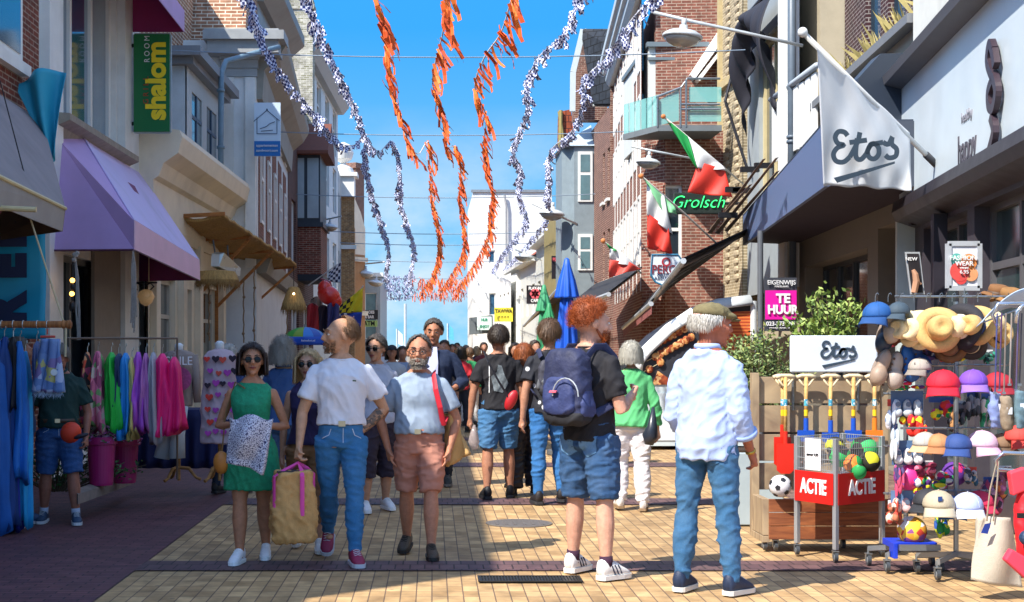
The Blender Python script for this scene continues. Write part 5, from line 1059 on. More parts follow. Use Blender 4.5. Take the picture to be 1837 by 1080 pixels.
# ================================================================ far left: flags, umbrella, hanging jackets
t = thing('checkered_flag', px(575, 510, 36), 'black and white checkered flag on a slanting pole', 'flag')
b = MB(); b.tube([px(553, 512, 37), px(612, 470, 36)], .015); b.build('pole', M('c8ccd0', .4), t)
a, c, d, e = px(590, 488, 36), px(612, 470, 36), px(611, 508, 36), px(588, 505, 36)
def fn(s, q): p = a.lerp(c, s).lerp(e.lerp(d, s), q); return p+Vector((0, .04*math.sin(s*7+q*4), 0)), s*.5, q*.6
cloth(10, 10, fn, 'fabric', checker('c8ccd8', '1c2a4c', .1), t)
t = thing('yellow_blue_flag', px(640, 590, 40), 'yellow and blue checkered racing flag hanging over the crowd', 'flag')
b = MB(); b.tube([px(606, 585, 40), px(652, 512, 40)], .015); b.build('pole', M('c8ccd0', .4), t)
for nm, m, (a, c, d, e) in (('yellow_field', M('d8c820', .6, .05), ((626, 535), (651, 516), (650, 560), (622, 562))), ('checker_field', checker('d8c820', '16181c', .16), ((610, 548), (634, 530), (634, 560), (606, 563))), ('blue_field', M('1440a8', .6, .05), ((608, 562), (650, 560), (646, 592), (618, 590))), ('lower_checker_field', checker('c8ccd8', '1c2a5c', .16), ((600, 560), (622, 562), (626, 582), (598, 576)))):
    A_, C2, D_, E2 = [px(q[0], q[1], 40-(.05 if 'checker' in nm else 0)) for q in (a, c, d, e)]
    def fn(s, q): p = A_.lerp(C2, s).lerp(E2.lerp(D_, s), q); return p+Vector((0, .05*math.sin(s*6+q*4), 0)), s*.6, q*.5
    cloth(10, 10, fn, nm, m, t)
t = thing('inflatable_toy', px(588, 555, 33), 'shiny red inflatable hanging at the shop front beneath the checkered flag', 'inflatable'); b = MB()
b.ell(px(590, 530, 33), (.28, .2, .22), 18, 12, Matrix.Rotation(.5, 3, 'Y')); b.ell(px(582, 517, 33), (.16, .14, .18), 14, 10); b.ell(px(600, 540, 33), (.18, .14, .16), 14, 10); b.build('body', M('d02018', .3, .1, 4, coat=.5), t, smooth=True)
b = MB(); b.tube([px(575, 500, 33.1), px(590, 506, 33.1), px(604, 545, 33)], [.02, .05, .03], 8); b.build('fin', M('8a3038', .4), t)
r_ = rnd(5)
for k, (x, y, c, l) in enumerate(((568, 560, '8a7a70', 'grey jacket hanging at the far left shop front'), (580, 575, '30283c', 'dark jacket hanging behind the rainbow umbrella'), (561, 572, 'a02028', 'dark red jacket hanging at the far left shop front'), (598, 570, '3c3c6c', 'navy jacket hanging at the far left shop front'))):
    A_ = px(x-10, y-22, 33.5-k*.2); B2 = px(x+10, y-22, 33.5-k*.2)
    def fn(s, q): p = A_.lerp(B2, s)+Vector((0, 0, -.62*q)); return p+Vector((0, .05*math.sin(s*9+q*3+k), .08*math.sin(s*3.1)*(1-q)))
    t = thing('hanging_jacket', px(x, y+20, 33.5), l, 'jacket', 'clothes hanging at the far left shop'); cloth(14, 12, fn, 'jacket', M(c, .7, .2, 8), t, .03)
    b = MB(); b.tube([A_, px(x, y-28, 33.5-k*.2), B2], .01, 5); b.build('hanger', BLK, t)
t = thing('rainbow_umbrella', px(547, 620, 24), 'rainbow striped umbrella dome above a blue banner edge', 'umbrella'); c_ = px(547, 608, 24)
cols = ['1c7a3c', '2c5cb0', '1c7a3c', 'c85a28', '7c3c90', '1c7a3c', '1c7a3c', '3a9c3c', '7c9c2c', '2f78c8', '1c50a8', '1c6aa8']
for k in range(12):
    a0, a1 = 2*math.pi*k/12, 2*math.pi*(k+1)/12; b = MB()
    for i in range(6):
        t0, t1 = i/6*1.35, (i+1)/6*1.35; P_ = lambda t_, a_: c_+Vector((.37*math.sin(t_)*math.cos(a_), .37*math.sin(t_)*math.sin(a_), .24*math.cos(t_)-.04))
        b.quad(P_(t0, a0), P_(t1, a0), P_(t1, a1), P_(t0, a1))
    b.build('gore', M(cols[k], .5, .05), t)
b = MB(); b.cyl((c_.x, c_.y, 0), (c_.x, c_.y, c_.z+.25), .015); b.build('pole', ST, t)
t = thing('blue_banner', px(552, 620, 23.4), 'blue banner with small white lettering below the rainbow umbrella', 'banner')
def fn(s, q): p = px(512+76*s, 604+15*q, 23.4); return p+Vector((0, .03*math.sin(s*9), 0))
cloth(16, 3, fn, 'fabric', M('1850b8', .5, .05), t); text('heineken.nl', .05, WHT, px(553, 611, 23.34), RT, UP, t)
# poles and small flags by the sea, far away
for k, (x, y0, lab) in enumerate(((727, 545, 'slim grey mast far down the street'), (803, 580, 'far flagpole with a pale blue flag, right one'), (712, 590, 'far flagpole with a white flag, left one'))):
    t = thing('flag_pole', px(x, 625, 150), lab, 'flagpole'); b = MB(); p_ = px(x, y0, 150); b.cyl((p_.x, 150, 0), p_, .14 if k == 0 else .09); b.build('pole', M('b8c0c4', .5), t)
    if k:
        b = MB(); b.prism([p_, p_+Vector((.6, 0, -.6)), p_+Vector((.7, 0, -1.9)), p_+Vector((0, 0, -1.5))], (0, .03, 0)); b.build('flag', M('5ab0d8' if k == 1 else 'd8e0e0', .6), t)
# ================================================================ people
def evalmesh(me, mods, name):
    o = bpy.data.objects.new('tmp', me); COL.objects.link(o)
    for ty, kw in mods:
        m = o.modifiers.new(ty, ty)
        for k, v in kw.items(): setattr(m, k, v)
    dg = bpy.context.evaluated_depsgraph_get(); r = bpy.data.meshes.new_from_object(o.evaluated_get(dg)); r.name = name
    bpy.data.objects.remove(o); bpy.data.meshes.remove(me); r.polygons.foreach_set('use_smooth', [True]*len(r.polygons)); return r
def grow(mb, vox, name, m, it=4, fold=0, ff=(9, 9, 9), seed=0, fac=.5, ridge=False):
    """fuse overlapping shapes into one continuous skin; fold = depth of cloth creases"""
    me = evalmesh(mb.mesh('t', None, uv=False), [('REMESH', dict(mode='VOXEL', voxel_size=vox)), ('SMOOTH', dict(factor=fac, iterations=it))], name)
    me.materials.clear(); me.materials.append(m)
    if fold:
        off = Vector((seed*3.1, seed*1.7, seed)); nm = [v.normal.copy() for v in me.vertices]
        for v, n in zip(me.vertices, nm):
            p = Vector((v.co.x*ff[0]+v.co.z*2.5, v.co.y*ff[1]+v.co.z*2, v.co.z*ff[2]+v.co.x*2))+off
            a = noise.noise(p*1.25); a = max(-1, 1-3.2*abs(a))
            b = noise.noise(p*.45+Vector((5, 1, 2)))
            c = noise.noise(p*2.1+Vector((2, 7, 1))); v.co += n*fold*max(-.5, (1.5*(.9-(1-a)**.55*1.1)*(.35+1.2*abs(b))+.55*b+.55*(.7-2.4*abs(c))))
    return me
def V3(*a): return Vector(a)
from mathutils.bvhtree import BVHTree
def decal(parent, obj, o, d, right, up, poly, m, name, off=.004, n=10):
    """patch of cloth or print that follows another mesh: outline poly in metres, thrown along d onto obj"""
    me = obj.data; bv = BVHTree.FromPolygons([v.co for v in me.vertices], [tuple(p.vertices) for p in me.polygons]); o = Vector(o); d = Vector(d).normalized(); r = Vector(right).normalized(); u = Vector(up).normalized()
    bm = bmesh.new(); f = bm.faces.new([bm.verts.new((x, y, 0)) for x, y in poly]); bmesh.ops.triangulate(bm, faces=[f])
    for _ in range(3 if n > 5 else 2): bmesh.ops.subdivide_edges(bm, edges=bm.edges[:], cuts=1, use_grid_fill=True)
    bad = []
    for v in bm.verts:
        q = o+r*v.co.x+u*v.co.y; hit = bv.ray_cast(q, d)
        if hit[0] is None: bad.append(v)
        else: v.co = hit[0]+hit[1]*off*(1 if hit[1].dot(d) < 0 else -1)
    bmesh.ops.delete(bm, geom=bad, context='VERTS'); me2 = bpy.data.meshes.new(name); bm.to_mesh(me2); bm.free(); me2.materials.append(m); me2.polygons.foreach_set('use_smooth', [True]*len(me2.polygons))
    return putl(name, me2, parent)
SKIN = {}
def skin(c):
    if c not in SKIN:
        m = M(c, .52, .17, 26, .25, 190, spec=.35); b = m.node_tree.nodes['Principled BSDF']; b.inputs['Subsurface Weight'].default_value = .08; b.inputs['Subsurface Radius'].default_value = (.02, .008, .004); SKIN[c] = m
    return SKIN[c]
def DENIM(c):
    key = ('denim', c)
    if key in MC: return MC[key]
    m = M(c, .82, .16, 120, .5, 420); MC.pop(next(k for k, v in MC.items() if v is m)); MC[key] = m; t = m.node_tree; b = t.nodes['Principled BSDF']; tc = next(n for n in t.nodes if n.type == 'TEX_COORD')
    src = b.inputs['Base Color'].links[0].from_socket; n = t.nodes.new('ShaderNodeTexNoise'); n.inputs['Scale'].default_value = 5; n.inputs['Detail'].default_value = 8; n.inputs['Roughness'].default_value = .7
    r = t.nodes.new('ShaderNodeMapRange'); r.inputs['From Min'].default_value = .42; r.inputs['From Max'].default_value = .72; r.inputs['To Max'].default_value = .32; x = t.nodes.new('ShaderNodeMix'); x.data_type = 'RGBA'; l = lin(c); x.inputs['B'].default_value = (l[0]*1.5+.10, l[1]*1.35+.10, l[2]*1.15+.10, 1)
    t.links.new(tc.outputs['Object'], n.inputs['Vector']); t.links.new(n.outputs[0], r.inputs[0]); t.links.new(r.outputs[0], x.inputs['Factor']); t.links.new(src, x.inputs['A']); t.links.new(x.outputs['Result'], b.inputs['Base Color']); return m
KNIT = lambda c: M(c, .85, .06, 6, .25, 300)
def person(label, at, H, rz, skin_c='c08a6c', top=None, bottom=None, shoes=('e8e8e8', 'f0f0f0'), hair=None, legs=((4, 2, 3), (-4, 2, 3)), arms=None, head=(0, 0), woman=False, belly=0, vox=.009, group=None, face=True, extra=None, sock=None, wide=1, seed=1, lean=0, beard=None, glasses=None, far=False, cap=None):
    root = thing('person', (at[0], at[1], 0), label, 'person', group, rz=R(rz)); h = H; r_ = rnd(seed)
    sw = (.090 if woman else .100)*wide; hw = .052
    J = {}
    for s, (a, k, sp) in zip((-1, 1), legs):
        hip = V3(s*hw, 0, .515); A = R(a); B2 = R(a-k); S_ = R(sp)*s
        knee = hip + .235*V3(math.sin(S_), -math.sin(A), -math.cos(A)*math.cos(S_)); ank = knee + .238*V3(math.sin(S_)*.7, -math.sin(B2), -math.cos(B2))
        J[s] = [hip, knee, ank]
    lo = min(J[s][2].z for s in (-1, 1)) - .04; dz = -lo
    for s in (-1, 1): J[s] = [p+V3(0, 0, dz) for p in J[s]]
    Z = dz   # everything above the hips moves with them
    ln = math.sin(R(lean))
    def T(p): return V3(p[0], p[1]-ln*max(0, p[2]-.5), p[2]+Z) if True else p
    AR = {}
    arms = arms or {}
    for s in (-1, 1):
        up, fo = arms.get(s, ((.16, .03, -1), (.06, -.15, -1)))[:2]; sh = V3(s*sw, .004, .774)
        u = V3(up[0]*s, up[1], up[2]).normalized(); f = V3(fo[0]*s, fo[1], fo[2]).normalized()
        el = sh+u*.168; wr = el+f*.145; AR[s] = [T(sh), T(el), T(wr), f]
    # torso outline: z, half width, half depth, y centre
    if woman: PR = [(.47, .082, .062, .004), (.515, .092, .07, .006), (.56, .082, .062, .002), (.615, .066, .05, 0), (.67, .072, .054, -.004), (.715, .078, .066, -.012), (.76, .083, .052, -.004), (.79, .084, .042, .002), (.812, .066, .036, .006), (.832, .044, .032, .008), (.855, .030, .03, .008)]
    else: PR = [(.47, .082, .06, .002), (.515, .090, .066, .004), (.56, .086, .062, 0), (.615, .080, .057, 0), (.67, .086, .060, -.002), (.72, .096, .066, -.005), (.765, .100, .060, 0), (.79, .099, .048, .002), (.812, .078, .040, .005), (.833, .052, .036, .008), (.858, .034, .034, .008)]
    def bel(z): return belly*math.exp(-((z-.60)/.065)**2)
    def ring(z, off, n=20, ex=0):
        for i in range(len(PR)-1):
            if PR[i][0] <= z <= PR[i+1][0]:
                q = (z-PR[i][0])/(PR[i+1][0]-PR[i][0]); a = [PR[i][k]*(1-q)+PR[i+1][k]*q for k in range(4)]; break
        else: a = list(PR[0] if z < PR[0][0] else PR[-1])
        rx = a[1]*wide+off+ex+bel(z)*.5; ry = a[2]*(1+.5*(wide-1))+off+ex+bel(z)*.6; cy = a[3]-bel(z)*.6; out = []
        for k in range(n):
            t = 2*math.pi*k/n; c, s_ = math.cos(t), math.sin(t); c = math.copysign(abs(c)**.85, c); s_ = math.copysign(abs(s_)**.9, s_)
            out.append(T((rx*c, cy+ry*s_, z))*h)
        return out
    def torso(b, z0, z1, off, flare=0, step=.03):
        n = max(2, int((z1-z0)/step)); b.loft([ring(z0+(z1-z0)*i/n, off, ex=flare*(1-i/n)**2) for i in range(n+1)])
    def leg(b, s, off, upto=1.0, lo_off=None, taper=1, start=.0, hem=0):
        a, k, c = J[s]; pts = []; rr = []
        for q, r0 in ((0, .054), (.3, .050), (.65, .042), (.92, .033), (1.0, .031), (1.15, .033), (1.35, .0345), (1.6, .028), (1.85, .0205), (2.0, .0195)):
            if q > upto+1e-6 and q-upto > .12: break
            qq = min(q, upto); p = a.lerp(k, qq) if qq <= 1 else k.lerp(c, qq-1); o_ = off if lo_off is None else off+(lo_off-off)*min(1, qq/2)
            pts.append(p*h); rr.append(((r0*(1.06 if woman and q < 1 else 1)*wide**.5+o_)*h))
            if q >= upto: break
        b.tube(pts, rr, 14)
    def arm(b, s, off, upto=2.0):
        a, k, c, f = AR[s]; pts = []; rr = []; sc = .82 if woman else 1
        for q, r0 in ((0, .028), (.3, .0285), (.7, .0255), (1, .0225), (1.25, .0235), (1.6, .019), (2, .0145)):
            qq = min(q, upto); p = a.lerp(k, qq) if qq <= 1 else k.lerp(c, qq-1); pts.append(p*h); rr.append((r0*sc+off*(min(1, .35+q*1.1) if off else 0))*h)
            if q >= upto: break
        b.tube(pts, rr, 12); b.ell(pts[0], rr[0]*1.0, 12, 8)
    def hand(b, s, curl=.5, sc=1):
        a, k, w, f = AR[s]; f = f.normalized(); side = V3(s, 0, 0)
        pn = V3(-s, 0, 0); pn = (pn-f*pn.dot(f)); pn = pn.normalized() if pn.length > .2 else V3(0, 0, -1)   # palm faces the body
        tw = arms.get(s, (0, 0, None))[2] if len(arms.get(s, ())) > 2 else None
        if tw is not None: pn = V3(tw[0]*s, tw[1], tw[2]); pn = (pn-f*pn.dot(f)).normalized()
        wd = f.cross(pn).normalized()
        if wd.y > 0: wd = -wd       # thumb side forward
        w_ = w; u = .92 if woman else 1
        b.tube([w_*h, (w_+f*.012)*h, (w_+f*.03)*h, (w_+f*.052*u)*h], [(.0135*h, .012*h), (.014*h, .014*h), (.0115*h, .021*h), (.0095*h, .022*h)] if abs((w_+V3(0, 0, 1)).length) > 0 else 0, 12)
        b.ell((w_+f*.032)*h, (.011*h,)*3, 8, 6)
        for i, L_ in enumerate((.040, .046, .043, .033)):
            base = w_+f*.048*u+wd*(.0165-.011*i)*u; c1 = curl*(.7+.12*i); d1 = (f*math.cos(c1)+pn*math.sin(c1)); d2 = (f*math.cos(c1*2)+pn*math.sin(c1*2))
            b.tube([(base-f*.012)*h, base*h, (base+d1*L_*.5)*h, (base+d1*L_*.5+d2*L_*.48)*h], [.0062*h, .0058*h, .0053*h, .0042*h], 8)
        tb_ = w_+f*.018+wd*.016; d1 = (f*.75+wd*.6+pn*.25).normalized(); b.tube([(w_+f*.008+wd*.006)*h, tb_*h, (tb_+d1*.022)*h, (tb_+(d1+pn*.4*curl).normalized()*.040)*h], [.009*h, .0078*h, .0065*h, .005*h], 8)
    # head frame
    Rh = (Matrix.Rotation(R(head[0]), 3, 'Z') @ Matrix.Rotation(R(head[1]), 3, 'X')); HS = 1.06 if woman else 1.10; piv = T((0, .004, .858)); 
    def Hd(p): return (piv + Rh @ (V3(p[0], p[1]-.006, p[2]+.063)*HS))*h
    RR = Rh
    def hel(b, c, r, n=14, m=10, rt=None): b.ell(Hd(c), tuple(q*h*HS for q in r), n, m, RR if rt is None else RR @ rt)
    b = MB(); torso(b, .475, .85, 0)
    for s in (-1, 1):
        leg(b, s, 0, 2.0); arm(b, s, 0, 2.0); a, k, c = J[s]; b.ell((c+V3(0, -.02, -.012))*h, (.02*h, .045*h, .016*h), 10, 6)
        if not far: hand(b, s, (arms.get(s) or (0, 0, None, .5))[3] if len(arms.get(s, ())) > 3 else .5)
        else: b.ell((AR[s][2]+AR[s][3]*.035)*h, (.018*h, .018*h, .028*h), 8, 6)
    b.tube([T((0, .008, .82))*h, T((0, .006, .86))*h, Hd((0, .01, -.03))], [.036*h*(.85 if woman else 1), .031*h*(.85 if woman else 1), .031*h*(.85 if woman else 1)], 14)
    hel(b, (0, .010, .012), (.045, .057, .052), 20, 14); hel(b, (0, -.018, -.008), (.038, .041, .052), 18, 12); hel(b, (0, -.020, -.040), (.031 if not woman else .027, .033, .026)); hel(b, (0, -.046, -.056), (.014, .011, .011))
    b.tube([Hd((0, -.053, .010)), Hd((0, -.065, -.010)), Hd((0, -.069, -.019))], [.0058*h, .0082*h, .0085*h], 8); b.tube([Hd((-.010, -.060, -.019)), Hd((.010, -.060, -.019))], .006*h, 8)
    b.tube([Hd((-.027, -.047, .015)), Hd((0, -.055, .015)), Hd((.027, -.047, .015))], .0072*h, 8)
    for s in (-1, 1): hel(b, (s*.024, -.040, -.014), (.013, .013, .013)); hel(b, (s*.0455, .004, -.004), (.007, .013, .018), 10, 8)
    hel(b, (0, -.055, -.035), (.015, .008, .0075))
    body = grow(b, vox, 'body', skin(skin_c), 2, fac=.4); putl('body', body, root)
    HM = lambda c: M(c, .55, .3, 22, .0, 60, stretch=(1, 1, .2))
    if face and not far:
        for s in (-1, 1):
            if glasses != 'sun':
                b = MB(); b.ell(Hd((s*.0185, -.0515, .0015)), (.0078*h, .006*h, .0045*h), 10, 8, RR); e = putl('eye', b.mesh('eye', M('e0dcd4', .2, 0), True), root)
                b = MB(); b.ell(Hd((s*.0185, -.0560, .0015)), (.0036*h, .002*h, .0036*h), 8, 6, RR); putl('iris', b.mesh('iris', M('33271c', .15, 0), True), e)
                b = MB(); b.tube([Hd((s*.0105, -.0575, .0055)), Hd((s*.0185, -.0580, .0070)), Hd((s*.0265, -.054, .0050))], .0018*h, 6); putl('eyelid', b.mesh('eyelid', skin(skin_c), True), root)
            b = MB(); b.tube([Hd((s*.008, -.0605, .0165)), Hd((s*.018, -.0595, .0205)), Hd((s*.030, -.0515, .0175))], [.0022*h, .0026*h, .0012*h], 6); putl('eyebrow', b.mesh('eyebrow', HM((hair or {}).get('brow', '3c2c20')), True), root)
        b = MB(); b.tube([Hd((-.0145, -.0575, -.0335)), Hd((-.005, -.0635, -.0318)), Hd((0, -.0640, -.0325)), Hd((.005, -.0635, -.0318)), Hd((.0145, -.0575, -.0335))], [.001*h, .0026*h, .0024*h, .0026*h, .001*h], 6)
        b.tube([Hd((-.012, -.0575, -.0355)), Hd((0, -.0635, -.0385)), Hd((.012, -.0575, -.0355))], [.001*h, .0032*h, .001*h], 6); putl('lips', b.mesh('lips', M('8c3a38' if woman else '8a5448', .4, .05), True), root)
    # ---- hair
    if hair:
        st, hc = hair['style'], hair['col']; hm = HM(hc); long_ = hair.get('len', 0)
        def keep(d):
            f = max(0, -d.y/max(.05, math.hypot(d.x, d.y)))**.7*(1 if d.z < .97 else .4); a = abs(d.x)
            t = -.42+f*1.14
            if d.y < .15: t = max(t, -.12+.45*f)
            if cap and d.z > .22: return False
            if st == 'receding': t = max(t, -.3+f*1.35+.35*max(0, d.z-.5)); 
            if st == 'receding' and f > .1 and d.z > .35: return False
            if st == 'thin': t += .25*f
            return d.z > t
        vol = hair.get('vol', .006); b = MB(); n, m = 28, 18; idx = {}
        for i in range(m+1):
            for j in range(n):
                t = math.pi*i/m; a = 2*math.pi*j/n; d = V3(math.sin(t)*math.cos(a), math.sin(t)*math.sin(a), math.cos(t)); nz = noise.noise(d*(6 if st != 'curly' else 4)+V3(seed, 0, 0))*(.003 if st != 'curly' else .007)
                vv = vol+nz+(.004 if d.z > .5 else 0); idx[i, j] = (len(b.v), d); b.v.append(Hd((d.x*(.046+vv), .010+d.y*(.058+vv), .012+d.z*(.053+vv))))
        for i in range(m):
            for j in range(n):
                q = [idx[i, j], idx[i, (j+1) % n], idx[i+1, (j+1) % n], idx[i+1, j]]
                if keep(sum((w[1] for w in q), V3(0, 0, 0)).normalized()): b.f.append([w[0] for w in q])
        hobj = putl('hair', b.mesh('hair', hm, True, uv=False), root)
        b = MB(); N_ = hair.get('n', 160 if far else 1900); tries = 0; cnt = 0
        while cnt < N_ and tries < N_*5:
            tries += 1; d = V3(r_.gauss(0, 1), r_.gauss(0, 1), r_.gauss(0, 1)).normalized()
            if not keep(d): continue
            cnt += 1; vv = vol+r_.uniform(-.001, .004); p = V3(d.x*(.046+vv), .010+d.y*(.058+vv), .012+d.z*(.053+vv)); L_ = hair.get('sl', .022)*r_.uniform(.6, 1.3)
            fl = V3(d.x*.5, .35 if st in ('short', 'thin', 'receding', 'bun') else .05, -.9 if d.z < .6 else -.15); fl = fl-d*fl.dot(d); fl = (fl+V3(r_.gauss(0, .25), r_.gauss(0, .25), r_.gauss(0, .2))).normalized()
            w = fl.cross(d).normalized()*.0011*(3 if far else 1); pts = []
            if st == 'curly':
                rr = r_.uniform(.003, .0065); ph = r_.uniform(0, 6); e1 = d; e2 = fl
                for k in range(7): a = ph+k*.95; pts.append(p+d*(.0022*k)+e1*rr*math.sin(a)+e2*rr*math.cos(a)+w*k*2)
                w = w*.55
            else:
                for k in range(4): pts.append(p+fl*L_*k/3+d*(.0035*math.sin(k*.9)+.0012)-V3(0, 0, .0009*k*k) + (d*-.002*k if k > 1 else V3(0, 0, 0)))
            m_ = len(pts); vs = []
            for k, q in enumerate(pts): e = w*(1-.75*k/(m_-1)); vs += [Hd(q-e), Hd(q+e)]
            b.add(vs, [(2*k, 2*k+1, 2*k+3, 2*k+2) for k in range(m_-1)])
        if long_:
            sh = MB(); span = hair.get('span', 118); rows = 9; cols = 26; out = hair.get('flare', .008); grid = []
            for i in range(rows+1):
                q = i/rows; row = []
                for j in range(cols+1):
                    a = R(-span+2*span*j/cols); zz = .035-long_*q+.004*math.sin(j*2.3+seed); rr = 1+out*q*8+.05*noise.noise(V3(a*3, q*2, seed)); x = math.sin(a)*(.053+out)*rr; y = .010+math.cos(a)*(.062+out*.6)*rr*(1 if q < .6 else 1-(q-.6)*.25)
                    row.append((x, y, zz))
                grid.append(row)
            for row in grid:
                for p in row: sh.v.append(Hd(p))
            for row in grid:
                for p in row: sh.v.append(Hd((p[0]*.86, .010+(p[1]-.010)*.86, p[2])))
            W_ = cols+1; K_ = W_*(rows+1)
            for i in range(rows):
                for j in range(cols): a = i*W_+j; sh.f += [[a, a+1, a+W_+1, a+W_], [K_+a, K_+a+W_, K_+a+W_+1, K_+a+1]]
            for j in range(cols): a = rows*W_+j; sh.f.append([a, a+1, K_+a+1, K_+a])
            for i in range(rows):
                for a in (i*W_, i*W_+cols): sh.f.append([a, a+W_, K_+a+W_, K_+a])
            putl('hair_lengths', sh.mesh('hair_lengths', hm, True, uv=False), root)
            for k in range(60 if far else 420):
                a = R(r_.uniform(-span, span)); st_ = r_.uniform(0, .5); pts = []; ww = .0016*(2.2 if far else 1); ja = r_.gauss(0, .05); lz = long_*r_.uniform(.9, 1.12); wv = hair.get('wave', .002)
                for i in range(6):
                    q = st_+(1-st_)*i/5; aa = a+ja*q; rr = 1+out*q*8; e = .003+r_.random()*.001+wv*math.sin(q*14+k)
                    pts.append(V3(math.sin(aa)*((.053+out)*rr+e), .010+math.cos(aa)*((.062+out*.6)*rr*(1 if q < .6 else 1-(q-.6)*.25)+e), .035-lz*q))
                w = V3(math.cos(a), -math.sin(a), 0)*ww; vs = []
                for i, q in enumerate(pts): e = w*(1-.6*i/5); vs += [Hd(q-e), Hd(q+e)]
                b.add(vs, [(2*i, 2*i+1, 2*i+3, 2*i+2) for i in range(5)])
        if st == 'bun':
            for k in range(10): b.ell(Hd((r_.gauss(0, .012), .06+r_.gauss(0, .008), .045+r_.gauss(0, .012))), (.014*h,)*3, 8, 6)
        tag(putl('hair_strands', b.mesh('hair_strands', hm, True, uv=False), root), kind='stuff')
    if beard:
        b = MB(); bl = beard.get('len', .012)
        for k in range(900):
            a = r_.uniform(-1.25, 1.25); zz = r_.uniform(-.068, -.018 if abs(a) > .75 else -.026); 
            if abs(a) < .3 and -.040 < zz < -.030: continue
            if abs(a) > .5 and zz > -.030 and r_.random() < .5: continue
            if abs(a) < .75 and zz > -.026: continue
            rx, ry = .036+(.0 if zz > -.05 else -.006), .043+(0 if zz > -.05 else -.004); p = V3(math.sin(a)*rx, -.018-math.cos(a)*ry+ (.004 if abs(a) > .8 else 0), zz); d = V3(math.sin(a), -math.cos(a), -.8).normalized(); w = V3(math.cos(a), math.sin(a), 0)*.0016
            q = p+d*bl*r_.uniform(.4, 1.1)+V3(r_.gauss(0, .002), 0, 0); b.add([Hd(p-w), Hd(p+w), Hd(q+w*.4), Hd(q-w*.4)], [(0, 1, 2, 3)])
        bb = MB(); 
        for s in ((-1, 1) if bl > .006 else ()): bb.tube([Hd((s*.040, -.005, -.022)), Hd((s*.033, -.024, -.044)), Hd((s*.017, -.043, -.055)), Hd((0, -.049, -.058))], [.004*h, .0065*h, .0085*h, .0095*h], 8); bb.tube([Hd((s*.018, -.056, -.034)), Hd((0, -.064, -.0265))], [.003*h, .0045*h], 6)
        if bb.v: putl('beard', bb.mesh('beard', HM(beard['col']), True), root)
        tag(putl('beard_strands', b.mesh('beard_strands', HM(beard['col']), uv=False), root), kind='stuff')
    if glasses:
        b = MB(); fm = M('141212', .3, 0)
        for s in (-1, 1):
            pts = [Hd((s*.0195+.0135*math.cos(t), -.0625+.003*abs(math.cos(t)), .0005+(.0115 if glasses != 'sun' else .0125)*math.sin(t))) for t in [2*math.pi*k/14 for k in range(14)]]
            b.tube(pts, .0016*h, 6, close=True); b.tube([Hd((s*.034, -.057, .003)), Hd((s*.046, -.03, .004)), Hd((s*.047, .004, .002))], .0016*h, 6)
        b.tube([Hd((-.006, -.064, .003)), Hd((.006, -.064, .003))], .0016*h, 6); g = putl('glasses', b.mesh('glasses', fm, True), root)
        if glasses == 'sun':
            for s in (-1, 1):
                b = MB(); b.ell(Hd((s*.0195, -.0605, .0)), (.0145*h, .003*h, .0125*h), 14, 8, RR); putl('lens', b.mesh('lens', M('0a0809', .25, 0, spec=.3), True), g)
    # ---- clothes
    if top:
        ty = top.get('type', 'tee'); m = top['m']; off = top.get('off', .007); z0 = top.get('z0', .50); b = MB()
        if ty == 'dress': 
            torso(b, .50, .822, off); zz = top.get('hem', .31); pf = ((.56, .094, .068), (.52, .110, .080), (.46, .118, .088), (.40, .122, .094), (zz, .128, .100))
            b.loft([[T((rx*wide*math.cos(t), .004+ry*math.sin(t), z))*h for t in [2*math.pi*k/20 for k in range(20)]] for z, rx, ry in pf])
        else: torso(b, z0, top.get('z1', .832), off, top.get('flare', .008))
        for s in (-1, 1):
            if top.get('sleeve', .62): arm(b, s, top.get('soff', off+.006), top.get('sleeve', .62))
        tp = putl(top.get('name', 't_shirt'), grow(b, max(vox, .010), 'cloth', m, 3, top.get('fold', .009)*h/1.75, top.get('ff', (7, 7, 4)), seed), root)
        if top.get('collar'):
            b = MB(); b.tube([T((.038*math.cos(t), .006+.038*math.sin(t), .850-.010*(math.sin(t) < 0)))*h for t in [2*math.pi*k/16 for k in range(16)]], .010*h, 8, close=True); putl('collar', b.mesh('collar', m, True), root)
        elif ty != 'dress':
            b = MB(); b.tube([T((.044*math.cos(t), .004+.040*math.sin(t), .838-.010*max(0, -math.sin(t))))*h for t in [2*math.pi*k/16 for k in range(16)]], .0042*h, 6, close=True); putl('neckband', b.mesh('neckband', top.get('nm', m), True), root)
        if top.get('inner'):
            b = MB(); torso(b, .6, .828, .004); putl('undershirt', grow(b, .012, 'undershirt', M(top['inner'], .7, .05)), root)
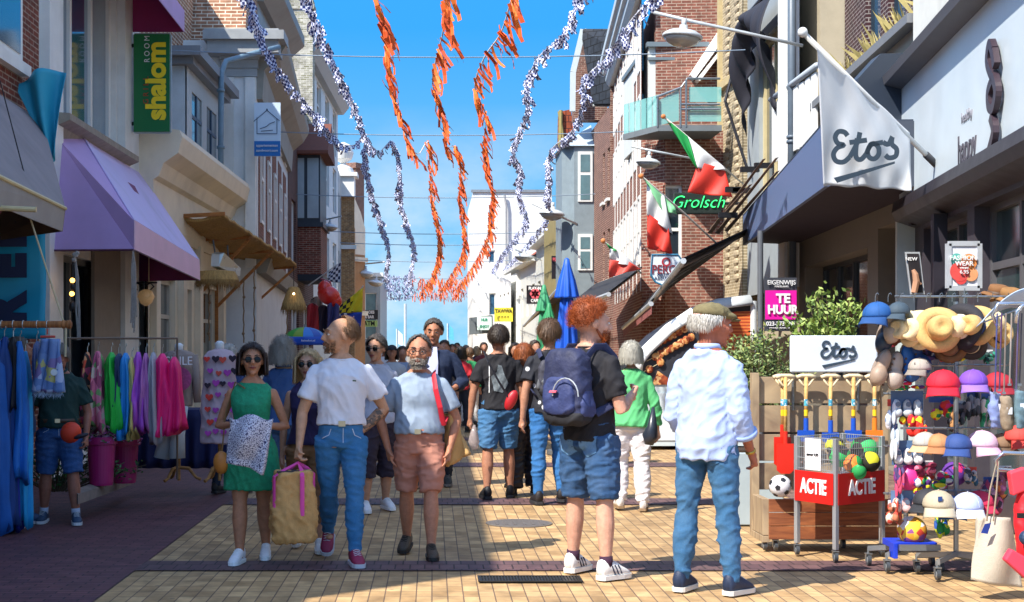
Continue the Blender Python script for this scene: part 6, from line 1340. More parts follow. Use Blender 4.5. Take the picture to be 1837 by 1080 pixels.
    if bottom:
        b = MB(); off = bottom.get('off', .010); up = bottom.get('upto', 1.95); torso(b, .475, bottom.get('top', .575), off*.8)
        for s in (-1, 1): leg(b, s, off, up, bottom.get('lo'))
        b.ell(V3(0, .004, .49+Z)*h, ((.06+off)*h, (.058+off)*h, .035*h))
        bt = putl(bottom.get('name', 'trousers'), grow(b, max(vox, .010), 'cloth', bottom['m'], 2, bottom.get('fold', .008)*h/1.75, bottom.get('ff', (6, 6, 13)), seed+4), root)
        if 'denim' in bottom['m'].name or bottom['m'] in [v for k, v in MC.items() if k[0] == 'denim'] and not far:
            sm = M('c0cad8', .8, .1); tz = bottom.get('top', .575)-.02
            for s in (-1, 1):
                decal(root, bt, V3(s*.062, -.25, tz-.02+Z)*h, (0, 1, 0), (s, 0, 0), (0, 0, 1), [(-.018*h, .012*h), (-.010*h, -.012*h), (.016*h, -.026*h), (.016*h, -.029*h), (-.012*h, -.014*h), (-.021*h, .012*h)], sm, 'pocket_seam', .003, 4)
            decal(root, bt, V3(.004, -.25, tz-.035+Z)*h, (0, 1, 0), (1, 0, 0), (0, 0, 1), [(0, -.03*h), (.0025*h, -.03*h), (.0025*h, .03*h), (0, .03*h)], sm, 'fly_seam', .003, 4)
            decal(root, bt, V3(0, .25, tz-.012+Z)*h, (0, -1, 0), (-1, 0, 0), (0, 0, 1), [(-.07*h, .0), (0, -.014*h), (.07*h, 0), (.07*h, -.0025*h), (0, -.0165*h), (-.07*h, -.0025*h)], sm, 'yoke_seam', .003, 6)
        if bottom.get('belt'):
            b = MB(); b.loft([ring(bottom.get('top', .575)-.014, off+.0035), ring(bottom.get('top', .575)+.008, off+.0035)]); bl_ = putl('belt', b.mesh('belt', M(bottom['belt'], .5, .1), True), root)
            y = -(PR[2][2]*(1+.5*(wide-1))+off+.006+bel(.575)*1.2); b = MB(); b.box(T((0, y, .573))*h, (.028*h, .008*h, .022*h)); putl('buckle', b.mesh('buckle', M('b0a890', .3, metal=.8)), bl_)
        if bottom.get('pockets'):
            for s in (-1, 1):
                a, k, c = J[s]
                decal(root, bt, V3(s*.048, .2, .485+Z)*h, (0, -1, 0), (1, 0, 0), (0, 0, 1), [(-.034*h, -.024*h), (0, -.042*h), (.034*h, -.024*h), (.036*h, .038*h), (-.036*h, .038*h)], bottom.get('pm', bottom['m']), 'back_pocket')
    # ---- shoes
    for s in (-1, 1):
        a, k, c = J[s]; lift = c.z-.04; pitch = min(R(55), max(0, lift*9)) if J[s][2].y > J[-s][2].y else -min(.3, lift*5)
        yaw = R(8)*s if not isinstance(bottom, dict) or not bottom.get('toe') else R(bottom['toe'])*s
        rot = Matrix.Rotation(yaw, 3, 'Z') @ Matrix.Rotation(pitch, 3, 'X'); o = V3(c.x, c.y, c.z)
        def Sp(p): return (o + rot @ V3(p[0], p[1], p[2]-.0))*h
        sc = .9 if woman else 1
        prof = [(.034, .016, .030, -.0), (.026, .023, .034, .0), (.0, .024, .036, .0), (-.03, .025, .022, 0), (-.06, .0275, .008, 0), (-.085, .026, -.004, 0), (-.103, .018, -.014, 0), (-.108, .008, -.02, 0)]
        b = MB(); rings = []
        for y, w, zt, _ in prof:
            w *= sc; n = 12; zb = -.032; rr = []
            for i in range(n):
                t = 2*math.pi*i/n; x = w*math.copysign(abs(math.cos(t))**.7, math.cos(t)); z = (zb+zt)/2+(zt-zb)/2*math.copysign(abs(math.sin(t))**.8, math.sin(t)); rr.append(Sp((x*(1-.25*max(0, math.sin(t))), y, z)))
            rings.append(rr)
        b.loft(rings); sh_ = putl('shoe', b.mesh('shoe', M(shoes[0], .6, .1, 20, .2, 80), True), root)
        b = MB(); sole = [(y*1.03, w*sc*1.08) for y, w, _, _ in prof]; top_ = [Sp((w, y, -.024)) for y, w in sole]+[Sp((-w, y, -.024)) for y, w in reversed(sole)]; bot = [Sp((w*.97, y, -.040)) for y, w in sole]+[Sp((-w*.97, y, -.040)) for y, w in reversed(sole)]
        n = len(top_); b.add(top_+bot, [tuple(range(n)), tuple(reversed(range(n, 2*n)))]+[(i, (i+1) % n, n+(i+1) % n, n+i) for i in range(n)]); putl('sole', b.mesh('sole', M(shoes[1], .6, .05)), sh_)
        if len(shoes) > 2:
            b = MB()
            for i in range(3):
                for sd in (-1, 1): b.tube([Sp((sd*.0262*sc, -.02-.016*i, -.02)), Sp((sd*.022*sc, -.006-.016*i, .012))], .0028*h, 5)
            putl('side_stripes', b.mesh('side_stripes', M(shoes[2], .5)), sh_)
        if not far:
            b = MB()
            for i in range(4): b.tube([Sp((-.014, -.032-.010*i, .020-.0055*i)), Sp((0, -.034-.010*i, .025-.0055*i)), Sp((.014, -.032-.010*i, .020-.0055*i))], .0016*h, 5)
            putl('laces', b.mesh('laces', M(shoes[1], .7)), sh_)
        if sock:
            b = MB(); b.tube([c*h, c.lerp(k, .18)*h], [.0235*h, .0245*h], 12); b.tube([c*h+V3(0, 0, -.01), c*h], .024*h, 10); putl('sock', b.mesh('sock', M(sock, .9, .05, 20, .3, 80), True), root)
    if cap == 'flat':
        b = MB(); b.ell(Hd((0, .004, .036)), (.054*h, .070*h, .034*h), 24, 12, RR); b.ell(Hd((0, -.040, .030)), (.044*h, .044*h, .017*h), 18, 10, RR); putl('flat_cap', grow(b, .007, 'flat_cap', M('6e6444', .85, .3, 12, .4, 60), 3, .004, (9, 9, 9), 3), root)
        b = MB(); b.ell(Hd((0, -.070, .020)), (.036*h, .026*h, .006*h), 16, 8, RR); putl('peak', b.mesh('peak', M('5e5638', .85, .3, 12), True), root)
    if cap == 'cap':
        b = MB(); b.ell(Hd((0, .008, .030)), (.051*h, .062*h, .045*h), 18, 10, RR); b.ell(Hd((0, -.07, .026)), (.034*h, .03*h, .006*h), 12, 6, RR); putl('cap', b.mesh('cap', M('20242e', .8), True), root)
    root['_'] = 0; del root['_']
    return dict(top=tp if top else None, root=root, AR=AR, J=J, T=T, Hd=Hd, h=h, ring=ring, Z=Z, torso=torso, leg=leg, arm=arm)
def world(P, p):      # local metres -> world
    return P['root'].matrix_basis @ Vector(p)
def at(x, foot): Y = gy(foot); return ((x-CX)*Y/FP, Y)
def HT(foot, top): return (foot-top)*gy(foot)/FP
# -- woman in the green dress
LACE = M('1c8a62', .85, .28, 34, .5, 120)
P1 = person('woman in a green sleeveless dress and sunglasses holding a spotted tote in both hands', at(452, 1006), 1.60, -4, 'b07a5c', dict(type='dress', m=LACE, sleeve=0, name='dress', fold=.007, hem=.335, ff=(9, 9, 2.5)), None, ('e6e6ea', 'f2f2f2'),
 dict(style='bob', col='2a1a16', len=.095, vol=.009, flare=.010), ((9, 4, -1), (-9, 8, -1)), {-1: ((.42, .12, -1), (-.62, -.62, .12), (0, .3, -1), .9), 1: ((.38, .12, -1), (-.66, -.60, .10), (0, .3, -1), .9)}, (14, -4), True, glasses='sun', seed=3, wide=1.07, vox=.008)
# -- man in the white tee
P2 = person('man in a white t-shirt and bright blue jeans with red shoes, looking to the side', at(612, 1008), 1.80, 6, 'c09070', dict(m=KNIT('dcdce4'), off=.010, soff=.015, sleeve=.66, flare=.004, z0=.565, fold=.012), dict(m=DENIM('2c6fa2'), fold=.007, off=.004, lo=.006, belt='2c2420', top=.58), ('8c2348', 'c8c8d0'),
 dict(style='receding', col='7c5c40', sl=.014, n=1300, brow='8c6844'), ((-14, 24, -1), (11, 4, 0)), {-1: ((.36, -.05, -1), (.10, -.40, -1), None, 1.2), 1: ((.52, .16, -1), (-.80, -.28, -.72))}, (-74, -2), beard=dict(col='8c6440', len=.0055), seed=5, vox=.0075)
# -- bearded man, grey tee, salmon shorts
P3 = person('bearded man with round glasses, grey t-shirt, salmon cargo shorts and sandals', at(752, 996), 1.67, -3, 'b87e62', dict(m=KNIT('8b9aac'), off=.010, soff=.020, sleeve=.68, z0=.56, fold=.011), dict(m=M('b87e6a', .85, .08, 6, .2, 200), off=.010, lo=.024, upto=.93, name='shorts', belt='9a5c44', top=.575, fold=.009), ('4a3c30', '2a2420'),
 dict(style='thin', vol=.003, col='5c544e', sl=.012, brow='5c5048'), ((-12, 10, 2), (12, 5, 1)), {-1: ((.50, .10, -1), (-.30, -.25, -1), None, .3), 1: ((.42, .06, -1), (-.25, -.30, -1), None, .3)}, (-2, 0), belly=.020, wide=1.05, beard=dict(col='857c72', len=.010), glasses='clear', seed=7, vox=.008)
# -- blonde woman behind the couple
P4 = person('blonde woman in sunglasses and a dark sleeveless top walking behind the white t-shirt man', at(553, 986), 1.56, 0, 'b88a70', dict(m=KNIT('241c48'), off=.009, sleeve=0, name='top', z0=.53), dict(m=M('8a6444', .85, .1, 6), off=.006, lo=.004, upto=1.7), ('e8e8ea', 'f0f0f0'),
 dict(style='bob', col='c0a276', len=.12, vol=.008, flare=.012, wave=.004), ((-12, 16, 1), (9, 4, 1)), {-1: ((.2, .05, -1), (.05, -.1, -1)), 1: ((.2, .0, -1), (.05, -.3, -1))}, (-6, 0), True, glasses='sun', seed=9)
# -- woman in denim jacket from behind
P5 = person('person with curly grey hair and a blue denim jacket seen from behind', at(508, 930), 1.66, 172, 'b08468', dict(m=DENIM('274a7c'), off=.016, sleeve=1.9, soff=.014, z0=.52, name='denim_jacket', collar=True), dict(m=DENIM('2c4a70'), off=.008), ('3a3a40', 'c8c8c8'),
 dict(style='curly', col='8c857c', len=.10, vol=.012, flare=.014, wave=.006), ((5, 8, 2), (-6, 4, 2)), None, (10, 0), True, seed=11, vox=.011)
# -- grey haired woman with sunglasses
P6 = person('grey haired woman with sunglasses, pale t-shirt and dark cropped trousers, between two men', at(676, 916), 1.70, 18, 'b4866c', dict(m=KNIT('a8aab8'), off=.010, sleeve=.6), dict(m=M('2a2030', .85, .15, 12), off=.012, lo=.02, upto=1.38, name='cropped_trousers'), ('d8d8dc', 'e8e8e8'),
 dict(style='bun', col='4a433e', sl=.02), ((9, 12, 3), (-7, 4, 3)), None, (-38, 4), True, glasses='sun', seed=13, wide=1.08, vox=.010)
# -- tall man in navy
P7 = person('tall man in an open navy jacket over a pale vest, behind the bearded man', at(778, 872), 1.90, -8, 'ac7458', dict(m=M('1a2844', .85, .12, 10, .3, 60), off=.018, sleeve=1.7, soff=.014, z0=.50, name='jacket', z1=.815), dict(m=DENIM('1c2434'), off=.010), ('30302c', '807870'),
 dict(style='short', vol=.004, col='4c4540', sl=.012), ((9, 9, 3), (-8, 4, 3)), {1: ((.5, .12, -1), (-.35, -.9, -.25)), -1: ((.3, .1, -1), (.0, -.4, -1))}, (4, 6), belly=.008, wide=1.04, seed=15, vox=.010)
b = MB(); h = P7['h']; T = P7['T']
b.prism([T((-.030, -.075, .835))*h, T((.030, -.075, .835))*h, T((.040, -.098, .74))*h, T((.034, -.094, .60))*h, T((-.034, -.094, .60))*h, T((-.040, -.098, .74))*h], (0, .02, 0)); putl('undershirt', b.mesh('undershirt', M('b8bcdc', .8, .05)), P7['root'])
# -- man in black tee from behind
P8 = person('man in a black printed t-shirt and short jeans walking away, red pouch at his hip', at(894, 893), 1.80, 184, 'a8745a', dict(m=KNIT('17161c'), off=.010, soff=.018, sleeve=.6, z0=.52), dict(m=DENIM('3d6f9c'), off=.014, lo=.026, upto=.95, name='shorts', pockets=True), ('16161a', '222226'),
 dict(style='short', col='34281f', sl=.02, vol=.008), ((9, 10, 3), (-6, 3, 3)), {1: ((.30, .02, -1), (.10, -.05, -1)), -1: ((.26, .02, -1), (.05, -.2, -1))}, (0, 0), seed=17, vox=.0095)
# -- red haired woman in black
P9 = person('red haired woman in dark top and wide black trousers beside the black t-shirt man', at(940, 886), 1.62, 175, 'b08468', dict(m=KNIT('2c2226'), off=.010, sleeve=.55, z0=.5), dict(m=M('1d1d28', .5, .15, 6), off=.018, lo=.04, upto=1.97, fold=.014), ('1c1a1c', '222222'),
 dict(style='bob', col='8c4a22', len=.13, vol=.008, flare=.010, wave=.006), ((13, 24, 2), (-6, 2, 2)), None, (8, 0), True, seed=19, vox=.010)
# -- boy with spotted tee
P10 = person('young man in a dotted black t-shirt and jeans with a dark backpack, walking away', at(985, 902), 1.85, 182, 'b8866c', dict(m=patches(['c8c8cc'], 9, base='1c1e28', cover=.22), off=.010, soff=.018, sleeve=.6), dict(m=DENIM('2464a0'), off=.006, lo=.007), ('201c20', '303034'),
 dict(style='short', col='5c4430', sl=.03, vol=.010), ((12, 26, 2), (-6, 2, 2)), {1: ((.24, .05, -1), (.1, -.1, -1))}, (0, 0), wide=.92, seed=21, vox=.0095)
# -- red haired man with backpack
P11 = person('red haired bearded man in black t-shirt and denim shorts carrying a large backpack', at(1058, 1033), 1.88, 134, 'd09c84', dict(m=KNIT('1b1a20'), off=.011, soff=.014, sleeve=.72, z0=.50, fold=.012), dict(m=DENIM('284f7a'), off=.015, lo=.030, upto=.97, name='shorts', pockets=True, pm=DENIM('5f8cb8'), fold=.009), ('e4e0dc', 'f0eee8', '1c2440'),
 dict(style='curly', col='9c4c1e', vol=.009, n=2600, brow='8c4420'), ((-2, 1, 6), (4, 2, 7)), {-1: ((.24, -.10, -1), (-.35, -.85, .35)), 1: ((.24, -.10, -1), (-.4, -.9, .2))}, (-32, 4), beard=dict(col='a04e22', len=.016), sock='3a1c34', wide=.97, seed=23, vox=.0075)
# -- woman in green cardigan
P12 = person('woman with grey bob, mint green cardigan and white trousers walking away', at(1132, 913), 1.64, 176, 'b88c74', dict(m=M('58b070', .85, .06, 8, .3, 140), off=.017, sleeve=1.75, soff=.014, z0=.50, name='cardigan', fold=.010, flare=.012), dict(m=M('d4d0d4', .8, .06, 5, .2, 150), off=.009, lo=.018, fold=.009), ('dcd8d4', '8c7458'),
 dict(style='bob', col='a8a498', len=.085, vol=.009, flare=.010), ((-9, 2, 2), (12, 28, 2)), {-1: ((.3, .05, -1), (.1, -.25, -1)), 1: ((.3, .05, -1), (.05, -.3, -1))}, (-6, 0), True, seed=25, wide=1.06, vox=.0095)
# -- man with flat cap
P13 = person('white haired man in a flat tweed cap, pale blue shirt and blue jeans, looking right', at(1268, 1063), 1.86, 140, 'a8644c', dict(m=M('a6b8e0', .8, .05, 5, .2, 180), off=.010, sleeve=1.45, soff=.014, z0=.465, name='shirt', fold=.011, ff=(7, 7, 7), collar=True, flare=.010), dict(m=DENIM('33658f'), off=.004, lo=.008, fold=.009, ff=(7, 7, 9), upto=2.0, pockets=True), ('1c2c48', 'd8d4cc'),
 dict(style='short', col='c8c4bc', sl=.016, brow='a09890'), ((3, 1, 5), (-2, 1, 5)), {-1: ((.16, -.02, -1), (.00, -.55, -.85), None, .8), 1: ((.2, -.05, -1), (-.1, -.7, -.7))}, (-36, 6), belly=.014, wide=.99, cap='flat', seed=27, vox=.0075, lean=2)
b = MB(); a_, k_, c_, f_ = P13['AR'][-1]; h = P13['h']; b.tube([k_.lerp(c_, .40)*h, k_.lerp(c_, .52)*h], [.043*h, .041*h], 14); putl('rolled_cuff', b.mesh('rolled_cuff', M('98aee0', .8, .05), True), P13['root'])
b = MB(); b.tube([k_.lerp(c_, .93)*h, k_.lerp(c_, .99)*h], .0185*h, 12); putl('wristwatch', b.mesh('wristwatch', M('b89848', .3, metal=.8), True), P13['root'])
# -- man in the green polo, behind the clothes rack
P14 = person('man in a dark green polo and denim shorts standing behind the hanging denim shorts', at(106, 938), 1.62, 10, '9c6450', dict(m=KNIT('123330'), off=.012, soff=.020, sleeve=.72, collar=True, z0=.535), dict(m=DENIM('23508a'), off=.016, lo=.028, upto=1.0, name='shorts', belt='4a3424'), ('26405c', 'c8ccd0'),
 dict(style='short', col='6c645c'), ((-6, 2, 5), (6, 3, 6)), {-1: ((.30, .05, -1), (.05, -.2, -1)), 1: ((.30, .05, -1), (-.05, -.35, -1), None, 1.0)}, (0, 34), sock='a8b0c4', belly=.014, wide=1.06, seed=29, vox=.010)
P15 = person('shopper with bare calves half hidden behind the long blue dresses', at(34, 944), 1.66, 120, '9c6a54', dict(m=KNIT('2c3c5c'), off=.012, sleeve=.6), dict(m=M('3c3450', .8), off=.014, upto=.95, name='shorts'), ('30486c', 'c8ccd0'), dict(style='short', col='4c4038'), ((-10, 4, 3), (10, 5, 3)), sock='1c2438', seed=31, vox=.012, far=True)
P16 = person('grey haired person seen between the heart print dress and the dark haired woman', at(410, 885), 1.60, 150, 'a87c64', dict(m=KNIT('30406c'), off=.012, sleeve=.9), dict(m=DENIM('24344c'), off=.01), ('303030', '404040'), dict(style='short', col='a09a92', vol=.008), seed=33, vox=.013, far=True)
# -- the distant crowd
CR = [(703, 800, 1.62, 'grey t-shirt and dark cap, holding up a camera', 'a8b0b8', '30343c', 0, 'cap', '2c2420'), (722, 790, 1.60, 'pale blue top near the grey mast', '8c9cb8', '3a3a44', 10, None, '3c3028'), (797, 792, 1.70, 'dark hair just right of the tall navy man', '5c5048', '2c303c', -10, None, '2c2018'),
      (826, 775, 1.60, 'red jacket with a dark bag', 'c02430', '2c2c38', 170, None, '2a2018'), (843, 765, 1.58, 'green top at the right side of the crowd', '2c8c54', 'c8c8c8', 175, None, '5c4430'), (812, 745, 1.66, 'small far figure in black', '1c1c20', '30343c', 0, None, '2c2018'),
      (836, 740, 1.64, 'small far figure in a brown coat', '7c5c44', '3c3c44', 180, None, '6c5c4c'), (1048, 835, 1.72, 'dark haired person behind the closed blue parasol', '1c2030', '20242c', 175, None, '1c1614'), (690, 748, 1.66, 'far walker in a white shirt on the left', 'd8d8dc', '2c3444', 0, None, '3c3028'),
      (855, 730, 1.62, 'far walker in a navy coat at the right kerb', '243454', '5c5c64', 180, None, 'a08c6c'), (868, 745, 1.7, 'far walker in a dark red top under the white block', '70282c', '2c303c', 5, None, '2c2420'), (760, 735, 1.66, 'far walker in pale trousers in the middle', '5c6c84', 'c8bca0', 180, None, '4c4034'),
      (925, 800, 1.65, 'dim figure in grey behind the red haired woman', '4c4c54', '2c2c34', 0, None, '2c2420'), (960, 790, 1.7, 'dim figure in teal under the terrace awning', '2c5c64', '2c2c34', 20, None, '3c3028'), (820, 722, 1.72, 'far walker in a yellowish shirt', 'c0a860', '2c3444', 0, None, '3c3028')]
for k, (x, fy, Hh, lab, c1, c2, rz, cp, hc) in enumerate(CR):
    person('distant pedestrian, '+lab, at(x, fy), Hh, rz, 'a87860', dict(m=M(c1, .8, .1, 6), off=.012, sleeve=.7 if k % 2 else 1.7), dict(m=M(c2, .8, .1, 6), off=.010), ('282828', '404040'), dict(style='short' if k % 3 else 'bob', col=hc, len=0 if k % 3 else .1, n=70), ((9, 8, 3), (-8, 4, 3)), seed=40+k, vox=.022, far=True, cap=cp, group='distant crowd down the street')
# ================================================================ things people carry
def hand_at(P, s, d=.05): a, k, w, f = P['AR'][s]; return world(P, (w+f*d)*P['h'])
def bag_mesh(name, m, t, w, d, h, seed, at_, rz=0, taper=.92, fold=.012, vox=.014):
    b = MB(); n = 24
    def rg(z, k, pw=.45): return [Vector((w/2*k*math.copysign(abs(math.cos(a))**pw, math.cos(a)), d/2*k*math.copysign(abs(math.sin(a))**pw, math.sin(a)), z)) for a in [2*math.pi*i/n for i in range(n)]]
    b.loft([rg(0, .82), rg(h*.06, .97), rg(h*.4, 1), rg(h*.8, taper+.03), rg(h, taper)]); me = grow(b, vox, name, m, 3, fold, (9, 9, 7), seed)
    me.transform(Matrix.Translation(at_) @ Matrix.Rotation(rz, 4, 'Z')); return put(name, me, t)
JUTE = M('c4965c', .9, .12, 30, .5, 120)
# jute shopper with pink handles
hp = hand_at(P2, -1, .06); bc = px(527, 972, 10.2); bc.z = px(527, 972, 10.2).z
t = thing('shopping_bag', bc, 'large jute shopping bag with pink handles held by the man in the white t-shirt', 'bag')
top = px(527, 845, 10.2).z; bag_mesh('body', JUTE, t, .33, .22, top-bc.z, 2, bc, .25, taper=.80, fold=.014, vox=.011)
PK = M('e0489c', .6, .05)
for k, (x1, x2, dy) in enumerate(((-.13, .07, -.09), (-.07, .13, .09))):
    a = Vector((bc.x+x1, bc.y+dy, top-.03)); c = Vector((bc.x+x2, bc.y+dy, top-.03)); q = hp+Vector((0, dy*.15, -.015))
    b = MB(); b.tube([a+Vector((0, -.01 if dy < 0 else .01, -.28)), a+Vector((0, -.012 if dy < 0 else .012, 0)), a.lerp(q, .5)+Vector((-.01, 0, 0)), q, c.lerp(q, .5)+Vector((.01, 0, 0)), c+Vector((0, -.012 if dy < 0 else .012, 0)), c+Vector((0, -.012 if dy < 0 else .012, -.28))], [(.006, .016)]*3+[(.008, .012)]+[(.006, .016)]*3, 8); b.build('handle', PK, t)
b = MB(); b.box((bc.x, bc.y, top+.0), (.25, .14, .01), .25); b.build('zip_panel', M('3c3438', .8), t)
# spotted tote of the woman in green
t = thing('tote_bag', px(450, 845, 10.0), 'white tote printed with dark spots held in front of the green dress', 'bag')
SP = patches(['c8c8d4', 'd8d8e4', 'b8b8cc'], 130, base='34345c', cover=.60)
def fn(s, q):
    xa, xb = 413-3*q, 489-17*q; p = px(xa+(xb-xa)*s, 750+82*q+20*s*q-5*math.sin(s*3.14)*q+4*math.sin(s*9)*(1-q), 9.98); return p+Vector((0, .03*math.sin(s*8+q*3)-.06*math.sin(s*3.14)*math.sin(min(1, q*1.2)*3.14), 0))
cloth(22, 22, fn, 'bag_body', SP, t, .05)
t = thing('shoulder_bag', px(396, 848, 10.4), 'small tan leather bag at the hip of the woman in green', 'bag'); b = MB(); b.ell(px(397, 830, 10.4), (.06, .05, .085), 14, 10); b.build('body', M('b0702c', .5, .15, 10), t, smooth=True)
b = MB(); h = P1['h']; b.tube([px(398, 812, 10.4), px(405, 740, 10.42), world(P1, P1['T']((-.075, .0, .815))*h)+Vector((0, -.03, .02)), world(P1, P1['T']((-.02, -.07, .80))*h)], .006, 6); b.build('strap', M('7a5a34', .6), t)
# bearded man's shoulder bag
t = thing('canvas_bag', px(815, 835, 10.7), 'sand coloured canvas bag on a red strap hanging beside the bearded man', 'bag')
def fn(s, q): xa, xb = 798+4*q, 812+30*q; p = px(xa+(xb-xa)*s, 742+95*q-22*s*q, 10.75); return p+Vector((0, .03*math.sin(s*6+q*4), 0))
cloth(14, 16, fn, 'bag_body', M('c49a60', .85, .1, 20, .3, 120), t, .04); b = MB(); h = P3['h']
b.tube([world(P3, P3['T'](q)*h) for q in ((.066, .03, .838), (.066, -.035, .825), (.078, -.078, .76), (.098, -.080, .68), (.112, -.05, .60))]+[px(800, 748, 10.7)], [(.022, .006)]*6, 8); b.build('strap', M('c01c30', .6, .05), t)
# crossbody pouch and plastic bag of the man in black
h = P8['h']; t = thing('crossbody_pouch', world(P8, P8['T']((-.06, .09, .58))*h), 'red crossbody pouch on the back of the man in the black t-shirt', 'bag')
b = MB(); b.ell(px(917, 718, 14.33), (.055, .035, .11), 14, 10, Matrix.Rotation(.45, 3, 'Y')); b.build('pouch', M('b01c24', .45, .1, 6), t, smooth=True)
b = MB(); b.tube([px(868, 630, 14.35), px(876, 650, 14.27), px(895, 685, 14.27), px(912, 712, 14.32)], [(.02, .005)]*4, 8); b.build('strap', M('26242a', .6), t)
t = thing('plastic_bag', px(852, 806, 14.5), 'small clear plastic bag in the hand of the man in the black t-shirt', 'bag'); b = MB(); b.tube([px(851, 762, 14.5), px(850, 775, 14.5), px(850, 792, 14.5), px(851, 806, 14.5)], [.01, .035, .06, .03], 12); b.build('bag', M('b8a8a4', .15, .3, 20, alpha=.6), t, smooth=True)
t = thing('dark_handbag', px(1168, 800, 13.5), 'small dark bag carried beside the mint green cardigan', 'bag'); b = MB(); b.tube([px(1172, 730, 13.5), px(1170, 765, 13.5), px(1166, 782, 13.5), px(1164, 798, 13.5)], [.012, .05, .075, .04], 12); b.build('bag', M('262c38', .35, .15, 8), t, smooth=True)
# prints
root = P8['root']; h = P8['h']
decal(root, P8['top'], P8['T']((0, .3, .70))*h, (0, -1, 0), (-1, 0, 0), (0, 0, 1), [(-.06, -.13), (.03, -.15), (.09, -.05), (.05, .03), (.02, .13), (-.02, .14), (-.03, .07), (-.09, .02)], M('6c7478', .8, .5, 26), 'bird_print')
for q in ((-.11, -.12), (-.11, .10)): 
    decal(root, P8['top'], P8['T']((0, .3, .70))*h, (0, -1, 0), (-1, 0, 0), (0, 0, 1), [(q[0], -.15), (q[0]+.008, -.15), (q[0]+.008, .14), (q[0], .14)], WHT, 'print_border'); break
decal(P2['root'], P2['top'], P2['T']((.05, -.3, .745))*P2['h'], (0, 1, 0), (1, 0, 0), (0, 0, 1), [(-.013, -.005), (.013, -.005), (.013, .005), (-.013, .005)], M('34583c', .6), 'chest_emblem', n=2)
# tattoo on the forearm
a, k, w, f = P2['AR'][1]; b = MB(); b.tube([k.lerp(w, .15)*P2['h'], k.lerp(w, .5)*P2['h'], k.lerp(w, .85)*P2['h']], [.0245*P2['h'], .0220*P2['h'], .0175*P2['h']], 14, cap=False); putl('tattoo', b.mesh('tattoo', patches(['a0785c', '5c5048', '8c6a54', '6c5c50'], 55), True), P2['root'])
# backpacks
def backpack(P, label, w, d, hh, z0, m1, m2, side=0, seed=1):
    h = P['h']; rt = P['root']; t = thing('backpack', world(P, (0, .2, z0*h)), label, 'backpack'); mt = rt.matrix_basis
    def L(p): return mt @ Vector(p)
    def bk(name, m, w_, d_, z_0, z_1, y0, par, fold=.008, k0=.9, x0=0):
        b = MB(); n = 24
        def rg(z, k): return [Vector((x0+w_/2*k*math.copysign(abs(math.cos(a))**.55, math.cos(a)), y0+d_/2+d_/2*k*math.copysign(abs(math.sin(a))**.6, math.sin(a)), z)) for a in [2*math.pi*i/n for i in range(n)]]
        b.loft([rg(z_0, k0*.8), rg(z_0+.03, 1), rg((z_0+z_1)/2, 1.03), rg(z_1-.08, .95), rg(z_1-.02, .75), rg(z_1, .45)]); me = grow(b, .012, name, m, 3, fold, (8, 8, 8), seed); me.transform(mt); o = put(name, me, None); o.parent = par; o.matrix_parent_inverse = t.matrix_basis.inverted(); return o
    y = (.058*(1.2))*h; bk('main_bag', m1, w, d, z0*h, z0*h+hh, y, t)
    bk('front_pocket', m2, w*.78, d*.42, z0*h+.05, z0*h+hh*.62, y+d*.72, t); bk('base_panel', M('1c1c22', .8, .1, 9), w*1.0, d*1.0, z0*h-.02, z0*h+hh*.3, y+.004, t)
    for s in (-1, 1):
        bk('side_pocket', m2, w*.2, d*.7, z0*h+.04, z0*h+hh*.45, y+.02, t, x0=s*w*.46)
        b = MB(); T = P['T']; pts = [(s*.055, .085, .80), (s*.062, .045, .838), (s*.064, -.01, .840), (s*.070, -.055, .80), (s*.085, -.068, .72), (s*.105, -.02, .64), (s*.085, .07, .60)]
        b.tube([L(T(p)*h) for p in pts], [(.028, .007)]*7, 8); b.build('shoulder_strap', M('2a3050', .8, .1, 9), t)
    b = MB(); b.tube([L((-w*.3+w*.6*math.sin(q)*0+w*.33*math.cos(q), y+d*1.12+.02, z0*h+hh*.36+.12*math.sin(q))) for q in [math.pi*k/10 for k in range(11)]], .005, 6); b.build('zip', M('9aa0a8', .5), t)
    b = MB(); e = L((0, y+d*1.15+.02, z0*h+hh*.42)); b.tube([e+mt.to_3x3() @ Vector((x, 0, 0)) for x in (-.03, .03)], [(.012, .005)]*2, 6); b.build('badge', M('c85868', .5), t)
    return t
backpack(P11, 'large navy and black backpack on the red haired man', .34, .20, .50, .565, M('262c4c', .7, .25, 8, .4, 60), M('2f3a68', .7, .25, 8, .4, 60), seed=2)
backpack(P10, 'small dark backpack on the young man in the dotted t-shirt', .26, .09, .34, .60, M('3c3c48', .7, .2, 8), M('56585e', .7, .2, 8), seed=3)
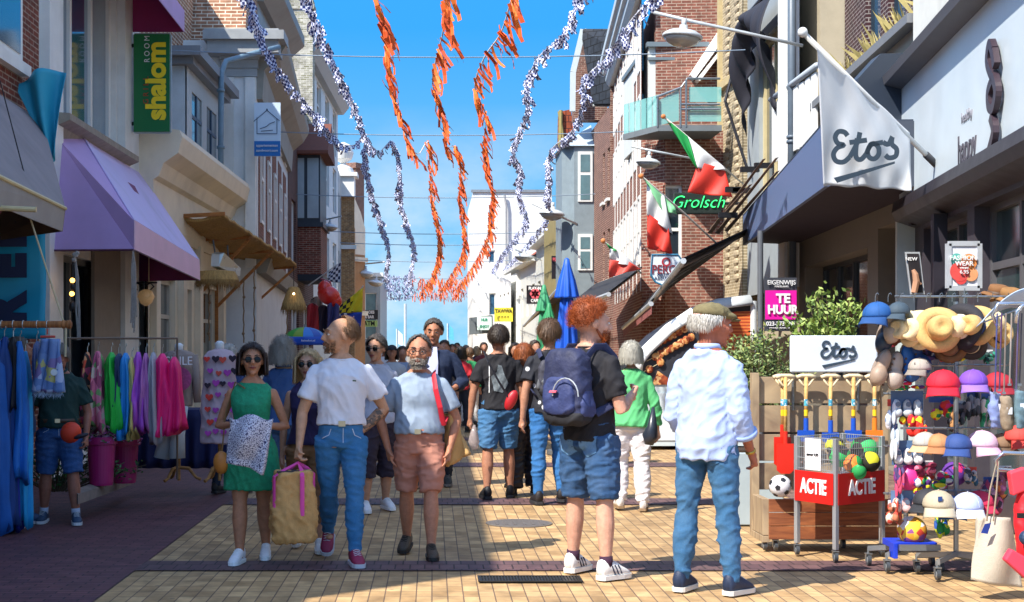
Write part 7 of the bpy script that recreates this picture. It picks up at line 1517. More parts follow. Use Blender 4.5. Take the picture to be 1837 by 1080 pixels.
# ================================================================ clothes racks on the left
def garment(name, xc, wt, wb, y0, y1, Y, m, label, cat, group=None, depth=.16, fold=.022, seed=1, hem=.05, hook=True, skew=0):
    p0 = px(xc, y0, Y); p1 = px(xc+skew, y1, Y); s = Y/FP; t = thing(name, p1, label, cat, group); b = MB(); n = 22; L_ = p0.z-p1.z; rings = []
    r = rnd(seed)
    for i in range(13):
        q = i/12; w = (wt*(min(1, .25+q*5) if q < .16 else 1)*(1-q)+wb*q)*s*(1+.14*noise.noise(Vector((q*4, seed*3.3, 1)))); dd = depth*(.35 if q < .02 else .8+.3*math.sin(q*5+seed)); c = p0.lerp(p1, q)+Vector((0, .02*math.sin(q*6+seed), 0)); rg = []
        for k in range(n*2):
            a = math.pi*k/n; f = 1+(.08+.30*q)*math.sin(a*5+seed*2+q*1.5+noise.noise(Vector((q*3, seed, 0)))*2)+(.05+.12*q)*math.sin(a*9+seed+q*3); rg.append(c+Vector((w/2*math.cos(a)*f, dd/2*math.sin(a)*f, hem*q*math.sin(a*2+seed)*q)))
        rings.append(rg)
    b.loft(rings); b.build('cloth', m, t, smooth=True)
    if hook: b = MB(); b.tube([p0+Vector((-wt*s*.3, 0, -.03)), p0, p0+Vector((0, 0, .05)), p0+Vector((.012, 0, .07)), p0+Vector((.01, 0, .09))], .004, 5); b.build('hanger', M('b8b8b4', .3, metal=.7), t)
    return t
t = thing('wooden_pole', px(40, 582, 12), 'horizontal turned wooden pole carrying the blue dresses', 'pole'); b = MB(); a, c = px(-60, 582, 12), px(112, 582, 12); b.cyl(a, c, .030); n_ = [(.034, 0), (.037, .01), (.030, .03), (.037, .045), (.037, .07), (.02, .08)]
b.lathe(c, n_, 16, (1, 0, 0)); b.build('pole', wood('b0703c', '7c4820', (30, 4, 4)), t, smooth=False); b = MB()
for x in (3, 24, 42, 67, 85): b.tube([px(x, 582, 12)+Vector((0, .034*math.cos(q), .034*math.sin(q))) for q in [6.28*k/10 for k in range(10)]], .004, 5, close=True)
b.build('rings', M('c8c8c4', .3, metal=.7), t)
BD = [(-8, 34, 46, 600, 955, '1c5ca8', 'long mid blue dress at the very left edge of the rack'), (8, 26, 38, 604, 950, '123a78', 'long deep blue dress, second from the left edge'), (24, 14, 18, 604, 740, '0c0c14', 'short black garment between the blue dresses'), (36, 22, 30, 612, 862, '1a6cc0', 'bright blue dress with a low hem on the wooden pole'), (22, 26, 34, 622, 945, '1c2c8c', 'royal blue dress behind the black garment'), (46, 16, 22, 630, 940, '1c94cc', 'cyan blue dress next to the denim shorts')]
for k, (x, wt, wb, y0, y1, c, l) in enumerate(BD): garment('dress', x, wt, wb, y0, y1, 11.9+.05*k, M(c, .7, .12, 5, .1, 40), l, 'dress', 'blue dresses on the wooden pole', .22, seed=k+1)
# denim shorts
t = thing('denim_shorts', px(82, 720, 11.9), 'frayed pale denim shorts with patches hanging from the wooden pole', 'shorts'); DS = patches(['6c88b8', '7c94c4', '5c78ac', 'a8b4d4', 'b8b070', '7c6ca0', '6480b4'], 14)
for s_, (xa, xb, xc, xd) in enumerate(((74, 92, 60, 88), (90, 107, 84, 114))):
    A_, B2, C2, D2 = px(xa, 608, 11.9), px(xb, 608, 11.9), px(xd, 700+4*s_, 11.9), px(xc, 704, 11.9)
    def fn(s, q): p = A_.lerp(B2, s).lerp(D2.lerp(C2, s), q); return p+Vector((0, .02*math.sin(s*9+q*3+s_)-.04*math.sin(s*3.14), 0))
    cloth(12, 16, fn, 'leg', DS, t, .04)
b = MB(); r_ = rnd(3)
for k in range(160): p = px(r_.uniform(60, 113), 702+r_.uniform(-3, 5), 11.88); b.add([p, p+Vector((.005, 0, 0)), p+Vector((r_.gauss(0, .02), -.01, -r_.uniform(.02, .06)))], [(0, 1, 2)])
tag(b.build('fringe', M('a8b8d0', .9), t), kind='stuff'); b = MB(); b.tube([px(85, 590, 11.9), px(85, 600, 11.9)], .005); b.tube([px(73, 604, 11.9), px(99, 604, 11.9)], .010); b.build('hanger', M('c84838', .5), t)
b = MB(); b.lathe(px(97, 668, 11.84), [(.028, 0), (.028, .004)], 16, (0, -1, 0)); b.build('swing_tag', M('d8dce0', .5), t); b = MB(); b.box(px(70, 655, 11.85), (.04, .004, .06)); b.build('yellow_patch', M('c8b838', .6), t)
garment('jeans', 66, 10, 12, 612, 700, 12.15, DENIM('3c5488'), 'folded jeans hanging just behind the pale denim shorts', 'jeans', None, .2, seed=8)
# metal rack with the coloured clothes
t = thing('clothes_rack', px(220, 860, 13.6), 'thin metal clothes rail holding the row of bright garments', 'clothes rack'); b = MB(); b.tube([px(118, 607, 13.2), px(318, 607, 13.9)], .010); b.tube([px(318, 607, 13.9), px(318, 860, 13.9)], .010); b.tube([px(124, 607, 13.2), px(124, 880, 13.2)], .010); b.build('rail', M('6c5c50', .4, .1, metal=.5), t)
FL1 = patches(['1c1818', 'c84830', '2c2020', '8c3050', '1c1818', 'c8885c'], 16); FL2 = patches(['d87890', 'c0b0a0', '78a060', 'd0708c', 'a04868', 'e0a0a8'], 14)
GM_ = [(157, 18, 20, 632, 765, FL1, 'black garment with orange flowers at the left end of the rail', .18), (176, 20, 24, 630, 770, FL2, 'pink and green flowered garment on the rail'), (200, 18, 26, 632, 768, M('1cb43c', .6, .06, 4), 'vivid green satin garment on the rail'), (213, 12, 14, 634, 720, M('1c3458', .7), 'navy garment squeezed between the green and the blue'), (225, 16, 24, 633, 780, M('1c84cc', .6, .06, 4), 'sky blue garment on the rail'), (237, 10, 14, 640, 780, M('c8b870', .7), 'sand yellow garment on the rail'), (249, 16, 26, 631, 772, M('a848b8', .6, .1, 5), 'violet garment on the rail'), (262, 12, 18, 633, 768, M('b068a8', .6, .1, 5), 'mauve garment on the rail'), (275, 16, 20, 632, 790, M('a8a4ac', .8, .1, 5), 'light grey garment on the rail'), (291, 22, 34, 634, 775, M('f01c78', .6, .05, 4), 'hot pink cardigan on the rail'), (312, 20, 34, 640, 772, M('e81870', .6, .05, 4), 'second hot pink cardigan at the right end of the rail')]
for k, g in enumerate(GM_): garment('hanging_garment', g[0], g[1], g[2], g[3], g[4], 13.35+.045*k, g[5], g[6], 'garment', 'bright clothes on the metal rail', .3, seed=k+11, skew=(k % 3-1)*3)
# sweater on a bust, white trousers, heart print dress
def bust(x, y0, y1, wt, Y, m, label, name='mannequin', post=None, wb=None):
    t = thing(name, px(x, 860, Y), label, 'mannequin'); s = Y/FP; p0, p1 = px(x, y0, Y), px(x, y1, Y); b = MB(); rings = []; wb = wb or wt*.85
    for q, k, d in ((0, .25, .07), (.03, .7, .10), (.09, 1.0, .15), (.3, .95, .19), (.6, wb/wt*.97, .17), (1, wb/wt, .18)): c = p0.lerp(p1, q); rings.append([c+Vector((wt/2*s*k*math.cos(a), d/2*1.3*math.sin(a), 0)) for a in [2*math.pi*i/22 for i in range(22)]])
    b.loft(rings); me = grow(b, .013, 'clothing', m, 3, .008, (8, 8, 4), x); put('clothing', me, t)
    b = MB(); b.lathe(p0-Vector((0, 0, .02)), [(.045, 0), (.04, .05), (.045, .07), (.02, .09)], 14); b.build('neck', M('d8d8d8', .4), t, smooth=True)
    b = MB(); b.cyl(px(x, 862, Y), p1, .016)
    for a in (0, 2.1, 4.2): e = px(x, 860, Y); b.tube([e+Vector((0, 0, .12)), e+Vector((.10*math.cos(a), .10*math.sin(a), .11)), e+Vector((.17*math.cos(a), .17*math.sin(a), .02)), e+Vector((.22*math.cos(a), .22*math.sin(a), .0))], [.018, .018, .014, .016], 8)
    b.build('stand', wood('a87840', '7c5428', (3, 3, 20)), t); return t
t = bust(321, 628, 728, 58, 14.2, KNIT('8c7c74'), 'grey brown sweatshirt with white lettering on a bust'); ct = px(321, 648, 14.02); text('SMILE', .12, WHT, ct, RT, UP, t, sx=.9)
b = MB(); b.lathe(px(322, 680, 14.05), [(.12, 0), (.12, .004)], 24, (0, -1, 0)); b.build('round_print', M('a84c7c', .8, .3, 40), t)
for s_ in (-1, 1): b = MB(); b.tube([px(321+s_*25, 637, 14.2), px(321+s_*31, 680, 14.2), px(321+s_*33, 722, 14.2)], [.05, .045, .035], 10); b.build('sleeve', KNIT('8c7c74'), t, smooth=True)
t = thing('white_trousers', px(308, 820, 14), 'pale trousers hanging beneath the grey brown sweatshirt', 'trousers')
for s_ in (0, 1): b = MB(); b.tube([px(312+s_*14, 728, 14.05), px(300+s_*18, 780, 14.05), px(290+s_*28, 822, 14.05)], [(.07, .05), (.085, .05), (.09, .05)], 12); b.build('leg', M('b8c4cc', .8, .06), t, smooth=True)
t = bust(394, 625, 795, 60, 13.2, KNIT('b8a0a8'), 'sleeveless greyish dress printed with coloured hearts on a bust', wb=70); r_ = rnd(9)
for row in range(7):
    for col in range(4):
        cx_, cy_ = 371+col*15+(row % 2)*6+r_.uniform(-2, 2), 645+row*22+r_.uniform(-3, 3); c = r_.choice(['a83c9c', 'c83428', '1c1c48', '2c1c2c', 'c84c3c', 'b04cac']); sz = r_.uniform(.026, .036); p = px(cx_, cy_, 13.06)
        hpts = [(0, -1), (.9, -.1), (1, .4), (.75, .8), (.35, .8), (0, .45), (-.35, .8), (-.75, .8), (-1, .4), (-.9, -.1)]; b = MB(); b.prism([p+Vector((x*sz, 0, y*sz)) for x, y in hpts], (0, .02, 0)); b.build('heart_print', M(c, .8, .05), t)
t = thing('table_cloth', px(330, 840, 15), 'dark navy cloth draped over a table behind the busts', 'table cloth')
def fn(s, q): p = px(245+180*s, 735+105*q, 14.9); return p+Vector((0, .05*math.sin(s*40)*q, 0))
cloth(60, 6, fn, 'cloth', M('141c4c', .8, .1), t)
b = MB(); a_, c_ = px(245, 735, 14.9), px(425, 735, 14.9); b.box(((a_.x+c_.x)/2, 15.25, a_.z-.02), (c_.x-a_.x, .7, .03)); b.build('table_top', M('141c4c', .8, .1), t)
# magenta pots
def pot(x, y0, y1, rt, rb, Y, label, seed):
    s = Y/FP; c = px(x, y1, Y); H_ = (y1-y0)*s; t = thing('flower_pot', c, label, 'flower pot', 'magenta flower pots'); b = MB(); b.lathe(c, [(rb*s, 0), (rb*s*1.05, .02), (rt*s*.93, H_*.84), (rt*s*1.05, H_*.85), (rt*s*1.08, H_), (rt*s*.95, H_), (rt*s*.9, H_*.9)], 28); b.build('pot', M('a81c64', .45, .06, 4, coat=.2), t, smooth=False)
    b = MB(); r = rnd(seed)
    for k in range(260):
        a = r.uniform(0, 6.28); d = r.random()**.5*rt*s*1.15; p = c+Vector((d*math.cos(a), d*math.sin(a), H_+r.uniform(-.02, .14)-d*.2)); q = r.uniform(.015, .035); n1 = Vector((r.gauss(0, 1), r.gauss(0, 1), r.gauss(0, .6))).normalized()*q; n2 = n1.orthogonal().normalized()*q*.7; b.add([p-n1, p+n2, p+n1, p-n2], [(0, 1, 2, 3)])
    b.build('flowers', patches(['e0a8c8', 'c868b0', 'e8e0e4', '3c5c34', 'b04c9c', '4c6c3c'], 30), t)
pot(182, 783, 870, 27, 20, 13.5, 'left magenta pot with trailing pale flowers', 1); pot(224, 786, 866, 26, 19, 14.1, 'right magenta pot with trailing violet flowers', 2)
t = thing('baseball_cap', px(130, 800, 12.5), 'orange red cap held in the hand of the man in the green polo', 'cap'); b = MB(); b.ell(px(127, 776, 12.4), (.09, .08, .095), 16, 10, Matrix.Rotation(.6, 3, 'Y')); b.build('crown', M('d83c1c', .6, .08), t, smooth=True); b = MB(); b.ell(px(146, 782, 12.35), (.07, .05, .02), 12, 8, Matrix.Rotation(-.3, 3, 'Y')); b.build('peak', M('26222c', .6), t, smooth=True)
def bush(name, c, r, n, cols, label, cat='plant', seed=1, leaf=.05, stems=40, narrow=.22, up=.3):
    t = thing(name, (c[0], c[1], max(0, c[2]-r[2])), label, cat); R_ = rnd(seed); b = MB(); s = MB(); base = Vector((c[0], c[1], c[2]-r[2]))
    tips = []
    for k in range(stems):
        d = Vector((R_.gauss(0, 1)*r[0], R_.gauss(0, 1)*r[1], 0))*.55; e = Vector((c[0]+d.x, c[1]+d.y, c[2]+R_.uniform(-.3, 1)*r[2]*(1-.3*(d.x/r[0])**2))); m_ = base.lerp(e, .5)+Vector((d.x*.15, d.y*.15, .05)); pts = [base+d*.15, m_, e]; s.tube(pts, [.010, .007, .003], 4); tips.append(pts)
    lm = [MB() for _ in cols]
    for k in range(n):
        pts = R_.choice(tips); q = R_.random()**.6; p = pts[1].lerp(pts[2], q) if R_.random() < .75 else pts[0].lerp(pts[1], .4+.6*q); p = p+Vector((R_.gauss(0, .04), R_.gauss(0, .04), R_.gauss(0, .04))); d = Vector((R_.gauss(0, 1), R_.gauss(0, 1), R_.gauss(up, .8))).normalized()*leaf*R_.uniform(.6, 1.3); w = d.orthogonal().normalized(); w = (w*math.cos(k)+d.normalized().cross(w)*math.sin(k))*leaf*narrow
        lm[k % len(cols)].add([p, p+d*.5+w, p+d, p+d*.5-w], [(0, 1, 2, 3)])
    s.build('stems', M('5c4c38', .8, .2), t)
    for q, cc in zip(lm, cols): tag(q.build('leaves', M(cc, .6, .25, 3), t), kind='stuff')
    return t
bush('low_plants', px(100, 840, 13.6), (.55, .2, .22), 900, ['2c5424', '3c6c30', '1c3c1c'], 'low green plants in a bed behind the man in the green polo', seed=5)
t = thing('edging_stone', px(190, 880, 13.3), 'low pale stone edging under the magenta pots', 'kerb'); b = MB(); b.prism([px(140, 905, 12.6), px(240, 868, 15.0), px(236, 862, 15.2), px(132, 896, 12.8)], (0, 0, .09)); b.build('stone', M('8c8078', .85, .2, 8, .4, 30), t)
# ================================================================ right: crate display, board, spades
CW = wood('b09a7a', '84705a', (3, 30, 3)); CW2 = wood('9c5c34', '6c3820', (3, 3, 22))
YB = 11.05; s_ = FP/YB
t = thing('crate_stand', ((1470-CX)/s_, YB, 0), 'wheeled plank stand with a reddish lower box, left of the hat racks', 'display stand')
def XB(x, Y=YB): return (x-CX)*Y/FP
x0, x1 = XB(1374), XB(1602)
for k in range(4):
    za, zb = px(0, 883-k*52.5, YB+.1).z, px(0, 883-(k+1)*52.5+4, YB+.1).z; b = MB(); b.box(((x0+x1)/2, YB+.32, (za+zb)/2), (x1-x0, .022, zb-za)); b.build('back_board', CW, t, bevel=.003)
zt_ = px(0, 670, YB).z
for xx in (x0-.02, x1+.02): b = MB(); b.box((xx, YB+.30, (zt_+.1)/2), (.06, .075, zt_-.1)); b.build('post', CW, t, bevel=.003)
b = MB(); b.box((x0-.02, YB+.12, .26), (.05, .42, .28)); b.box((x0-.021, YB+.12, .09), (.055, .43, .05)); b.build('side_board', CW, t, bevel=.003)
for k in range(3):
    za = .09+k*.105; b = MB(); b.box(((x0+x1)/2, YB-.10, za+.05), (x1-x0+.0, .022, .10)); b.build('front_board', CW2, t, bevel=.003)
b = MB(); b.box(((x0+x1)/2, YB+.11, .11), (x1-x0, .4, .02)); b.build('base_board', CW, t)
def caster(t, x, y, r=.04, top=None):
    b = MB(); b.cyl((x-.012, y, r), (x+.012, y, r), r, n=18); w = b.build('wheel', M('3c4044', .5, .1), t, smooth=False); b = MB(); b.cyl((x-.014, y, r), (x+.014, y, r), r*.6, n=14); b.build('hub', M('a8acb0', .4, metal=.5), w)
    b = MB(); tp_ = top or r*2.4
    for s in (-1, 1): b.box((x+s*.019, y+.006, r*1.45), (.004, .026, r*1.5))
    b.box((x, y+.006, r*2.2), (.045, .045, .008)); b.cyl((x, y+.01, r*2.2), (x, y+.01, tp_), .008); b.build('caster_fork', ST, t)
for xx, yy in ((x0-.02, YB-.05), (x0+.06, YB-.06), (x1-.04, YB-.06)): caster(t, xx, yy, .036)
t = thing('store_board', (XB(1495), YB+.3, zt_), 'white rounded board with dark script lettering above the plank stand', 'sign')
a, c = px(1417, 602, YB+.28), px(1574, 668, YB+.28); b = MB(); b.box(((a.x+c.x)/2, YB+.28, (a.z+c.z)/2), (c.x-a.x, .03, a.z-c.z)); b.build('panel', M('d2dae2', .35, .03, 3), t, bevel=.012); 
for x_ in (1440, 1560): b = MB(); b.cyl((XB(x_), YB+.3, zt_-.3), (XB(x_), YB+.3, zt_+.02), .012); b.build('leg', ST, t)
script_word(px(1510, 628, YB+.262), RT, (0, 0, 1), .155, DK, t)
# spades
HW = wood('d8b070', 'b88a4c', (3, 3, 20)); r_ = rnd(2)
SPD = [(1404, 'c82418', 838, 'red toy spade at the left end of the plank stand', 'd02818', .0), (1409, 'd83020', 850, 'second red toy spade hanging over the first', 'd82c1c', -.05), (1446, '1c4cb0', 792, 'blue bladed toy spade, second hook from the left', '1c50b8', 0), (1490, '1c4cb0', 796, 'blue bladed toy spade in the middle of the plank stand', '1c50b8', 0), (1531, '1c4cb0', 792, 'blue bladed toy spade, second hook from the right', '1c50b8', 0), (1569, 'e86c1c', 792, 'orange toy spade at the right end of the plank stand', 'f07c24', 0)]
for k, (x, c, yb, l, c2, dy) in enumerate(SPD):
    Y = YB+.22+dy; t = thing('toy_spade', px(x, yb, Y), l, 'toy spade', 'toy spades on the plank stand'); b = MB(); a, e = px(x, 676, Y), px(x, yb-65 if yb > 800 else yb-30, Y); b.cyl(a, e, .015, n=12); b.build('shaft', HW, t, smooth=True)
    b = MB(); b.tube([px(x-17, 677, Y), px(x-8, 674, Y), px(x+8, 674, Y), px(x+17, 677, Y)], .016, 10); b.tube([px(x-14, 679, Y), px(x-6, 690, Y), px(x, 696, Y)], .008); b.tube([px(x+14, 679, Y), px(x+6, 690, Y), px(x, 696, Y)], .008); b.build('grip', M('d8c4a0', .6, .1), t, smooth=True)
    b = MB(); b.cyl(px(x, 716, Y), px(x, 728, Y), .0158, n=12); b.build('sticker', patches(['4ca8b8', 'd8e0e0', '3c90b0'], 60), t); b = MB(); b.cyl(px(x, 735, Y), px(x, 746, Y), .0158, n=12); b.build('yellow_sticker', M('e8c020', .5), t)
    b = MB(); yy = yb-68 if yb > 800 else yb-34; b.cyl(px(x, yy-8, Y), px(x, yy+20, Y), .019, .02); q = [(x-15, yy+14), (x+15, yy+14), (x+15, yb-6), (x+8, yb), (x-8, yb), (x-15, yb-6)]; b.prism([px(u, v, Y-.02) for u, v in q], (0, .014, 0)); b.build('blade', M(c2, .4, .04, 4), t)
def ball(x, y, r, Y, m, label, name='ball', group=None, spots=None):
    p = px(x, y, Y); rr = r*Y/FP; t = thing(name, p-Vector((0, 0, rr)), label, 'ball', group); b = MB(); b.ell(p, rr, 24, 16); b.build('skin', m, t, smooth=True)
    if spots:
        b = MB()
        for k in range(14):
            z = 1-2*(k+.5)/14; a = k*2.4; q = math.sqrt(1-z*z); d = Vector((q*math.cos(a), q*math.sin(a), z)); b.lathe(p+d*rr*.965, [(rr*.27, 0), (rr*.25, rr*.045)], 5, d)
        tag(b.build('panels', spots, t), kind='stuff')
    return t
ball(1400, 872, 20, 10.9, M('d8d8dc', .35, .03), 'white and black football on the ledge of the plank stand', 'football', None, M('26282e', .4))
# ---- wire cart with red banner
t = thing('wire_cart', (XB(1500, 10.6), 10.6, 0), 'wheeled wire cart with a red banner, filled with toy balls', 'cart'); A_, B_, C_ = Vector((XB(1430, 10.75), 10.75, 0)), Vector((XB(1499, 10.38), 10.38, 0)), Vector((XB(1582, 10.72), 10.72, 0)); D_ = A_+C_-B_; ztp = .90; zb1, zb0 = .645, .415
WC = M('b8bcc0', .35, .05, metal=.6)
for q in (A_, B_, C_, D_): b = MB(); b.box(q+Vector((0, 0, (ztp+.09)/2)), (.034, .034, ztp-.09), .5); b.build('leg', WC, t, bevel=.003); caster(t, q.x, q.y, .036, .1)
b = MB(); zv = Vector((0, 0, 1))
for (p, q) in ((A_, B_), (B_, C_), (C_, D_), (D_, A_)):
    n = int((q-p).length/.022)
    for k in range(1, n): e = p.lerp(q, k/n); b.tube([e+zv*.62, e+zv*ztp], .0022, 4)
    for z in (.66, .74, .82, .895): b.tube([p+zv*z, q+zv*z], .003, 5)
b.build('wire_basket', WC, t); b = MB(); b.prism([q+zv*.60 for q in (A_, B_, C_, D_)], (0, 0, .008)); b.build('basket_floor', WC, t)
RB = M('c81c18', .45, .04)
for (p, q, nm) in ((A_, B_, 0), (B_, C_, 1)):
    d = (q-p).normalized(); nn = Vector((d.y, -d.x, 0)); o = nn*.022; b = MB(); b.prism([p+o+zv*zb0, q+o+zv*zb0, q+o+zv*zb1, p+o+zv*zb1], nn*.003); b.build('banner', RB, t); text('ACTIE', .155 if nm else .15, WHT, (p+q)/2+nn*.026+zv*(zb0+zb1)/2, d, UP, t, fat=.005, sx=.68 if not nm else .76)
d = (B_-A_).normalized(); nn = Vector((d.y, -d.x, 0)); e = A_.lerp(B_, .45)+nn*.012; b = MB(); b.prism([e-d*.085+zv*.655, e+d*.085+zv*.655, e+d*.085+zv*.89, e-d*.085+zv*.89], nn*.002); b.build('price_sheet', M('dcdce0', .6), t); text('zomer 4,95', .028, BLK, e+nn*.004+zv*.77, d, UP, t)
BC = [patches(['2cb45c', '1c8c44', '1c1c1c', '3cc068'], 9), patches(['d8d020', 'c8c428', '26261c', 'e0d83c'], 9), patches(['e87828', 'f08c3c', '1c8c44', 'e87828'], 9)]
for k, (x, y, r, Y, m) in enumerate(((1506, 818, 20, 10.62, 0), (1550, 806, 24, 10.8, 0), (1560, 828, 19, 10.62, 1), (1530, 832, 17, 10.55, 2), (1498, 800, 17, 10.75, 1), (1540, 846, 14, 10.5, 0))): ball(x, y, r, Y, BC[m], ['green ball behind the price sheet corner of the cart', 'largest green ball at the top of the cart', 'yellow green ball at the right side of the cart', 'orange ball in the middle of the cart', 'yellow ball at the back of the cart', 'small green ball low in the cart'][k], 'ball', 'toy balls in the wire cart')
# ---- hat racks
def rack(x, Y, base_y, z1, bars, label):
    c = Vector((XB(x, Y), Y, 0)); t = thing('hat_rack', c, label, 'rack'); b = MB(); b.cyl(c+zv*.16, c+zv*z1, .017); b.build('post', ST, t)
    for y, w in bars:
        z = px(0, y, Y).z; b = MB(); b.tube([c+Vector((-w, 0, z)), c+Vector((w, 0, z))], .008)
        for k in range(9): xx = -w+2*w*k/8; b.tube([c+Vector((xx, 0, z)), c+Vector((xx, -.10, z)), c+Vector((xx, -.115, z+.02))], .003, 5)
        b.tube([c+Vector((xx_, 0, z)) for xx_ in (-w, w)], .006); b.build('hook_bar', ST, t)
    b = MB()
    for a in (.5, 2.6, 3.9, 5.5): e = c+Vector((.26*math.cos(a), .26*math.sin(a), .12)); b.tube([c+zv*.15, e], [(.02, .03)]*2, 4)
    b.build('base', M('8c9094', .4, .05, metal=.4), t)
    for a in (.5, 2.6, 3.9, 5.5): caster(t, c.x+.26*math.cos(a), c.y+.26*math.sin(a), .038, .13)
    return t
rack(1625, 10.1, 990, 1.62, ((706, .16), (800, .16), (885, .16)), 'narrow chrome rack holding shoes and toys, left of the hats')
rack(1715, 9.75, 1010, 1.88, ((532, .42), (655, .32), (768, .38), (880, .22)), 'chrome rack carrying hats and caps on hooks')
# chrome hangers on top bar
for k in range(9):
    x = 1570+k*23; b = MB(); p = px(x, 534, 9.66); b.tube([p+Vector((0, 0, -.03)), p, p+Vector((.006, 0, .025)), p+Vector((.018, 0, .032)), p+Vector((.024, 0, .02))], .0025, 5); tag(b.build('hook', ST), 'chrome clothes hook on the top bar of the hat rack, number %s from the left' % ['one', 'two', 'three', 'four', 'five', 'six', 'seven', 'eight', 'nine'][k], 'hook', 'chrome hooks on the hat rack')
STRW = M('c8a468', .85, .15, 60, .5, 200); STR2 = M('e0cca0', .85, .12, 60, .5, 200)
def saddle(b, c, ax, r):
    u = ax.orthogonal().normalized(); v = ax.cross(u)
    for p in b.v:
        d = p-c; th = math.atan2(d.dot(v), d.dot(u)); k = min(1, (d-ax*d.dot(ax)).length/r); p += ax*(.022*math.cos(2*th+.6)+.008*math.sin(3*th))*k*k*(r/.15)
def hat(x, y, Y, r, cr, ch, m, band, label, ax=(-.1, -1, .1), brim=None, sq=1.0):
    c = px(x, y, Y); t = thing('hat', c, label, 'hat', 'straw hats on the rack'); ax = Vector(ax).normalized(); b = MB(); s = Y/FP; r, cr, ch = r*s, cr*s, ch*s*1.25; R3 = rnd(int(x))
    b.lathe(c, [(cr*.98, 0), (cr*.98, .004), (r*.8, .002), (r, -.022), (r*.99, -.028), (r*.8, -.006), (cr, -.006)], 36, ax); saddle(b, c, ax, r); b.build('brim', brim or m, t, smooth=True)
    b = MB(); b.lathe(c, [(cr, 0), (cr*.97, ch*.6), (cr*.86, ch*.92), (cr*.6, ch), (cr*.25, ch*.86), (.001, ch*.8)], 30, ax); b.build('crown', m, t, smooth=True)
    b = MB(); b.lathe(c, [(cr*1.03, .004), (cr*1.015, ch*.33), (cr*.96, ch*.33)], 30, ax, cap=False); b.build('band', M(band, .6), t, smooth=True); return t
hat(1628, 590, 9.72, 33, 19, 24, STR2, '5c4834', 'pale straw hat, leftmost on the top row', (-.9, -.5, .0)); hat(1648, 592, 9.68, 36, 21, 28, STR2, 'e8e0cc', 'cream straw hat, second on the top row', (-.85, -.6, .05))
hat(1684, 590, 9.55, 42, 22, 30, STRW, 'b88c54', 'large tan felt hat in the middle of the top row', (-.15, -1, .15)); hat(1724, 586, 9.60, 42, 22, 24, STR2, 'd8ccb0', 'straw hat with a wide black brim', (-.88, -.55, .0), M('26242a', .8, .1, 20, .3, 90)); hat(1752, 584, 9.57, 36, 19, 28, STRW, '1c3c74', 'tan hat with a broad dark blue band', (-.8, -.65, .05)); hat(1778, 580, 9.6, 25, 16, 24, STR2, '8c6840', 'tan straw hat at the right end of the top row', (-.3, -1, .05))
hat(1790, 528, 9.9, 34, 18, 14, M('7c5430', .85, .15, 20), '4c3420', 'brown felt hat lying flat above the others', (.1, -.2, 1)); hat(1812, 534, 9.8, 34, 18, 14, M('8c6438', .85, .15, 20), '4c3420', 'second brown hat beside the pale blue arch', (0, -.25, 1))
for q in ((1662, 592, 9.78, 34, 19, 22, STR2, '7c3c2c', 'straw hat with a rust band half hidden behind the tan one', (-.9, -.5, 0)), (1704, 622, 9.72, 30, 17, 20, M('7c5c3c', .85, .15, 20), '2c2420', 'small brown hat low between the tan and the black brimmed hats', (-.5, -1, 0)), (1742, 618, 9.7, 28, 16, 20, M('3c3430', .85, .15, 20), 'c8b890', 'dark hat low below the blue banded hat', (-.6, -1, 0)), (1795, 600, 9.68, 26, 15, 20, STRW, '26242a', 'small tan hat with a black band behind the belts', (.1, -1, 0))): hat(*q)
def cap_(x, y, Y, r, m, bm, label, yaw=0, flip=0, logo=None):
    c = px(x, y, Y); s = Y/FP; r = r*s; t = thing('baseball_cap', c, label, 'cap', 'caps on the racks'); RT_ = Matrix.Rotation(yaw, 3, 'Z'); ts = [math.pi*.56*i/9 for i in range(10)]; b = MB(); n = 26; cc = c
    rings = [[cc+RT_ @ Vector((r*math.sin(q)*math.cos(a), r*1.08*math.sin(q)*math.sin(a), r*.92*math.cos(q))) for a in [2*math.pi*k/n for k in range(n)]] for q in reversed(ts[1:])]; b.loft(rings); b.build('crown', m, t, smooth=True)
    b = MB(); vs = []; fs = []
    for j in range(6):
        for i in range(13):
            u = -1+i/6; v = j/5; a = u*1.05; rr = r*(1+.75*v*math.cos(u*1.2)); vs.append(cc+RT_ @ Vector((rr*math.sin(a)*(1-.1*v), -rr*math.cos(a)*1.02, -.18*r-.45*v*r+ -.25*r*u*u*v)))
    for j in range(5):
        for i in range(12): fs.append((j*13+i, j*13+i+1, (j+1)*13+i+1, (j+1)*13+i))
    b.add(vs, fs); o = b.build('peak', bm, t, smooth=True); q = o.modifiers.new('t', 'SOLIDIFY'); q.thickness = .004
    b = MB(); b.ell(cc+zv*r*.93, (.006, .006, .004), 8, 6); b.build('button', bm, t); b = MB()
    for a in [k*math.pi/3 for k in range(6)]: b.tube([cc+RT_ @ Vector((r*1.006*math.sin(q)*math.cos(a), r*1.088*math.sin(q)*math.sin(a), r*.926*math.cos(q))) for q in (.1, .4, .8, 1.2, 1.55)], .0012, 4)
    b.build('seams', bm, t)
    if logo: b = MB(); b.prism([cc+RT_ @ Vector((x_*r, -r*1.10, z_*r)) for x_, z_ in ((-.12, .3), (.12, .34), (.12, .62), (-.12, .6))], (0, .01, 0)); b.build('patch', M(logo, .5), t)
    return t
CM = lambda c: M(c, .75, .08, 8, .25, 200)
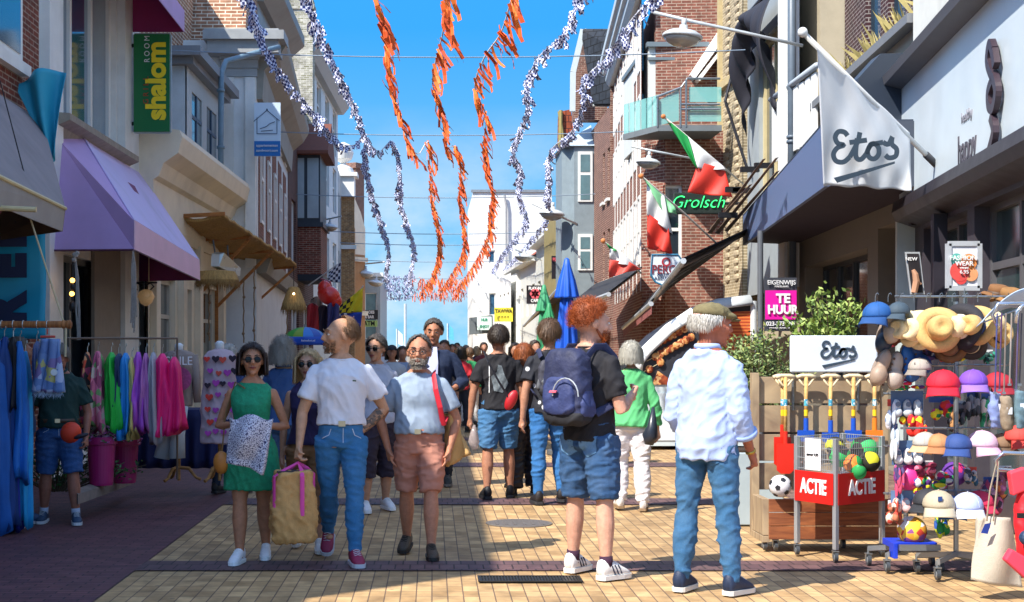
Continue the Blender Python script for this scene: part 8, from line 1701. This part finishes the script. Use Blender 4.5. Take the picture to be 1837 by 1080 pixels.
for a in ((1574, 565, 9.7, 26, CM('1c5494'), CM('1c4880'), 'shiny blue cap at the upper left corner of the hat rack', -.7), (1692, 690, 9.5, 29, CM('d01c34'), CM('c81830'), 'bright red cap in the second row', -.35), (1746, 686, 9.5, 25, CM('7448b4'), CM('8c68c8'), 'purple cap beside the bright red one', -.2), (1790, 690, 9.6, 25, CM('a82030'), CM('8c1c2c'), 'dark red cap behind the belts', .2),
          (1660, 795, 9.62, 22, CM('a8a8a4'), CM('c8a47c'), 'grey cap with a tan peak at the left of the third row', -.9), (1684, 798, 9.56, 22, CM('b88458'), CM('a87048'), 'tan cap in the third row', -.6), (1718, 800, 9.5, 25, CM('2c4884'), CM('2c4884'), 'denim blue cap with striped edge in the third row', -.5), (1762, 796, 9.5, 26, CM('d4b4c8'), CM('c8a0bc'), 'pale pink cap in the third row', .3), (1797, 798, 9.56, 22, CM('7c6048'), CM('5c4838'), 'brown cap in the third row', .6), (1826, 785, 9.5, 24, CM('d0443c'), CM('c03c34'), 'coral red cap at the right edge', .2),
          (1684, 905, 9.5, 28, CM('b0a48c'), CM('b8ac94'), 'beige cap with a small dark patch in the lowest row', -.25, 0, '1c3c74'), (1665, 900, 9.62, 26, CM('2c2e34'), CM('26282c'), 'black cap behind the beige one', -.8), (1736, 908, 9.5, 27, CM('a8b4dc'), CM('dce0f0'), 'pale lilac white cap in the lowest row', -.1), (1708, 912, 9.66, 24, CM('1c64b4'), CM('1c5ca8'), 'blue cap between the beige and the lilac one', -.3), (1757, 902, 9.62, 24, CM('d02c54'), CM('b02848'), 'pink red cap behind the lilac one', .2), (1650, 660, 9.7, 20, CM('a8a098'), CM('8c847c'), 'grey green cap at the left of the second row', -.8), (1612, 560, 9.68, 20, CM('3c4c58'), CM('3c4c58'), 'slate cap tucked behind the pale straw hat', -.8)): cap_(*a)
# foam clogs, shoe cards, toys
def clog(x, y, Y, l, m, label, tilt=0):
    c = px(x, y, Y); t = thing('foam_clog', c, label, 'clog', 'foam clogs on the rack'); b = MB(); s = l*Y/FP; rr = Matrix.Rotation(tilt, 3, 'Y')
    b.ell(c+rr @ Vector((0, 0, -s*.25)), (s*.26, s*.24, s*.32), 14, 10, rr); b.ell(c+rr @ Vector((0, .01, s*.2)), (s*.20, s*.13, s*.36), 14, 10, rr); me = grow(b, .008, 'upper', m, 3); put('upper', me, t)
    b = MB(); b.ell(c+rr @ Vector((0, s*.14, 0)), (s*.25, s*.06, s*.6), 14, 10, rr); sl_ = b.build('sole', M('8c7c70', .7), t, smooth=True); b = MB()
    for k in range(6): b.ell(c+rr @ Vector((s*.24, s*.02, s*(-.45+k*.17))), s*.04, 6, 5)
    tag(b.build('studs', M('5c4438', .6), t), kind='stuff')
for k, (x, y, c, l, tl) in enumerate(((1602, 582, 'a89c90', 'grey clog on the top row behind the blue cap', .1), (1582, 660, '9c8674', 'taupe clog at the far left of the second row', .4), (1608, 665, 'a89a90', 'light grey clog in the second row', .15), (1632, 652, '1c5ca8', 'bright blue clog in the second row', -.2), (1648, 640, '1c4c90', 'darker blue clog right of the bright blue one', -.5), (1590, 600, '26384c', 'dark clog hanging under the blue cap', .3))): clog(x, y, 9.74+.02*k, 60, M(c, .5, .08, 8), l, tl)
def shoe_card(x, y, w, h_, Y, c, sc, label):
    t = thing('shoe_card', px(x, y+h_/2, Y), label, 'shoe card', 'cards with baby shoes on the rack'); s = Y/FP; b = MB(); b.box(px(x, y, Y), (w*s, .004, h_*s)); b.build('card', M(c, .6, .1, 20), t)
    for k in range(3):
        b = MB(); p = px(x-w*.32+k*w*.32, y+h_*.1, Y-.02); b.ell(p, (w*s*.13, .03, h_*s*.28), 12, 8); b.ell(p+Vector((0, -.02, -h_*s*.2)), (w*s*.15, .03, h_*s*.18), 12, 8); so_ = b.build('baby_shoe', M(sc, .5, .1, 20), t, smooth=True); b = MB(); b.lathe(p+Vector((0, -.032, h_*s*.1)), [(w*s*.08, 0), (w*s*.08, .004)], 12, (0, -1, 0)); b.build('opening', M('5c6c84', .6), so_)
for k, q in enumerate(((1627, 725, 58, 48, 9.9, '4c6c94', 'c0c8d0', 'uppermost card of grey baby shoes'), (1628, 812, 56, 44, 9.9, '4c6c94', 'dcdce0', 'card of white baby shoes in the middle of the rack'), (1625, 900, 54, 40, 9.9, '5c7ca0', 'c8a8a8', 'lowest card of pinkish baby shoes'), (1660, 905, 30, 40, 9.95, '5c7ca0', '8c8474', 'narrow card of brown baby shoes'))): shoe_card(*q)
TOY = patches(['e82c1c', 'f0a020', 'e8d828', 'c81c2c', 'f07020'], 20); TOY2 = patches(['c8286c', '5c2c7c', 'e8d828', '1c8c4c', '1c4c9c', 'c82c2c', 'e0e0e0'], 26)
for k, (x, y, w, h_, m, l) in enumerate(((1622, 608, 62, 26, patches(['e87090', 'f0a040', 'e85c7c', '6c3c2c'], 14), 'pink and orange toy bag beneath the top row'), (1625, 690, 66, 18, TOY2, 'mixed bright toys hanging under the clogs'), (1632, 767, 44, 36, TOY, 'red and yellow net of toy fruit'), (1690, 735, 60, 40, TOY2, 'bright sunglasses and toys behind the red cap'), (1735, 745, 40, 45, patches(['3c4c54', '1c8c5c', '6c6c74', '26303c'], 20), 'green and grey swim goggles packs'), (1700, 862, 60, 26, TOY2, 'colourful packets above the lowest caps'), (1780, 890, 40, 60, patches(['8c2c54', '4c3c6c', 'c85c7c', '3c2c3c', 'a87c9c'], 24), 'purple and pink packets at the right of the lowest row'), (1612, 860, 20, 60, patches(['7c3c8c', 'c8486c', '4c3c6c'], 24), 'violet packets at the left edge of the rack'), (1660, 870, 40, 30, TOY2, 'mixed small toys in the middle of the rack'), (1745, 730, 26, 55, patches(['46505c', '8c9098', '2c343c'], 20), 'hanging bundle of striped grey socks'), (1605, 920, 30, 40, patches(['c84838', 'e0c8b8', '7c4c3c', 'c87858'], 24), 'reddish packets at the foot of the narrow rack'), (1668, 640, 36, 22, patches(['4c3c6c', '2c2c5c', '6c4c8c', '1c1c3c'], 30), 'row of dark violet goggles above the red cap'), (1715, 640, 50, 18, TOY2, 'tangle of small toys between the tan hat and the purple cap'), (1765, 640, 40, 22, patches(['2c8c74', '1c3c3c', '3c3c44'], 24), 'teal and black packets right of the purple cap'), (1600, 745, 20, 50, patches(['e0e0e8', '5c7cb0', 'c8d0dc'], 22), 'white and blue packet strip at the left edge of the rack'), (1604, 800, 16, 70, patches(['c0ccd8', 'a8b4c4', 'e0e4e8'], 14), 'pale hanging plastic sheet beside the toy fruit'), (1652, 775, 20, 36, TOY, 'small orange toy pack beside the toy fruit'), (1710, 752, 36, 34, patches(['5c5c64', '2c2c34', '8c8c94', 'b08050'], 24), 'grey and brown packs beneath the bright red cap'), (1770, 740, 24, 60, patches(['1c8c5c', '3cb07c', 'd8d8d8', '2c4c44'], 22), 'green bottles pack beneath the purple cap'), (1660, 840, 34, 24, patches(['8c2c4c', 'e0708c', '3c2c3c'], 22), 'wine red packs under the tan cap'), (1740, 855, 30, 30, patches(['3c6c8c', 'd8b050', '4c4c5c', 'c0c0c8'], 22), 'yellow card pack behind the lilac white cap'), (1690, 935, 26, 50, patches(['1c8c4c', 'c8d838', '2c5cb0'], 16), 'green and blue packs between the lowest caps'), (1800, 870, 36, 60, patches(['8c4c5c', 'a05c8c', '4c7c5c', '2c2c34', 'c87c4c'], 22), 'dense packets hanging behind the beige tote straps'))):
    t = thing('toy_pack', px(x, y+h_/2, 9.85), l, 'toys', 'hanging toy packs on the racks'); s = 9.85/FP; r_ = rnd(k+3); b = MB()
    for j in range(9): b.ell(px(x+r_.uniform(-.4, .4)*w, y+r_.uniform(-.35, .35)*h_, 9.85+r_.uniform(-.03, .05)), (w*s*r_.uniform(.12, .24), .03, h_*s*r_.uniform(.18, .34)), 10, 8)
    b.build('toys', m, t, smooth=True); b = MB(); b.box(px(x, y-h_*.45, 9.9), (w*s*.8, .003, h_*s*.25)); b.build('header_card', M(['2c4c8c', 'd8d8d8', 'c83c2c'][k % 3], .6), t)
ball(1630, 855, 26, 9.95, M('e8388c', .4, .05), 'pink ball held on the narrow rack', 'ball'); ball(1712, 850, 22, 9.95, patches(['e83c8c', 'c8286c', '5c2c8c'], 8), 'pink and violet ball behind the caps'); ball(1636, 952, 26, 9.95, patches(['e8a030', 'e0e0e4', 'c8402c', 'f0c040', '8c4c8c'], 22), 'multicoloured ball on the blue trolley')
t = thing('blue_trolley', px(1635, 985, 9.95), 'blue plastic crate trolley on casters under the narrow rack', 'trolley'); b = MB(); b.box(px(1636, 984, 9.95)+Vector((0, .05, .03)), (.30, .26, .045)); b.box(px(1603, 984, 9.9)+Vector((0, 0, -.01)), (.03, .10, .11)); b.build('tray', M('1c3cc0', .4, .05), t, bevel=.004); b = MB(); b.box(px(1650, 985, 9.8)+Vector((0, 0, .01)), (.28, .03, .04)); b.build('front_bar', ST, t)
# ---- right edge: chrome frame with belts, bags
t = thing('bag_stand', px(1812, 900, 9.2), 'chrome tube stand with curved arms at the right edge', 'stand'); b = MB(); b.tube([px(1790, 585, 9.2), px(1780, 565, 9.2), px(1790, 545, 9.2), px(1850, 543, 9.2)], .014); b.tube([px(1822, 580, 9.1), px(1824, 560, 9.1), px(1834, 548, 9.1), px(1870, 548, 9.1)], .014); b.tube([px(1870, 815, 8.9), px(1800, 812, 8.9), px(1786, 825, 8.9), px(1790, 842, 8.9), px(1870, 848, 8.9)], .014); b.cyl(px(1852, 540, 9.1), Vector((px(1852, 540, 9.1).x, 9.1, 0)), .02); b.build('frame', M('b8bcc4', .2, .05, metal=.85), t, smooth=True)
for k, (x, y1, c, l) in enumerate(((1788, 705, '5c64a0', 'blue violet webbing belt'), (1796, 700, '6c4c7c', 'plum webbing belt'), (1804, 705, 'a8988c', 'beige webbing belt'), (1814, 690, 'c8b8a8', 'cream webbing belt'), (1826, 700, '7c6c98', 'lilac webbing belt at the right edge'), (1832, 690, '2c2c3c', 'dark webbing belt at the right edge'))):
    t = thing('belt', px(x, y1, 9.2), l+' hanging from the chrome stand', 'belt', 'belts on the chrome stand'); b = MB(); b.tube([px(x+1, 562, 9.15), px(x-1, 630, 9.12), px(x-3, y1, 9.15)], [(.012, .003)]*3, 6); b.build('strap', M(c, .7, .1, 20), t); b = MB(); b.box(px(x-3, y1, 9.14), (.022, .008, .014)); b.build('buckle', ST, t)
for k, (x, y, w, h_, c, l) in enumerate(((1786, 736, 38, 62, '7c8cc0', 'pale blue denim pouch hanging under the belts'), (1806, 742, 30, 58, '8c7c68', 'khaki pouch hanging beside the denim one'), (1830, 735, 34, 66, '5c7884', 'teal grey pouch at the right edge'))):
    t = thing('hanging_pouch', px(x, y+h_/2, 9.2), l, 'pouch'); b = MB(); p = px(x, y, 9.2-.04*k); s = 9.2/FP; b.tube([p+Vector((0, 0, h_*s/2)), p, p-Vector((-.01, 0, h_*s/2))], [(w*s*.4, .03), (w*s*.5, .04), (w*s*.46, .025)], 14); me = grow(b, .010, 'pouch', DENIM(c), 2, .01, (9, 9, 9), k); put('pouch', me, t); b = MB(); b.box(p+Vector((0, -.045, .02)), (.035, .004, .045)); b.build('swing_tag', M('d8dce4', .6), t)
t = thing('beige_tote', px(1790, 1050, 8.9), 'beige canvas tote with a blue tag standing against the right hand stand', 'bag')
def fn(s, q): xa, xb = 1757-14*q, 1806+27*q; p = px(xa+(xb-xa)*s, 928+(112+14*s)*q, 8.9); return p+Vector((0, .02*math.sin(s*6+q*3)-.04*math.sin(s*3.14)*math.sin(q*2.6), 0))
cloth(20, 20, fn, 'bag_body', M('b8b0a0', .85, .08, 12, .4, 150), t, .05); b = MB(); b.tube([px(1770, 935, 8.85), px(1776, 880, 8.87), px(1788, 830, 8.9), px(1792, 826, 8.9), px(1788, 880, 8.87), px(1782, 935, 8.85)], [(.010, .004)]*6, 6); b.build('handle', M('b0a48c', .8), t); b = MB(); b.prism([px(1767, 940, 8.8), px(1778, 938, 8.8), px(1772, 958, 8.8), px(1760, 956, 8.8)], (0, .003, 0)); b.build('swing_tag', M('1c3c8c', .5), t)
RBG = M('d01c28', .55, .08, 5, .1, 40)
t = thing('red_lifevest', px(1830, 1030, 8.6), 'red and coral padded swim vest at the lower right edge', 'swim vest'); b = MB(); b.tube([px(1860, 850, 8.6), px(1840, 890, 8.6), px(1832, 940, 8.6), px(1838, 985, 8.6), px(1868, 1030, 8.6)], [.06, .05, .05, .05, .06], 12); b.ell(px(1868, 935, 8.7), (.16, .08, .26), 16, 12); me = grow(b, .012, 'vest', RBG, 3, .012, (6, 6, 6), 3); put('vest', me, t)
b = MB(); b.prism([px(1812, 848, 8.55), px(1842, 838, 8.55), px(1842, 880, 8.55), px(1818, 890, 8.55)], (0, .06, 0)); b.build('collar', M('e83c4c', .6, .06), t, bevel=.01); b = MB(); b.prism([px(1815, 985, 8.5), px(1842, 1000, 8.5), px(1842, 1040, 8.5), px(1803, 1005, 8.5)], (0, .06, 0)); b.build('flap', M('e03c54', .6, .06), t, bevel=.01); b = MB(); b.box(px(1833, 925, 8.48), (.05, .02, .03)); b.build('buckle', BLK, t); b = MB(); b.ell(px(1846, 965, 8.5), (.06, .05, .05), 12, 8); b.build('lining', M('1c3454', .6), t)
t = thing('pale_arch', px(1810, 560, 9.3), 'pale blue curved parasol edge over the hats at the right', 'parasol')
def fn(s, q): p = px(1762+85*s, 578-62*math.sin(s*1.5)**.9+(10+26*s)*q, 9.35); return p+Vector((0, .12*q, 0))
cloth(16, 4, fn, 'fabric', M('a8bcd4', .5, .04, 3), t, .006); b = MB(); b.cyl(px(1852, 540, 9.45), Vector((px(1852, 540, 9.45).x, 9.45, 0)), .015); b.tube([px(1852, 545, 9.45), px(1765, 578, 9.4)], .006); b.build('pole', ST, t)
# ---- olive shrubs
OL = ['6c8048', '4c6434', '8c9a64', '98a45c']
bush('olive_shrub', (px(1352, 680, 12.6).x, 12.6, px(0, 680, 12.6).z), (.34, .28, .44), 5200, OL, 'grey green olive shrub between the capped man and the plank stand', seed=3, leaf=.045, stems=90)
t = thing('planter', (px(1352, 780, 12.7).x, 12.7, 0), 'tall pale planter box under the olive shrub', 'planter'); b = MB(); b.box((px(1352, 780, 12.7).x, 12.75, .32), (.46, .42, .64)); b.build('box', M('a8b8c0', .5, .08, 3), t, bevel=.01); b = MB(); b.box((px(1352, 780, 12.7).x, 12.75, .645), (.42, .38, .03)); b.build('soil', M('3c2c20', .9), t)
bush('olive_tree', (px(1488, 575, 13.2).x, 13.2, px(0, 590, 13.2).z), (.27, .25, .34), 1500, ['7c9444', '96a858', '5c7434'], 'lighter green shrub rising behind the white script board', seed=4, leaf=.07, stems=40, up=.9)
t = thing('planter', (px(1488, 780, 13.2).x, 13.2, 0), 'dark planter behind the white script board', 'planter'); b = MB(); b.lathe((px(1488, 780, 13.2).x, 13.2, 0), [(.2, 0), (.26, .9), (.29, .92), (.29, 1.0), (.25, 1.0), (.24, .95)], 24); b.build('pot', M('3c3c40', .5, .1), t); b = MB(); b.cyl((px(1488, 780, 13.2).x, 13.2, .9), (px(1488, 780, 13.2).x, 13.2, 1.5), .02); b.build('trunk', M('5c4c38', .8), t)
